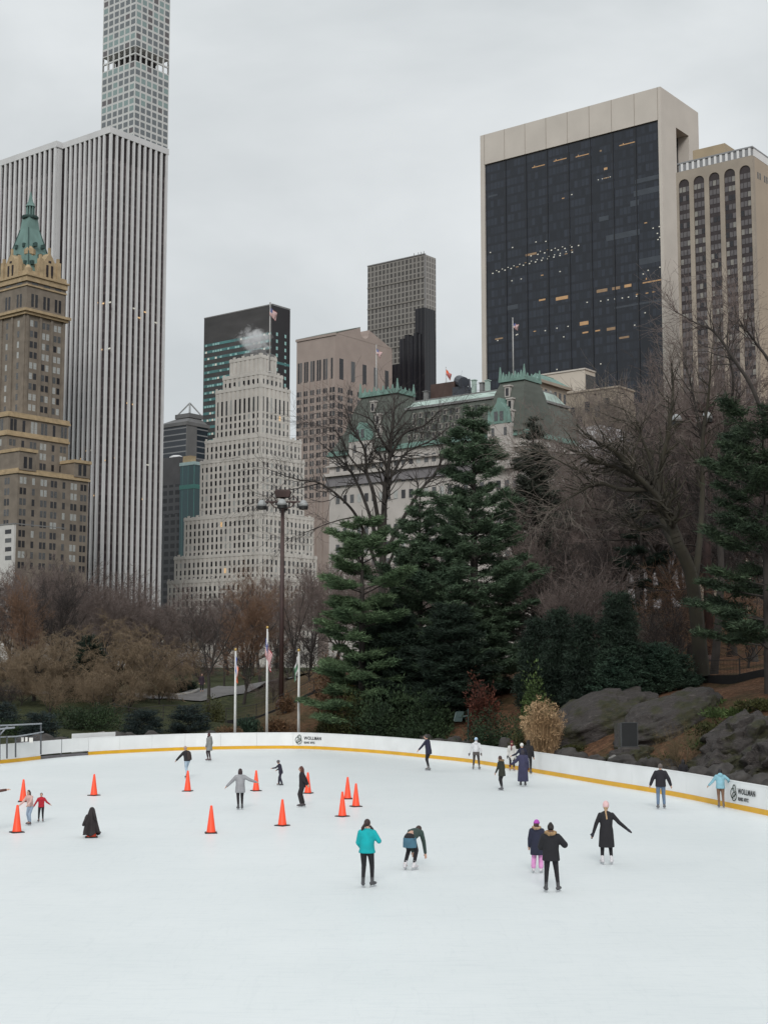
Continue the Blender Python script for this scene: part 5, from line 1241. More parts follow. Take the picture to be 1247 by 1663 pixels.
# needle and leaf makers
def blades(pos, dirs, L, W, rnd):
    """one narrow three-cornered blade per row"""
    d = dirs / np.maximum(np.linalg.norm(dirs, axis=1, keepdims=True), 1e-9)
    s = np.cross(d, rnd.normal(size=d.shape)); s /= np.maximum(np.linalg.norm(s, axis=1, keepdims=True), 1e-9)
    v = np.stack([pos - s * W[:, None] / 2, pos + s * W[:, None] / 2, pos + d * L[:, None]], 1)
    return v.reshape(-1, 3), np.arange(len(pos) * 3).reshape(-1, 3)
def conifer(seed, H, Rm, z0, m, step=.8, per=5, prof=None, tuft=26, nb_=15, L=.34, W=.05, rise=.12, sag=0.0, flat=.45, gap=0.0):
    rnd = np.random.default_rng(seed); segs = [(0, 0, -.3, 0, 0, H * .5, H * .017 + .06, H * .011 + .03), (0, 0, H * .5, 0, 0, H, H * .011 + .03, .02)]
    pos, dirs = [], []
    z = z0
    while z < H * .985:
        t = (z - z0) / (H - z0); Lb = Rm * (prof(t) if prof else (1 - t) ** .8) ; k = max(3, int(per * (.6 + .4 * (1 - t))))
        a0 = rnd.uniform(0, 6.28)
        for i in range(k):
            if rnd.random() < gap: continue
            a = a0 + 6.28 * (i + rnd.uniform(-.3, .3)) / k; l_ = Lb * rnd.uniform(.6, 1.12) + .25; zz = z + rnd.uniform(-.3, .3) * step
            e = rise + .5 * t + rnd.normal(0, .07); prev = np.array([0, 0, zz]); n_ = 5
            pts = [prev]
            for q_ in range(1, n_ + 1):
                u = q_ / n_; pts.append(np.array([math.cos(a) * l_ * u, math.sin(a) * l_ * u, zz + l_ * (e * u - sag * u * (1 - u) * 2 + .10 * u * u)]))
            for q_ in range(n_): segs.append((*pts[q_], *pts[q_ + 1], .05 * (1 - q_ / n_) * min(1, l_ / 3) + .012, .05 * (1 - (q_ + 1) / n_) * min(1, l_ / 3) + .01))
            m_ = max(4, int(nb_ * l_ / Rm * 1.2)) if l_ > .8 else 4
            for _ in range(m_):
                u = rnd.uniform(.28, 1.0) ** .75; f = u * n_; i0 = min(int(f), n_ - 1); c = pts[i0] + (pts[i0 + 1] - pts[i0]) * (f - i0)
                side = rnd.normal(0, .22) * l_ * (1.15 - u); c = c + np.array([-math.sin(a), math.cos(a), 0]) * side + np.array([0, 0, rnd.normal(0, .06) + .05 * l_ * .2])
                od = np.array([math.cos(a) * .8, math.sin(a) * .8, .35]) + np.array([-math.sin(a), math.cos(a), 0]) * np.sign(side) * .6
                dd = rnd.normal(size=(tuft, 3)) * np.array([.8, .8, flat]) + od * .8; pp = c + rnd.normal(size=(tuft, 3)) * np.array([.20, .20, .055])
                pos.append(pp); dirs.append(dd)
        z += step * rnd.uniform(.8, 1.2)
    pos, dirs = np.vstack(pos), np.vstack(dirs); n_ = len(pos)
    v, f = blades(pos, dirs, L * rnd.uniform(.6, 1.2, n_), W * rnd.uniform(.7, 1.3, n_), rnd)
    tv, tf = tubes_np(segs, 5)
    return mesh_np('trunk', tv, tf, 4, bark, True), mesh_np('foliage', v, f, 3, m)
def put_two(name, meshes, loc, label, cat, group=None, rz=0.0, s=1.0, wide=1.0, names=('trunk', 'crown')):
    o = empty(name, loc, rz, label, cat, group); o.scale = (s * wide, s * wide, s)
    link(names[0], meshes[0], o); link(names[1], meshes[1], o); return o
x, y, z = gpt(770, 100); hB = P(770, 662, 100).z - z
pB = conifer(31, hB, 5.5, .6, pine_g, step=.72, per=8, prof=lambda t: (1 - t) ** .78 * (.86 + .18 * math.sin(t * 26)) + .05, tuft=34, nb_=50, gap=.12, L=.36, W=.062)
put_two('pine_tree', pB, (x, y, z), 'taller green pine with layered branches, before the mansard hotel', 'tree', 'green pines by the rink')
x, y, z = gpt(588, 97); hA = P(588, 828, 97).z - z
pA = conifer(32, hA, 3.55, .9, pine_b, step=1.0, per=9, prof=lambda t: min(1, (1 - t) * 2.2 + .1) ** .8 * (.85 + .22 * math.sin(t * 34)), tuft=36, nb_=48, gap=.2, rise=.02, flat=.35, L=.36, W=.062)
put_two('pine_tree', pA, (x, y, z), 'shorter bright green pine with flat layered branches, right of the flagpoles', 'tree', 'green pines by the rink')
x, y, z = gpt(682, 103); hC = P(682, 800, 103).z - z
pC = conifer(33, hC, 4.0, .6, pine_g, step=.66, per=7, tuft=32, nb_=36, gap=.1, W=.06, prof=lambda t: min(1, (1 - t) * 1.5) ** .9)
put_two('pine_tree', pC, (x, y, z), 'ragged green pine standing between the two larger pines', 'tree', 'green pines by the rink')
x, y, z = gpt(1232, 72); hE = P(1232, 700, 72).z - z
pE = conifer(34, hE, 4.2, 2.4, needle_mat('dark_pine_needles', (.016, .030, .018), (.048, .074, .038)), step=.75, per=6, tuft=34, nb_=40, gap=.15, W=.06, prof=lambda t: .55 + .45 * (1 - t))  # darker needle colours than the other pines
put_two('pine_tree', pE, (x + .4, y, z), 'green pine with drooping separate boughs at the right edge', 'tree', 'green pines by the rink')
x, y, z = gpt(868, 118); hD = P(868, 676, 118).z - z
pD = conifer(35, hD, 4.6, 2.0, fir_g, step=.6, per=7, W=.06, tuft=30, nb_=36, gap=.1, prof=lambda t: (1 - t) ** .85, sag=.1)
put_two('fir_tree', pD, (x, y, z), 'grey green evergreen behind the taller pine, right of it', 'tree', 'dark evergreens on the slope')
x, y, z = gpt(1042, 104); hF = P(1042, 795, 104).z - z
pF = conifer(36, hF, 2.9, 2.2, yew_g, step=1.1, per=5, tuft=32, nb_=30, gap=.2, W=.06)
put_two('fir_tree', pF, (x, y, z), 'small dark conifer with gaps between boughs, left of the leaning trunk', 'tree', 'dark evergreens on the slope')
for (px, Y, yt, sd, lab) in ((735, 95, 985, 42, 'dark evergreen under the taller pine, on its left'), (640, 98, 990, 43, 'dark evergreen under the ragged pine'),):
    x, y, z = gpt(px, Y); m_ = conifer(sd, P(px, yt, Y).z - z, 3.0, .2, yew_g, step=.42, per=8, tuft=30, nb_=26, W=.06, prof=lambda t: (1 - t) ** .6)
    put_two('fir_tree', m_, (x, y, z), lab, 'tree', 'dark evergreens on the slope')
for (px, Y, yt, sd, w_, lab) in ((150, 126, 1035, 51, 2.0, 'dark evergreen half hidden by tan branches on the lawn'), (115, 122, 1075, 52, 1.8, 'low dark evergreen under the widest tan tree'),):
    x, y, z = gpt(px, Y); m_ = conifer(sd, P(px, yt, Y).z - z, w_, .2, yew_g, step=.42, per=7, tuft=28, nb_=18, W=.06)
    put_two('fir_tree', m_, (x, y, z), lab, 'tree', 'dark evergreens on the lawn')

def bush(seed, rx, ry, rz, n_leaf, L, W, m, clumps=14, updir=.5, stem_m=None, ragged=.35, fill=.5, at=None):
    rnd = np.random.default_rng(seed); pos, dirs, segs = [], [], []
    k = max(20, n_leaf // clumps)
    for i in range(clumps):
        a = rnd.uniform(0, 6.28); q_ = rnd.uniform(0, 1) ** .5; e = rnd.uniform(.12, 1)
        c = np.array([math.cos(a) * rx * q_ * .8, math.sin(a) * ry * q_ * .8, rz * (e * .72) * math.sqrt(max(.05, 1 - q_ * q_ * .8))]); r_ = np.array([rx, ry, rz]) * rnd.uniform(.25, .25 + ragged)
        d = rnd.normal(size=(k, 3)); d /= np.linalg.norm(d, axis=1, keepdims=True); rr = rnd.uniform(fill, 1.0, (k, 1))
        p_ = c + d * r_ * rr; p_[:, 2] = np.maximum(p_[:, 2], .02); pos.append(p_); dirs.append(d + np.array([0, 0, updir]) + rnd.normal(0, .5, (k, 3)))
        segs.append((0, 0, -.1, c[0] * .5, c[1] * .5, c[2] * .55, .03, .02)); segs.append((c[0] * .5, c[1] * .5, c[2] * .55, *c, .02, .008))
    pos, dirs = np.vstack(pos), np.vstack(dirs)
    if at is not None:
        ok = outside(pos[:, 0] + at[0], pos[:, 1] + at[1]) > .42; pos, dirs = pos[ok], dirs[ok]
        segs = [s_ for s_ in segs if float(outside([s_[3] + at[0]], [s_[4] + at[1]])[0]) > .4]
    n_ = len(pos)
    v, f = blades(pos, dirs, L * rnd.uniform(.6, 1.3, n_), W * rnd.uniform(.6, 1.3, n_), rnd)
    tv, tf = tubes_np(segs, 4)
    return mesh_np('stems', tv, tf, 4, stem_m or bark), mesh_np('foliage', v, f, 3, m)
def put_bush(px, Y, hw, ytop, seed, m, n_, L, W, label, name='shrub', cat='shrub', group=None, depth=None, dz=-.1, **kw):
    x, y, z = gpt(px, Y); rx = hw / F * Y; h = max(.3, P(px, ytop, Y).z - z)
    o = put_two(name, bush(seed, rx, depth or rx * .8, h, n_, L, W, m, at=(x, y), **kw), (x, y, z + dz), label, cat, group, names=('stems', 'foliage')); return o
ge = 'evergreen shrubs behind the boards'
put_bush(630, 94.5, 62, 1098, 61, leaf_g, 9000, .22, .11, 'largest dark green leafy shrub, below the shorter pine', group=ge, clumps=30)
put_bush(560, 96.5, 45, 1135, 62, leaf_o, 5000, .2, .1, 'olive green leafy shrub just right of the right flagpole', group=ge, clumps=20)
put_bush(590, 96, 40, 1108, 69, leaf_o, 5000, .2, .1, 'olive tinged shrub above the board logo', group=ge, clumps=20)
put_bush(700, 92.5, 42, 1120, 63, leaf_g, 5000, .2, .1, 'dark leafy shrub left of the red leaved shrub', group=ge, clumps=20)
put_bush(775, 90, 28, 1090, 64, leaf_r, 3000, .2, .1, 'dark red leaved shrub below the taller pine', group=ge, clumps=14)
put_bush(800, 84, 62, 1148, 65, leaf_g, 6000, .17, .09, 'low dark ground shrub behind the green floodlight', group=ge, clumps=26)
put_bush(690, 91.5, 55, 1168, 66, leaf_g, 5000, .17, .09, 'low dark ground shrub left of the green floodlight', group=ge, clumps=24)
put_bush(840, 79, 40, 1160, 67, leaf_o, 3500, .16, .08, 'low olive ground shrub left of the tan grass', group=ge, clumps=18)
put_bush(545, 103, 36, 1045, 68, leaf_b, 4500, .2, .09, 'brown dry leaved shrub at the foot of the shorter pine', group=ge, clumps=18, stem_m=twig_o)
put_bush(577, 102, 15, 1048, 70, leaf_y, 1500, .22, .1, 'yellow leaved shrub at the foot of the shorter pine', group=ge, clumps=8)
put_bush(640, 100, 10, 1035, 75, leaf_b, 900, .22, .1, 'thin russet shrub between the pines', group=ge, clumps=7)
put_bush(866, 85, 34, 1088, 71, leaf_l, 3500, .18, .1, 'mid green shrub above the tan grass', group=ge, clumps=16)
for i, (px, Y, yt, hw, lab) in enumerate(((905, 86, 1000, 26, 'dark upright yew above the tan grass, leftmost of the yews'), (945, 84, 1010, 24, 'lower dark yew in the middle of the row'), (1002, 83, 975, 38, 'tallest broad dark yew, rightmost of the row'), (870, 88, 1010, 30, 'dark yew merging with the foot of the taller pine'))):
    x, y, z = gpt(px, Y); m_ = conifer(80 + i, P(px, yt, Y).z - z, hw / F * Y, .1, yew_g, step=.28, per=9, tuft=28, nb_=14, L=.26, W=.055, rise=.7, flat=1.2, prof=lambda t, k_=(.5, .7, .6, .8)[i]: (1 - t) ** k_)
    put_two('yew', m_, (x, y, z), lab, 'shrub', 'dark yews on the slope')
for i, (px, Y, yt, hw, m, lab) in enumerate(((1005, 82.5, 1062, 40, junip, 'spreading green juniper below the tallest yew'), (1062, 83, 1056, 34, junip, 'spreading green juniper with rising sprays, left of the bare slope'), (1100, 83.5, 1072, 22, junip, 'low dark juniper at the end of the black edging'), (1165, 66, 1128, 55, leaf_l, 'low green ground cover on the bank under the bare slope'), (1225, 66, 1112, 40, leaf_o, 'olive ground cover on the bank at the right edge'))):
    x, y, z = gpt(px, Y); rx = hw / F * Y
    if m is junip:
        mm_ = conifer(90 + i, max(.9, P(px, yt, Y).z - z), rx, .1, m, step=.2, per=8, tuft=24, nb_=16, L=.2, W=.05, rise=.25, prof=lambda t: (1 - t) ** .4)
    else: mm_ = bush(90 + i, rx, rx * .45, .5, 3500, .2, .09, m, clumps=26)
    put_two('juniper' if m is junip else 'ground_cover_shrub', mm_, (x, y, z), lab, 'shrub', 'spreading shrubs on the right bank')
for i, (px, Y, yt, hw, lab) in enumerate(((309, 100.5, 1150, 29, 'rounded bluish dwarf spruce on the lawn, left of the flagpoles'), (236, 99, 1158, 28, 'bluish dwarf spruce behind the boards, right of the gate'), (72, 92, 1163, 30, 'bluish dwarf spruce beside the railing'), (12, 100, 1150, 22, 'small bluish dwarf spruce at the left edge'))):
    x, y, z = gpt(px, Y); m_ = conifer(100 + i, P(px, yt, Y).z - z, hw / F * Y, .1, blue_g, step=.28, per=7, tuft=24, nb_=12, L=.17, W=.045, rise=.15, prof=lambda t: (1 - t) ** .45)
    put_two('dwarf_spruce', m_, (x, y, z), lab, 'shrub', 'dwarf spruces behind the boards')
gl = 'low shrubs on the left lawn'
put_bush(150, 103, 60, 1138, 111, leaf_g, 6000, .18, .08, 'wide low dark yew hedge, right of the railing', group=gl, clumps=26, fill=.3)
put_bush(297, 134, 26, 1100, 112, yew_g, 3500, .22, .09, 'low dark juniper beside the stone path', group=gl, clumps=16)
put_bush(352, 108, 22, 1128, 113, leaf_o, 1200, .2, .08, 'thin green shrub at the foot of the slender bare tree', group=gl, clumps=12)
put_bush(405, 101, 22, 1158, 114, junip, 2200, .2, .08, 'green shrub behind the left flagpole', group=gl, clumps=12)
put_bush(455, 101, 28, 1163, 115, leaf_b, 2500, .18, .08, 'brown dry shrub between the two right flagpoles', group=gl, clumps=14)
put_bush(520, 98, 22, 1150, 116, leaf_o, 2200, .18, .08, 'olive shrub right of the right flagpole, close to the boards', group=gl, clumps=12)
put_bush(380, 99, 30, 1172, 117, leaf_b, 2200, .16, .07, 'low dry brush along the boards by the left flagpole', group=gl, clumps=14)
put_bush(30, 97, 45, 1165, 118, leaf_g, 3500, .18, .08, 'dark low shrub behind the railing at the left edge', group=gl, clumps=20)
put_bush(465, 106, 13, 1118, 119, leaf_b, 1200, .18, .08, 'dry brown bush at the base of the left light pole', group=gl, clumps=9, stem_m=twig_d)
# the brown twiggy bush by the tablet
m_ = grow_tree(121, 3.0, .05, trunk=.04, limbs=12, spread=50, levels=3, kids=8, up=.12, wig=.16, twig_r=.008, limb_len=.75)
q_ = along(s_for(1108, 1.9)) + nrm(s_for(1108, 1.9)) * 1.9; x, y, z = q_[0], q_[1], tz(q_[0], q_[1]); sc_ = (P(1108, 1163, y).z - z) / crown_top(m_)
m_ = [s for s in m_ if float(outside([x + s[3] * sc_], [y + s[4] * sc_])[0]) > .3]
v_, f_ = tubes_np([s for s in m_ if s[6] >= .015], 4); ta = mesh_np('stems', v_, f_, 4, twig_t); v_, f_ = tubes_np([s for s in m_ if s[6] < .015], 3); tb = mesh_np('twigs', v_, f_, 4, mat('olive_brown_twigs', (.115, .085, .045), .9, .3, 1))
put_two('bare_shrub', (ta, tb), (x, y, z), 'olive brown twiggy bush right of the dark tablet', 'shrub', None, 0, sc_, 1.0, ('stems', 'twigs'))
# tall dry ornamental grass
rnd = np.random.default_rng(7); x, y, z = gpt(879, 77); n_ = 1500; hG = P(879, 1116, 77).z - z
a = rnd.uniform(0, 6.28, n_); t_ = rnd.uniform(0, 1, n_) ** .6; base_p = np.stack([np.cos(a) * t_ * .35, np.sin(a) * t_ * .35, np.zeros(n_)], 1)
di = np.stack([np.cos(a) * t_ * .34, np.sin(a) * t_ * .34, np.ones(n_)], 1) + rnd.normal(0, .06, (n_, 3)); Ls = hG * rnd.uniform(.4, .95, n_) * (1.05 - .35 * t_)
v_, f_ = blades(base_p, di, Ls, np.full(n_, .05), rnd); ba = mesh_np('blades', v_, f_, 3, straw)
tips = (base_p + di / np.linalg.norm(di, axis=1, keepdims=True) * (Ls * .93)[:, None])[:260]; pp = np.repeat(tips, 22, 0) + rnd.normal(0, .09, (260 * 22, 3)); dd = rnd.normal(size=pp.shape) + np.array([0, 0, .6])
v_, f_ = blades(pp, dd, rnd.uniform(.08, .2, len(pp)), np.full(len(pp), .05), rnd); pl = mesh_np('plumes', v_, f_, 3, straw)
put_two('ornamental_grass', (ba, pl), (x, y, z - .05), 'tall clump of dry tan ornamental grass above the boards', 'grass', names=('blades', 'plumes'))
# brush and ground cover over the rocky bank
for i, (px, dist, hw, hh, m_, n_, lab) in enumerate(((930, 2.6, .9, .5, leaf_o, 1500, 'low olive brush at the foot of the largest outcrop'), (1000, 5.8, .8, .6, leaf_o, 1500, 'olive brush in the cleft between the two outcrops'), (1050, 1.4, .8, .6, leaf_b, 1500, 'dry brown brush below the dark tablet'), (1140, 7.6, 1.6, .5, leaf_l, 3500, 'green ground cover above the twiggy bush'), (1190, 7.0, 1.5, .5, leaf_l, 3000, 'green ground cover above the jagged rock face'), (1165, 5.2, 1.3, .7, leaf_o, 2500, 'olive brush left of the jagged rock face'), (1235, 7.4, 1.4, .5, leaf_o, 2500, 'olive ground cover at the right edge of the bank'), (1190, 1.5, .8, .5, leaf_b, 1200, 'dry brown brush behind the skater in light blue'), (880, 2.0, .9, .6, leaf_o, 1500, 'low olive brush below the tan grass'), (845, 2.2, .9, .7, leaf_b, 1500, 'dry brown brush left of the tan grass'), (900, 1.2, .7, .35, leaf_r, 900, 'low dark red brush along the boards, below the tan grass'), (1075, 2.2, .9, .8, leaf_o, 1500, 'olive brush right of the dark tablet'))):
    by = float(np.interp(px, [a for a, c in BOARD_PX], [c for a, c in BOARD_PX])); s_ = s_for(px, dist); q_ = along(s_) + nrm(s_) * dist; z = tz(q_[0], q_[1])
    put_two('brush', bush(300 + i, hw, hw * .7, hh, n_, .15, .07, m_, clumps=16, at=(q_[0], q_[1])), (q_[0], q_[1], z + .05), lab, 'shrub', 'brush on the right bank', names=('stems', 'foliage'))
# ------------------------------------------------------------------ rocks, fences, tablet, railing, floodlight
from mathutils import noise as mnoise
schist = bpy.data.materials.new('mossy_schist'); schist.use_nodes = True
n, l = schist.node_tree.nodes, schist.node_tree.links; b = n['Principled BSDF']; b.inputs['Roughness'].default_value = .85
t = n.new('ShaderNodeTexCoord')
def nz3(scale, detail, stretch=None, rough=.6):
    x = n.new('ShaderNodeTexNoise'); x.inputs['Scale'].default_value = scale; x.inputs['Detail'].default_value = detail; x.inputs['Roughness'].default_value = rough
    if stretch:
        m_ = n.new('ShaderNodeMapping'); m_.inputs['Scale'].default_value = stretch; m_.inputs['Rotation'].default_value = (.5, .3, .6); l.new(t.outputs['Object'], m_.inputs['Vector']); l.new(m_.outputs['Vector'], x.inputs['Vector'])
    else: l.new(t.outputs['Object'], x.inputs['Vector'])
    return x.outputs['Fac']
def rmp(src, stops):
    r = n.new('ShaderNodeValToRGB'); e = r.color_ramp.elements
    while len(e) < len(stops): e.new(.5)
    for i, (p_, c_) in enumerate(stops): e[i].position = p_; e[i].color = (*c_, 1)
    l.new(src, r.inputs['Fac']); return r.outputs['Color']
st_ = nz3(1.6, 8, (.7, 4, 4), .7)
base = rmp(st_, [(.28, (.010, .009, .009)), (.40, (.042, .036, .034)), (.52, (.072, .062, .058)), (.545, (.014, .012, .011)), (.57, (.075, .064, .060)), (.75, (.145, .128, .118))])
moss = rmp(nz3(3.5, 6), [(.35, (.022, .024, .010)), (.65, (.055, .052, .022))])
mk = rmp(nz3(.75, 5), [(.46, (0, 0, 0)), (.58, (1, 1, 1))])
mg = n.new('ShaderNodeMix'); mg.data_type = 'RGBA'; l.new(mk, mg.inputs['Factor']); l.new(base, mg.inputs['A']); l.new(moss, mg.inputs['B']); l.new(mg.outputs['Result'], b.inputs['Base Color'])
bpn = n.new('ShaderNodeBump'); bpn.inputs['Strength'].default_value = .9; bpn.inputs['Distance'].default_value = .3; l.new(st_, bpn.inputs['Height']); l.new(bpn.outputs['Normal'], b.inputs['Normal'])
pale_rock = mat('grey_boulder', (.052, .047, .044), .9, .35, 2.5, bump=.6); lite_rock = mat('pale_boulder', (.20, .19, .18), .9, .3, 2.5, bump=.5)
def rock_mesh(seed, r, nu=40, nv=26, amp=.28, m=None, layers=.10, facet=0.0):
    rnd = random.Random(seed); off = Vector((rnd.uniform(-50, 50), rnd.uniform(-50, 50), rnd.uniform(-50, 50)))
    mb = MB(); mb.ball((0, 0, 0), 1.0, nu, nv); vs = []
    for v in mb.v:
        v = Vector(v); k = 1 + amp * mnoise.noise(v * 1.3 + off) + amp * .55 * mnoise.noise(v * 3.1 + off) + amp * .28 * mnoise.noise(v * 7 + off)
        w_ = mnoise.noise(Vector((v.x * 1.2 + v.z * 4.5, v.y * 1.2 + v.z * 3, 2)) + off); k += layers * max(-.6, min(1, w_ * 5)) * .45 + .035 * mnoise.noise(Vector((v.x * 3 + v.z * 16, v.y * 5, v.z * 4)) + off)
        if facet:
            c = mnoise.cell(v * 2.2 + off); k += facet * (c - .5)
        vs.append((v.x * r[0] * k, v.y * r[1] * k, v.z * r[2] * k))
    mb.v = vs; return mb.mesh('rock', m or schist, True)
def rock(px, dist, zc, r, seed, label, tilt=20.0, group=None, m=None, **kw):
    """px picks a place along the boards, dist how far behind them"""
    s = s_for(px, dist)
    nn = nrm(s); q_ = along(s) + nn * dist; rz = math.atan2(nn[1], nn[0]) - math.pi / 2
    me = rock_mesh(seed, r, m=m, **kw); M = Matrix.Rotation(rz, 4, 'Z') @ Matrix.Rotation(R(tilt), 4, 'X')
    co = np.empty(len(me.vertices) * 3, dtype=np.float32); me.vertices.foreach_get('co', co); co = co.reshape(-1, 3) @ np.array(M.to_3x3()).T
    for _ in range(2):                                  # keep the stone behind the boards
        d = outside(co[:, 0] + q_[0], co[:, 1] + q_[1]); push = np.maximum(0, .45 - d); co[:, 0] += nn[0] * push; co[:, 1] += nn[1] * push
    me.vertices.foreach_set('co', co.astype(np.float32).ravel()); me.update()
    o = link('rock_outcrop', me); o.location = (q_[0], q_[1], zc); return tag(o, label, 'rock', group)
gk = 'schist outcrops on the right bank'
rock(962, 5.2, 2.2, (3.0, 3.5, 1.45), 3, 'largest rounded grey schist outcrop, left of the dark tablet', 26, gk, nu=96, nv=60, amp=.2)
rock(908, 3.4, 1.2, (1.9, 2.2, .9), 4, 'low mossy outcrop at the foot of the tan grass', 24, gk, nu=64, nv=40, amp=.22)
rock(1088, 6.0, 2.6, (2.6, 3.0, 1.35), 5, 'rounded grey schist outcrop right of the dark tablet', 24, gk, nu=96, nv=60, amp=.2)
rock(1020, 2.7, .9, (1.6, 1.2, .8), 6, 'broken mossy rock ledge below the dark tablet', 20, gk, nu=56, nv=36, amp=.3, facet=.16)
rock(1205, 4.2, 1.9, (2.2, 2.2, 1.3), 7, 'jagged dark rock face by the right edge', 30, gk, nu=80, nv=50, amp=.3, facet=.22)
rock(1250, 3.2, 1.3, (1.8, 1.7, 1.1), 8, 'jagged brown rock face cut by the right edge', 30, gk, nu=70, nv=44, amp=.3, facet=.22)
rock(1165, 2.6, 1.0, (1.5, 1.4, .8), 9, 'reddish low rock behind the skater in light blue', 25, gk, nu=56, nv=36, amp=.3, facet=.18)
rock(800, 2.2, .6, (1.6, .9, .45), 10, 'flat dark rock ledge behind the skater in the white sweater', 15, gk, nu=40, nv=26, amp=.3, facet=.15)
RR = random.Random(77)
for i, (px, dy, w_) in enumerate([(700, -6, .62), (722, -4, .45), (748, -3, .5), (783, -5, .8), (800, -4, .5), (884, -3, .55), (902, -5, .5), (925, -3, .4), (948, -7, .48), (962, -6, .55), (978, -2, .45), (996, -3, .6), (1015, -6, .5), (1033, -3, .6), (1050, -7, .5), (1068, -2, .55), (1092, -4, .6), (1112, -6, .7), (1132, -3, .6), (1152, -4, .55), (1178, -2, .6), (1206, -4, .6), (1232, -3, .55), (350, -2, .5), (268, -1, .55), (192, -6, .8), (212, -1, .6), (105, -3, .7), (82, -2, .6), (128, 0, .5), (232, 0, .5), (520, -1, .4), (655, -2, .5), (675, -3, .55), (860, -4, .5), (838, -3, .45)]):
    s = s_at(px, float(np.interp(px, [a for a, c in BOARD_PX], [c for a, c in BOARD_PX]))); q_ = along(s) + nrm(s) * (1.0 + w_ * .6 + RR.uniform(0, .5))
    zz = tz(q_[0], q_[1]); top = P(px, float(np.interp(px, [a for a, c in BOARD_PX], [c for a, c in BOARD_PX])), 1).z
    o = link('boulder', rock_mesh(200 + i, (w_ * RR.uniform(.9, 1.4), w_ * RR.uniform(.7, 1), w_ * RR.uniform(.7, .95)), 18, 12, .3, lite_rock if i in (8, 25) else pale_rock)); o.location = (q_[0], q_[1], max(zz, .62 + RR.uniform(0, .25))); o.rotation_euler = (0, 0, RR.uniform(0, 6))
    tag(o, 'pale round boulder behind the boards, %s' % ('left of the tablet' if i == 8 else 'right of the gate') if i in (8, 25) else 'dark grey boulder lying just behind the white boards', 'boulder', 'boulders along the boards')
# dark tablet on the rock
slate_t = mat('dark_tablet_metal', (.008, .009, .010), .8, .2, 3); rimm = mat('tablet_rim', (.034, .037, .039), .6, .1, 3)
p = P(1021, 1193, 65.8); o = empty('tablet', p, R(8), 'dark rectangular metal tablet set between the two rounded rock outcrops', 'plaque')
mb = MB(); mb.box(-.36, .36, -.04, .04, -.52, .52); mb.build('plate', slate_t, o)
mb = MB(); mb.box(-.40, -.36, -.06, .05, -.56, .56); mb.box(.36, .40, -.06, .05, -.56, .56); mb.box(-.36, .36, -.06, .05, .52, .56); mb.box(-.36, .36, -.06, .05, -.56, -.52); mb.build('rim', rimm, o)
mb = MB(); mb.box(-.44, .44, -.16, .3, -.66, -.565); mb.build('stone_sill', pale_rock, o)
mb = MB(); mb.box(-.33, .33, .05, 1.2, -.6, .5); mb.build('backing_stone', schist, o)
# floodlight
flm = mat('dark_green_metal', (.018, .04, .038), .45, .2, 3); p = P(752, 1163, 87.0); zb = tz(p.x, p.y)
o = empty('floodlight', (p.x, p.y, zb - .1), 0, 'dark green box floodlight on a thin post behind the boards', 'floodlight')
h = p.z - zb + .1
mb = MB(); mb.tube((.3, 0, 0), (.3, 0, h + .45), .045); mb.tube((.3, 0, h), (0, 0, h), .04); mb.build('post', flm, o)
mb = MB(); mb.taper(-.55, -.1, -.3, .3, h - .32, -.42, .02, -.3, .3, h + .28); mb.build('housing', flm, o)
mb = MB(); mb.taper(-.59, -.555, -.26, .26, h - .28, -.465, -.43, -.26, .26, h + .24); mb.build('lens', mat('floodlight_lens', (.10, .13, .13), .3, .1, 3), o)
mb = MB(); mb.box(-.3, .1, -.34, -.305, h - .05, h + .05); mb.box(-.3, .1, .305, .34, h - .05, h + .05); mb.build('yoke', flm, o)
# wire fences
wirem = mat('dark_fence_wire', (.028, .024, .022), .7, .2, 2); edgem = mat('black_edging', (.012, .011, .011), .9, .3, 1)
def fence(pts, h, step, label, group, edging=None, wires=5, pr=.035):
    cc = catmull([Vector((x, y, 0)) for x, y in pts], 10); L = [0]
    for a, b_ in zip(cc[:-1], cc[1:]): L.append(L[-1] + (b_ - a).length)
    k = max(2, int(L[-1] / step)); ps = []
    for i in range(k + 1):
        s = L[-1] * i / k; x = float(np.interp(s, L, [c.x for c in cc])); y = float(np.interp(s, L, [c.y for c in cc])); ps.append(Vector((x, y, tz(x, y))))
    o = empty('wire_fence', ps[0], 0, label, 'fence', group); o0 = ps[0]
    for p in ps:
        q_ = p - o0; mb = MB(); mb.tube(q_ + Vector((0, 0, -.3)), q_ + Vector((0, 0, h)), pr, pr, 6); mb.build('post', wirem, o)
    mb = MB()
    for j in range(wires):
        for a, b_ in zip(ps[:-1], ps[1:]): mb.tube(a - o0 + Vector((0, 0, h * (j + .6) / wires)), b_ - o0 + Vector((0, 0, h * (j + .6) / wires)), .010 if j < wires - 1 else .022, n=4, cap=False)
    for a, b_ in zip(ps[:-1], ps[1:]):
        for q_ in range(10): c = a.lerp(b_, q_ / 10) - o0; mb.tube(c + Vector((0, 0, .05)), c + Vector((0, 0, h * .95)), .007, n=3, cap=False)
    mb.build('wire_mesh', wirem, o)
    if edging:
        mb = MB()
        for a, b_ in zip(ps[:-1], ps[1:]):
            d = (b_ - a); d.z = 0; d.normalize(); nn = Vector((-d.y, d.x, 0)) * .1; a2, b2 = a - o0, b_ - o0
            if nn.y > 0: nn = -nn
            f_ = nn * 3.5
            mb.frus([a2 + f_ + Vector((0, 0, -.3)), b2 + f_ + Vector((0, 0, -.3)), b2 + f_ - nn + Vector((0, 0, -.3)), a2 + f_ - nn + Vector((0, 0, -.3))], [a2 + f_ + Vector((0, 0, edging)), b2 + f_ + Vector((0, 0, edging)), b2 + f_ - nn + Vector((0, 0, edging)), a2 + f_ - nn + Vector((0, 0, edging))])
        mb.build('edging', edgem, o)
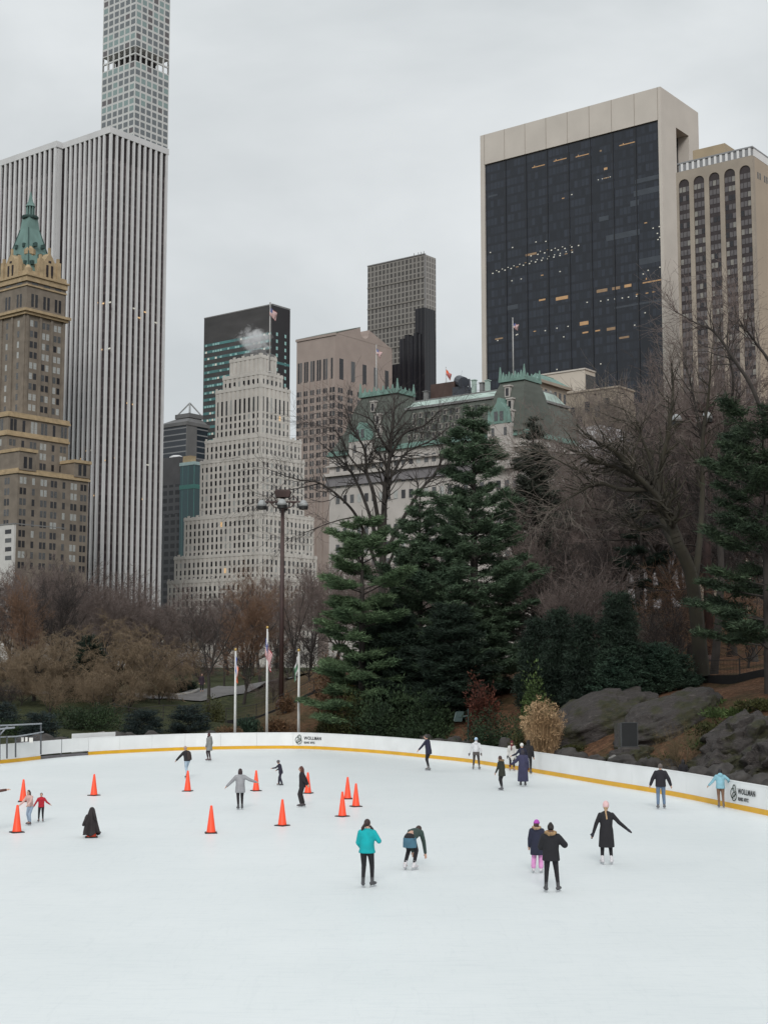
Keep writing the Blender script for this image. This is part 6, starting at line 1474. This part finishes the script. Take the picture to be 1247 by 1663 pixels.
def xy(px, Y): return ((px - CX) / F * Y, Y)
fence([xy(1085, 86), xy(1150, 84), xy(1215, 81), xy(1300, 78), xy(1400, 76)], 1.35, 2.4, 'dark wire fence with a black edging along the top of the bare slope', 'wire fences in the park', .38, 5, .04)
fence([xy(370, 107), xy(420, 108), xy(470, 109.5), xy(520, 110), xy(560, 110)], 1.15, 2.2, 'dark wire fence with black edging rising behind the flagpoles', 'wire fences in the park', .22)
fence([xy(190, 108), xy(240, 106.5), xy(290, 107), xy(330, 108), xy(352, 109)], 1.25, 2.1, 'dark wire fence across the lawn in front of the path', 'wire fences in the park')
# grey railing behind the boards at the left
galv = mat('galvanised_rail', (.34, .36, .39), .45, .12, 3, metal=.4); paper = mat('white_notice_sheet', (.70, .69, .66), .7, .08, 4); darkst = mat('dark_steel', (.08, .085, .095), .5, .2, 3)
Yr = 84.0; o0 = P(67, 1215, Yr + 1.2); o = empty('guard_railing', o0, 0, 'grey tubular guard railing with white notices behind the boards at the left edge', 'railing')
def q3(px, py, Y): return P(px, py, Y) - o0
mb = MB(); mb.path([q3(-40, 1180.5, 79), q3(0, 1178.5, 81.5), q3(68, 1175.3, 85.2)], .045, 8); mb.build('top_rail', galv, o)
mb = MB(); mb.path([q3(-40, 1199, 79), q3(0, 1197, 81.5), q3(28, 1196, 83), q3(50, 1192.5, 84.2), q3(71, 1188.5, 85.3)], .04, 8); mb.build('lower_rail', galv, o)
mb = MB(); mb.path([q3(-20, 1187, 80), q3(0, 1184, 81.0), q3(24, 1181.5, 82.0)], .05, 8); mb.build('hand_rail', galv, o)
for (px, Y, y0, y1) in ((67, 85.2, 1175, 1225), (26, 83, 1195, 1230), (12, 82, 1196, 1232), (0, 81.5, 1178, 1235)):
    mb = MB(); mb.tube(q3(px, y0, Y), q3(px, y1, Y), .05, .05, 8); mb.build('post', darkst, o)
mb = MB(); mb.tube(q3(-1, 1195, 81.5), q3(14, 1178, 82.3), .04); mb.build('brace', galv, o)
for (px, w_, y0, y1) in ((37, 2.2, 1197.5, 1204.5), (43.5, 2.0, 1197.2, 1204.2), (51, 3.2, 1198, 1206)):
    a, c = q3(px - w_, y1, 83.6), q3(px + w_, y0, 83.6); mb = MB(); mb.box(a.x, c.x, a.y - .01, a.y + .01, a.z, c.z); mb.build('notice', paper, o)
mb = MB(); mb.path([q3(28, 1206, 83.5), q3(60, 1202, 84.8)], .02, 6); mb.path([q3(28, 1199, 83.5), q3(60, 1196, 84.8)], .02, 6); mb.build('wire', darkst, o)
# spare board panel standing behind the gate
s0_, s1_ = s_at(131, 1227), s_at(198, 1223); mb = MB(); run(mb, s0_, s1_, .15, 1.32, .75, .83, 6)
o = mb.build('spare_panel', board_m); tag(o, 'loose white board panel standing behind the boards right of the gate', 'panel')
# stone curb on the path edge
mb = MB(); pts = [gpt(272, 132), gpt(290, 130.5), gpt(312, 131), gpt(326, 134)]
for a, c in zip(pts[:-1], pts[1:]): mb.tube((a[0], a[1], a[2] + .1), (c[0], c[1], c[2] + .1), .18, .18, 8)
o = mb.build('stone_curb', mat('pale_curb_stone', (.26, .25, .235), .9, .15, 2), None, True); tag(o, 'low pale curved stone curb in front of the dark juniper by the path', 'curb')
# ------------------------------------------------------------------ traffic cones
cone_m = mat('fluorescent_orange', (.93, .075, .022), .5, .05, 3); cbase_m = mat('black_rubber', (.02, .019, .018), .8, .2, 3)
mb = MB(); mb.lathe([(.165, .035), (.150, .06), (.040, .895), (.028, .915)], 20); cone_me = mb.mesh('cone_body', cone_m, True)
mb = MB(); mb.taper(-.205, .205, -.205, .205, .0, -.195, .195, -.195, .195, .035); cbase_me = mb.mesh('base', cbase_m)
def cone(px, py, rz, label):
    g = G(px, py); o = empty('traffic_cone', g, rz, label, 'traffic cone', 'orange cones on the ice')
    link('cone_body', cone_me, o); link('base', cbase_me, o); return o
for i, (px, py, lab) in enumerate(((38, 1302, 'orange cone standing behind the skater in the pink sweater'), (28, 1352, 'orange cone in front of the skater in the pink sweater'), (153, 1292, 'orange cone standing alone, beyond the coat draped cone'), (305, 1285, 'orange cone in front of the skater with a backpack'), (343, 1353, 'orange cone standing alone, below the skater in grey jacket'), (416, 1284.5, 'orange cone at the right hand of the skater in grey jacket'), (458.5, 1341, 'orange cone in front of the small child and auburn haired skater'), (500, 1288.5, 'orange cone half hidden behind the auburn haired skater'), (564.5, 1297.5, 'farthest orange cone of the close group of three'), (578, 1310, 'right hand orange cone of the close group of three'), (556, 1326, 'nearest orange cone of the close group of three'))):
    cone(px, py, .25 + .37 * i, lab)
cone(149, 1360, .2, 'orange cone almost wholly covered by a dark coat')
# the dark coat thrown over a cone
coat_m = mat('dark_brown_cloth', (.026, .021, .022), .9, .3, 3); g = G(149, 1360); vs, fs = [], []; nu, nv = 48, 18
for j in range(nv + 1):
    t = j / nv
    for i in range(nu):
        a = 2 * math.pi * i / nu; r = .05 + .20 * t ** .8 + (.05 * math.sin(5 * a + 1) + .03 * math.sin(9 * a + 2 * t)) * t; z = .95 - .84 * t - .05 * t * math.sin(3 * a)
        x_, y_ = r * math.cos(a) - .02, r * math.sin(a)
        if math.cos(a - math.pi) > .5 and .30 < t < .62: x_ -= .06                # a sleeve hanging out at the left
        vs.append((x_, y_, max(z, .05)))
for j in range(nv):
    for i in range(nu): fs.append((j*nu+i, j*nu+(i+1) % nu, (j+1)*nu+(i+1) % nu, (j+1)*nu+i))
o = empty('coat', g, 0, 'dark brown coat thrown over a cone on the ice, one sleeve hanging down', 'coat')
b_ = link('coat_body', mesh_np('coat_body', vs, fs, 4, coat_m, True), o); sm = b_.modifiers.new('cloth', 'SOLIDIFY'); sm.thickness = .02; sm.offset = 1
mb = MB(); mb.limb((-.13, -.1, .70), (-.24, -.16, .42), .055, .045); mb.build('sleeve', coat_m, o, True)
mb = MB(); mb.ball((0, 0, .93), (.07, .07, .05)); mb.limb((.05, -.03, .9), (.14, -.1, .6), .05, .05); mb.build('hood', coat_m, o, True)
mb = MB(); mb.limb((.2, -.06, .2), (.30, -.04, .17), .04, .025); mb.build('cuff', coat_m, o, True)

# ------------------------------------------------------------------ people
skin_m = mat('skin', (.50, .30, .22), .6, .08, 6); eye_m = mat('dark_eyes', (.03, .02, .02), .5, .1, 6); lip_m = mat('lips', (.36, .13, .11), .6, .1, 6)
steel_m = mat('skate_steel', (.55, .56, .58), .3, .05, 5, metal=.8)
CL = {}
def cloth(col, rough=.85, var=.22):
    k = (col, rough)
    if k not in CL: CL[k] = mat('cloth_%d' % len(CL), col, rough, var, 4.0, bump=.3); CL[k].name = 'woven_cloth'
    return CL[k]
VOX = []
def vox(name, mb, parent, mats, size, it=2, post=None):
    me = mb.mesh(name, mats); o = link(name, me, parent)
    r = o.modifiers.new('r', 'REMESH'); r.mode = 'VOXEL'; r.voxel_size = size; r.use_smooth_shade = True
    if it: s = o.modifiers.new('s', 'SMOOTH'); s.factor = .5; s.iterations = it
    VOX.append((o, mats, post)); return o
def person(px, py, ytop, th, label, top=None, trousers=(.012, .011, .013), hem=.90, flare=.0, lean=0, twist=0, armL=None, armR=None, feet=((-.11, 0, 0), (.11, 0, 0)), drop=0.0, hair=('short', (.02, .014, .012)), hat=None, skate=(.06, .06, .065), scarf=None, fur=None, glove=None, wide=0.0, scale=None, skirt=None, pack=None, group='skaters on the ice', base=None, puffy=0.0, hood=None, headturn=0, skates=True, beltz=None):
    g = G(px, py) if base is None else Vector(base)
    s = scale if scale else (P(px, ytop, g.y).z - g.z) / 1.79
    o = empty('person', g, -R(th), label, 'person', group, s)
    pz = .98 - drop; L = R(lean); cl_, sl_ = math.cos(L), math.sin(L)
    def T(p):                                          # bend the upper body forward at the hips
        p = Vector(p); z_ = p.z - pz
        if z_ <= 0: return p
        k = min(1, z_ / .12); a = L * k; return Vector((p.x, p.y * math.cos(a) + z_ * math.sin(a), pz + z_ * math.cos(a) - p.y * math.sin(a)))
    d0 = -drop
    armL = armL or ((-.06, -.03, -.28), (-.09, .05, -.52)); armR = armR or ((.06, -.03, -.28), (.09, .05, -.52))
    hipw = .095; kn = []; an = []
    for sg, ft in ((-1, feet[0]), (1, feet[1])):
        A = Vector((ft[0], ft[1], .17 + ft[2])); Hp = Vector((sg * hipw, 0, pz - .04)); l1, l2 = .40, .40; d = (A - Hp); D = min(d.length, .799); h = math.sqrt(max(0, l1 * l1 - D * D / 4)); K = (A + Hp) / 2 + Vector((0, 1, .1)).normalized() * h
        kn.append(K); an.append(A)
    hc = T((0, .035, 1.665 + d0)); hq = Matrix.Rotation(-L * .55, 3, 'X') @ Matrix.Rotation(-R(headturn), 3, 'Z')
    # body: one continuous surface
    mb = MB(); q_ = hq.to_quaternion()
    mb.ball(hc, (.076, .094, .112), 14, 10, q_); mb.ball(hc + q_ @ Vector((0, .03, -.065)), (.05, .055, .052), 10, 7, q_)
    mb.tube(hc + q_ @ Vector((0, .085, .02)), hc + q_ @ Vector((0, .112, -.022)), .010, .016, 8); mb.ball(hc + q_ @ Vector((0, .104, -.026)), .017, 8, 6)
    for sg in (-1, 1): mb.ball(hc + q_ @ Vector((sg * .077, -.005, -.01)), (.012, .022, .032), 8, 6, q_)
    mb.limb(T((0, 0, 1.47 + d0)), hc - q_ @ Vector((0, .02, .06)), .055, .05)
    for a, b_, r0, r1 in (((0, 0, 1.05), (0, 0, 1.25), .125, .13), ((0, 0, 1.25), (0, 0, 1.40), .13, .12)): mb.limb(T((a[0], a[1], a[2] + d0)), T((b_[0], b_[1], b_[2] + d0)), r0, r1)
    mb.limb(T((-.15, 0, 1.43 + d0)), T((.15, 0, 1.43 + d0)), .065, .065); mb.ball((0, 0, pz), (.145, .11, .11))
    wr_ = []
    for sg, arm in ((-1, armL), (1, armR)):
        S = T((sg * .175, 0, 1.43 + d0)); E = S + Vector(arm[0]); W = S + Vector(arm[1]); wr_.append((S, E, W, sg))
        mb.limb(S, E, .050, .040); mb.limb(E, W, .040, .028)
        hd = (W - E).normalized(); sd = hd.cross(Vector((0, 0, 1)) if abs(hd.z) < .9 else Vector((0, 1, 0))).normalized(); pn = hd.cross(sd)
        mb.limb(W, W + hd * .075, .028, .034)
        for f in range(4):
            b0 = W + hd * .085 + sd * (f - 1.5) * .019; ln = (.062, .072, .068, .052)[f]
            m1 = b0 + hd * ln * .55 + pn * .008; mb.limb(b0, m1, .0105, .010, 6); mb.limb(m1, m1 + (hd * .8 + pn * .6).normalized() * ln * .5, .010, .009, 6)
        tb = W + hd * .03 - sd * .03; mb.limb(tb, tb + (hd - sd * .8).normalized() * .06, .013, .010, 6)
    for sg, K, A in ((-1, kn[0], an[0]), (1, kn[1], an[1])):
        Hp = Vector((sg * hipw, 0, pz - .04)); mb.limb(Hp, K, .082, .055); mb.limb(K, A, .055, .038); mb.limb(A, A + Vector((0, .10, -.07)), .036, .03)
    def facecol(me):
        n_ = len(me.polygons); c = np.empty(n_ * 3, dtype=np.float32); me.polygons.foreach_get('center', c); c = c.reshape(-1, 3)
        loc = (c - np.array(hc)) @ np.array(hq); mi = np.zeros(n_, dtype=np.int32)
        mi[(loc[:, 1] > .06) & (np.hypot(np.abs(loc[:, 0]) - .030, loc[:, 2] - .012) < .012)] = 1
        mi[(loc[:, 1] > .06) & (np.abs(loc[:, 0]) < .024) & (np.abs(loc[:, 2] + .060) < .008)] = 2
        me.polygons.foreach_set('material_index', mi)
    vox('body', mb, o, [skin_m, eye_m, lip_m], .0125, 1, facecol)
    # trousers
    if trousers:
        mb = MB(); mb.ball((0, 0, pz + .02), (.165, .13, .13)); w2 = wide
        for sg, K, A in ((-1, kn[0], an[0]), (1, kn[1], an[1])):
            Hp = Vector((sg * hipw, 0, pz - .04)); mb.limb(Hp, K, .098, .068 + w2 * .6); mb.limb(K, A + (K - A) * .12, .068 + w2 * .6, .050 + w2)
        vox('trousers', mb, o, cloth(trousers), .016)
    if skirt:
        mb = MB(); rr = []
        for z_, hx, hy in ((pz + .10, .16, .12), (pz, .19, .155), (pz - .12, .20, .165), (pz - skirt[1], .20, .17)):
            rr.append([T((hx * math.cos(2 * math.pi * i / 20), hy * math.sin(2 * math.pi * i / 20) + .02, z_)) for i in range(20)])
        mb.rings(rr); vox('skirt', mb, o, cloth(skirt[0]), .016)
    # coat or jacket
    if top:
        mb = MB(); p_ = puffy; prof = [(1.545, .062, .06), (1.52, .11 + p_, .08), (1.475, .185 + p_, .105 + p_), (1.38, .20 + p_, .130 + p_), (1.24, .188 + p_, .132 + p_), (1.10, .180 + p_, .135 + p_), (.99, .188 + p_ + flare * .3, .145 + p_ + flare * .2)]
        if hem < .97: prof.append((max(hem, .05) + .02, .19 + p_ + flare, .15 + p_ + flare * .8)); prof.append((hem, .182 + p_ + flare, .145 + p_ + flare * .8))
        else: prof = [q2 for q2 in prof if q2[0] > hem] + [(hem, .178 + p_, .135 + p_)]
        rr = []
        for z_, hx, hy in prof: rr.append([T((hx * math.cos(2 * math.pi * i / 24), hy * math.sin(2 * math.pi * i / 24), z_ + (d0 if z_ > .9 else d0 * .8))) for i in range(24)])
        mb.rings(rr[::-1])
        for (S, E, W, sg) in wr_:
            mb.limb(S, E, .072 + p_, .060 + p_); mb.limb(E, E.lerp(W, .97), .060 + p_, .046 + p_ * .7)
        if hood: mb.ball(T((0, -.11, 1.50 + d0)), (.12, .075, .09), 12, 8)
        vox('coat' if hem < .8 else 'jacket', mb, o, cloth(top), .0155)
    if glove:
        for (S, E, W, sg) in wr_:
            hd = (W - E).normalized(); mb = MB(); mb.limb(W - hd * .02, W + hd * .10, .040, .042); mb.limb(W + hd * .10, W + hd * .17, .040, .026); sd = hd.cross(Vector((0, 0, 1)) if abs(hd.z) < .9 else Vector((0, 1, 0))).normalized(); mb.limb(W + hd * .03 - sd * .03, W + hd * .09 - sd * .065, .02, .016); vox('glove', mb, o, cloth(glove), .011, 1)
    # hair, hat, scarf
    hp = lambda v: hc + q_ @ Vector(v)
    if hair:
        kind, col = hair; hm = mat('hair', col, .6, .3, 5, stretch=(6, 6, 1)); mb = MB(); mb.ball(hp((0, -.020, .020)), (.089, .096, .108), 14, 10, q_)
        if kind == 'long':
            mb.limb(hp((0, -.06, -.02)), hp((0, -.10, -.22)), .085, .055)
            for sg in (-1, 1): mb.limb(hp((sg * .065, -.03, 0)), hp((sg * .085, -.03, -.20)), .035, .03)
        elif kind == 'bob':
            mb.limb(hp((0, -.05, -.01)), hp((0, -.06, -.10)), .082, .07)
            for sg in (-1, 1): mb.limb(hp((sg * .062, -.02, .0)), hp((sg * .072, -.005, -.11)), .036, .03)
        elif kind == 'pony': mb.ball(hp((-.02, -.11, .0)), .04); mb.limb(hp((-.02, -.115, -.01)), hp((-.09, -.12, -.12)), .04, .045); mb.limb(hp((-.09, -.12, -.12)), hp((-.10, -.13, -.19)), .045, .02)
        elif kind == 'braid':
            for k_ in range(7): mb.ball(hp((-.03 + .006 * k_, -.10 - .010 * k_, -.06 - .045 * k_)), (.030, .026, .032))
        elif kind == 'bun': mb.ball(hp((0, -.07, .11)), .05); 
        vox('hair', mb, o, hm, .012, 1)
    if hat:
        kind, col = hat; mb = MB()
        if kind == 'beanie':
            mb.ball(hp((0, -.012, .040)), (.096, .108, .112), 14, 10, q_); hm = cloth(col); vox('hat', mb, o, hm, .013, 1)
            mb = MB(); rr = [[hp((r_ * .093 * math.cos(2 * math.pi * i / 20), -.012 + r_ * .105 * math.sin(2 * math.pi * i / 20), z_)) for i in range(20)] for z_, r_ in ((.015, 1.05), (.045, 1.09), (.065, 1.06))]; mb.rings(rr); mb.build('hat_cuff', hm, o, True)
        elif kind == 'tall': mb.ball(hp((0, -.015, .045)), (.098, .108, .13), 14, 10, q_); mb.ball(hp((0, -.05, .13)), (.05, .05, .05)); vox('hat', mb, o, cloth(col), .013, 1)
        elif kind == 'helmet':
            mb.ball(hp((0, -.01, .035)), (.108, .128, .115), 14, 10, q_); vox('helmet', mb, o, cloth(col, .35), .014, 1); mb = MB(); mb.path([hp((-.08, .03, -.02)), hp((0, .05, -.12)), hp((.08, .03, -.02))], .008); mb.build('chin_strap', cbase_m, o)
        elif kind == 'hood': mb.ball(hp((0, -.03, .012)), (.112, .115, .135), 14, 10, q_); mb.limb(hp((0, -.05, -.06)), hp((0, -.06, -.14)), .10, .11); vox('hood', mb, o, cloth(col), .014, 1)
    if scarf:
        mb = MB()
        for i in range(14): a = 2 * math.pi * i / 14; mb.ball(T((.085 * math.cos(a), .02 + .085 * math.sin(a), 1.53 + d0 + .012 * math.sin(3 * a))), (.042, .042, .045))
        mb.limb(T((.03, .11, 1.50 + d0)), T((.05, .16, 1.25 + d0)), .04, .035); vox('scarf', mb, o, cloth(scarf), .014, 1)
    if fur:
        rf = random.Random(3); mb = MB()
        for i in range(26): a = 2 * math.pi * i / 26; rr_ = rf.uniform(.035, .055); mb.ball(T((.125 * math.cos(a), -.045 + .115 * math.sin(a), 1.545 + d0 + .02 * math.sin(a) + rf.uniform(-.015, .015))), rr_, 8, 6)
        vox('fur_collar', mb, o, mat('tan_fur', fur, .95, .35, 18), .016, 0)
    if pack:
        mb = MB(); rr = []
        for z_, hx, hy in ((1.0, .12, .05), (1.03, .15, .085), (1.2, .155, .10), (1.38, .14, .085), (1.44, .09, .05)): rr.append([T((hx * math.cos(2 * math.pi * i / 16), -.20 + hy * math.sin(2 * math.pi * i / 16), z_ + d0)) for i in range(16)])
        mb.rings(rr); vox('backpack', mb, o, cloth(pack), .016)
    # skates
    if skates:
        for sg, K, A, ft in ((-1, kn[0], an[0], feet[0]), (1, kn[1], an[1], feet[1])):
            zf = ft[2]; out_ = Matrix.Rotation(-sg * R(ft[3] if len(ft) > 3 else 14), 3, 'Z'); fw = out_ @ Vector((0, 1, 0)); A2 = Vector((A.x, A.y, 0))
            mb = MB(); mb.limb(A + (K - A).normalized() * .085, Vector((A.x, A.y, .13 + zf)), .052, .050); mb.limb(A2 - fw * .045 + Vector((0, 0, .105 + zf)), A2 + fw * .10 + Vector((0, 0, .10 + zf)), .052, .048); mb.limb(A2 + fw * .10 + Vector((0, 0, .10 + zf)), A2 + fw * .165 + Vector((0, 0, .092 + zf)), .048, .036)
            b_ = vox('skate', mb, o, cloth(skate, .5), .013, 1)
            mb = MB(); sd = Vector((fw.y, -fw.x, 0)) * .006
            a0, a1 = A2 - fw * .12 + Vector((0, 0, zf)), A2 + fw * .20 + Vector((0, 0, zf)); up_ = Vector((0, 0, .026))
            mb.frus([a0 - sd, a0 + sd, a1 + sd, a1 - sd], [a0 - sd + up_, a0 + sd + up_, a1 + sd + up_, a1 - sd + up_])
            for k_ in (-.06, .10): c0 = A2 + fw * k_ + Vector((0, 0, zf)); mb.tube(c0 + Vector((0, 0, .02)), c0 + Vector((0, 0, .062)), .016, .030, 8)
            mb.build('blade', steel_m, b_)
    return o
black = (.012, .011, .014); navy = (.014, .016, .036); denim = (.115, .170, .255); white_s = (.60, .58, .60)
person(596, 1441, 1330, 8, 'woman in a bright teal jacket and black leggings, hand raised to her ear', (.0, .33, .355), black, .90, .03, 3, armR=((.14, .02, -.22), (-.015, .07, .02)), armL=((-.07, .02, -.27), (-.02, .16, -.40)), feet=((-.10, -.05, 0), (.13, .06, 0, 25)), hair=('pony', (.030, .014, .012)), glove=(.03, .02, .02), skate=(.06, .06, .065), puffy=.012, headturn=15)
person(665, 1413, 0, 24, 'person in a dark green jacket bending down to touch the ice', (.030, .052, .046), black, 1.0, 0, 74, armL=((.02, .04, -.28), (.06, .06, -.56)), armR=((.06, .05, -.28), (.10, .06, -.58)), feet=((-.13, -.02, 0), (.13, .02, 0)), drop=.10, hair=('long', (.035, .016, .011)), skate=white_s, skirt=((.055, .14, .20), .26), scale=.98)
person(872, 1418, 1332, 12, 'child in a purple hat, navy coat and pink trousers', navy, (.62, .27, .52), .62, .02, 2, hat=('beanie', (.42, .07, .42)), hair=('bob', (.06, .03, .02)), wide=.035, skate=white_s, fur=(.33, .22, .13), puffy=.025, hood=True, feet=((-.13, 0, 0), (.13, .03, 0)), headturn=40)
person(895, 1449, 1337, 6, 'woman in a black parka with tan fur collar, elbow raised', (.010, .010, .013), black, .82, .015, 2, armR=((.19, .02, -.20), (.06, .14, -.02)), armL=((-.09, .04, -.27), (-.02, .2, -.3)), hair=('bun', (.018, .012, .012)), fur=(.30, .19, .095), skate=(.055, .055, .06), puffy=.03, feet=((-.14, -.02, 0), (.18, .05, 0, 22)), hood=True)
person(985, 1404, 1303, 3, 'woman in a long black coat and pale pink hat, arms held out', black, black, .50, .045, 0, armL=((-.12, -.02, -.26), (-.20, .02, -.52)), armR=((.20, -.02, -.22), (.42, .02, -.40)), hat=('tall', (.72, .48, .48)), hair=('braid', (.40, .26, .14)), skate=white_s, feet=((-.13, 0, 0), (.14, .02, 0)), glove=(.02, .02, .03))
person(1073, 1314, 1240, 8, 'man in a black jacket and blue jeans skating away near the boards', (.013, .012, .017), denim, .88, 0, 4, armL=((-.14, -.03, -.25), (-.22, .05, -.48)), armR=((.14, -.03, -.25), (.22, .05, -.48)), hair=('short', (.12, .10, .09)), wide=.012, skate=(.12, .12, .13), puffy=.02, feet=((-.12, -.08, 0), (.13, .06, 0)))
s_ = s_at(1077, 1290); q9 = along(s_) + nrm(s_) * 1.0
person(1078, 0, 1233, 8, 'figure all in black standing behind the boards, hidden by the man in jeans', black, black, .8, 0, 0, hair=('long', (.008, .007, .008)), base=(q9[0], q9[1], tz(q9[0], q9[1])), group='people beyond the boards', skates=False)
person(1170, 1312, 1248, 10, 'skater in a light blue jacket and tan trousers holding the boards', (.22, .42, .50), (.20, .115, .075), .88, .01, 5, armL=((-.16, .0, -.22), (-.34, .05, -.42)), armR=((.20, .03, -.16), (.22, .22, -.30)), hair=('bob', (.010, .009, .012)), skate=(.14, .12, .11), hood=True, puffy=.01, feet=((-.08, 0, 0), (.12, -.05, 0)))
person(849, 1277, 1217, 5, 'skater in an ankle length purple navy coat, arm held out', (.034, .034, .075), black, .24, .06, 4, armL=((-.16, .02, -.22), (-.36, .08, -.36)), hair=('bob', (.025, .02, .03)), skate=(.05, .05, .05), puffy=.02, glove=(.09, .02, .02))
person(849, 1262, 1207, -20, 'skater with a white hat behind the purple navy coat', navy, black, .92, 0, 8, armL=((-.14, .08, -.2), (-.30, .25, -.30)), armR=((.12, .06, -.24), (.2, .2, -.4)), hat=('beanie', (.62, .62, .60)), hair=None)
person(858, 1257, 1202, 15, 'skater in a black hooded jacket by the boards, farthest of the cluster', black, black, .9, 0, 3, hat=('hood', (.012, .012, .014)), hair=None, puffy=.01)
person(831, 1252, 1203, 176, 'skater in a white coat with dark red scarf, facing the camera', (.56, .55, .53), black, .66, .02, 0, hat=('beanie', (.10, .015, .02)), hair=('bob', (.03, .012, .012)), scarf=(.11, .013, .02), glove=black, skate=(.35, .18, .12), feet=((-.12, 0, 0), (.12, .02, 0)))
person(815, 1284, 1227, -48, 'skater in a dark olive coat with a fur trimmed hood', (.020, .022, .016), black, .74, .03, 8, armL=((-.06, .03, -.28), (-.06, .16, -.50)), hair=('bob', (.045, .018, .014)), fur=(.20, .13, .075), skate=(.10, .10, .11), hood=True, feet=((-.10, -.06, 0), (.10, .07, 0)))
person(773, 1250, 1198, 10, 'skater in a white hooded sweater and light blue cap', (.58, .58, .60), (.055, .047, .045), 1.0, 0, 4, hat=('beanie', (.42, .56, .72)), hair=None, skirt=((.075, .065, .062), .16), skate=(.16, .15, .14), hood=True, glove=(.1, .09, .09), feet=((-.16, -.03, 0), (.17, .04, 0)), armL=((-.12, -.02, -.27), (-.19, .02, -.50)), armR=((.10, -.05, -.27), (.12, -.06, -.48)))
person(696, 1252, 1192, -62, 'skater in a navy jacket gliding with one arm trailing', (.016, .017, .040), black, .82, 0, 10, armL=((-.16, .10, -.20), (-.34, .20, -.38)), hair=('short', (.045, .04, .04)), feet=((-.05, -.04, 0), (.06, .05, 0)), skate=(.15, .15, .15))
person(491, 1311, 1244, -80, 'auburn haired skater in a dark coat, hands clasped behind', (.017, .013, .017), (.020, .016, .018), .86, .0, 3, armL=((-.05, -.14, -.25), (.10, -.24, -.44)), armR=((.05, -.14, -.25), (-.06, -.25, -.44)), hair=('long', (.075, .022, .014)), wide=.02, skate=(.05, .04, .045), feet=((-.08, .03, 0), (.08, -.04, 0)))
person(390, 1315, 1248, -12, 'skater in a speckled grey jacket with both arms spread', (.27, .27, .285), (.018, .014, .017), .74, .02, 2, armL=((-.20, .0, -.20), (-.40, .04, -.40)), armR=((.24, .0, -.14), (.52, .03, -.24)), hair=('bob', (.030, .014, .016)), skate=(.07, .07, .075), feet=((-.08, -.05, 0), (.10, .08, 0)), puffy=.015)
person(456, 1276, 1234, -72, 'small child in a helmet and dark snowsuit skating to the left', (.019, .017, .033), (.019, .017, .033), .84, 0, 14, armL=((-.10, .16, -.16), (-.14, .40, -.20)), armR=((.06, .10, -.24), (.08, .30, -.36)), hat=('helmet', (.085, .075, .08)), hair=None, wide=.02, skate=black, feet=((-.10, -.14, 0), (.10, .18, 0)))
person(304, 1264, 1211, -52, 'skater in a dark jacket with a brown backpack, arm stretched low', (.018, .016, .019), (.34, .43, .52), .95, 0, 12, armL=((-.12, .16, -.20), (-.20, .36, -.42)), hair=('short', (.35, .24, .2)), pack=(.032, .022, .020), skate=(.08, .075, .08), feet=((-.10, -.16, 0), (.09, .10, 0)), puffy=.015)
person(340, 1236, 1190, -55, 'skater in a long grey coat close to the boards', (.21, .215, .21), (.030, .014, .018), .66, .04, 2, hair=('bob', (.055, .016, .016)), skate=(.12, .09, .09), hood=True, feet=((-.07, .04, 0), (.07, -.03, 0)), scarf=(.03, .025, .03))
person(49, 1340, 1282, -150, 'child in a pale pink sweater and light jeans reaching forward', (.55, .36, .33), (.27, .34, .44), .94, 0, 10, armL=((-.06, .14, -.22), (-.08, .36, -.36)), armR=((.08, .14, -.22), (.10, .36, -.38)), hair=('long', (.045, .020, .018)), wide=.012, skate=(.09, .06, .065), feet=((-.11, .10, 0), (.12, -.06, 0)))
person(67, 1335, 1287, 172, 'child in a red jacket and black trousers with arms out', (.42, .012, .026), black, .90, 0, 6, armL=((-.16, .03, -.22), (-.34, .08, -.34)), armR=((.14, .04, -.24), (.26, .10, -.46)), hair=('short', (.06, .05, .05)), skate=(.10, .09, .10), feet=((-.12, .05, 0), (.14, -.05, 0)))
person(-24, 1352, 1268, 30, 'person mostly beyond the left edge, brown sleeve reaching into view', (.10, .042, .035), black, .85, 0, 4, armR=((.27, .08, .01), (.55, .22, .06)), hair=('short', (.03, .02, .02)))
x, y, z = gpt(330, 131)
person(330, 0, 0, 150, 'distant walker in a dark purple coat on the path', (.036, .022, .034), black, .7, .02, 0, base=(x, y, z + .1), scale=.96, hair=('short', (.03, .02, .02)), group='people beyond the boards', skates=False)
dg_ = bpy.context.evaluated_depsgraph_get(); dg_.update()
new = [(o, bpy.data.meshes.new_from_object(o.evaluated_get(dg_)), mats, post) for o, mats, post in VOX]
for o, me, mats, post in new:
    old = o.data; o.modifiers.clear(); me.name = o.name; me.materials.clear()
    for m in (mats if isinstance(mats, list) else [mats]): me.materials.append(m)
    me.polygons.foreach_set('material_index', np.zeros(len(me.polygons), dtype=np.int32)); me.polygons.foreach_set('use_smooth', np.ones(len(me.polygons), dtype=bool))
    if post: post(me)
    o.data = me; bpy.data.meshes.remove(old)
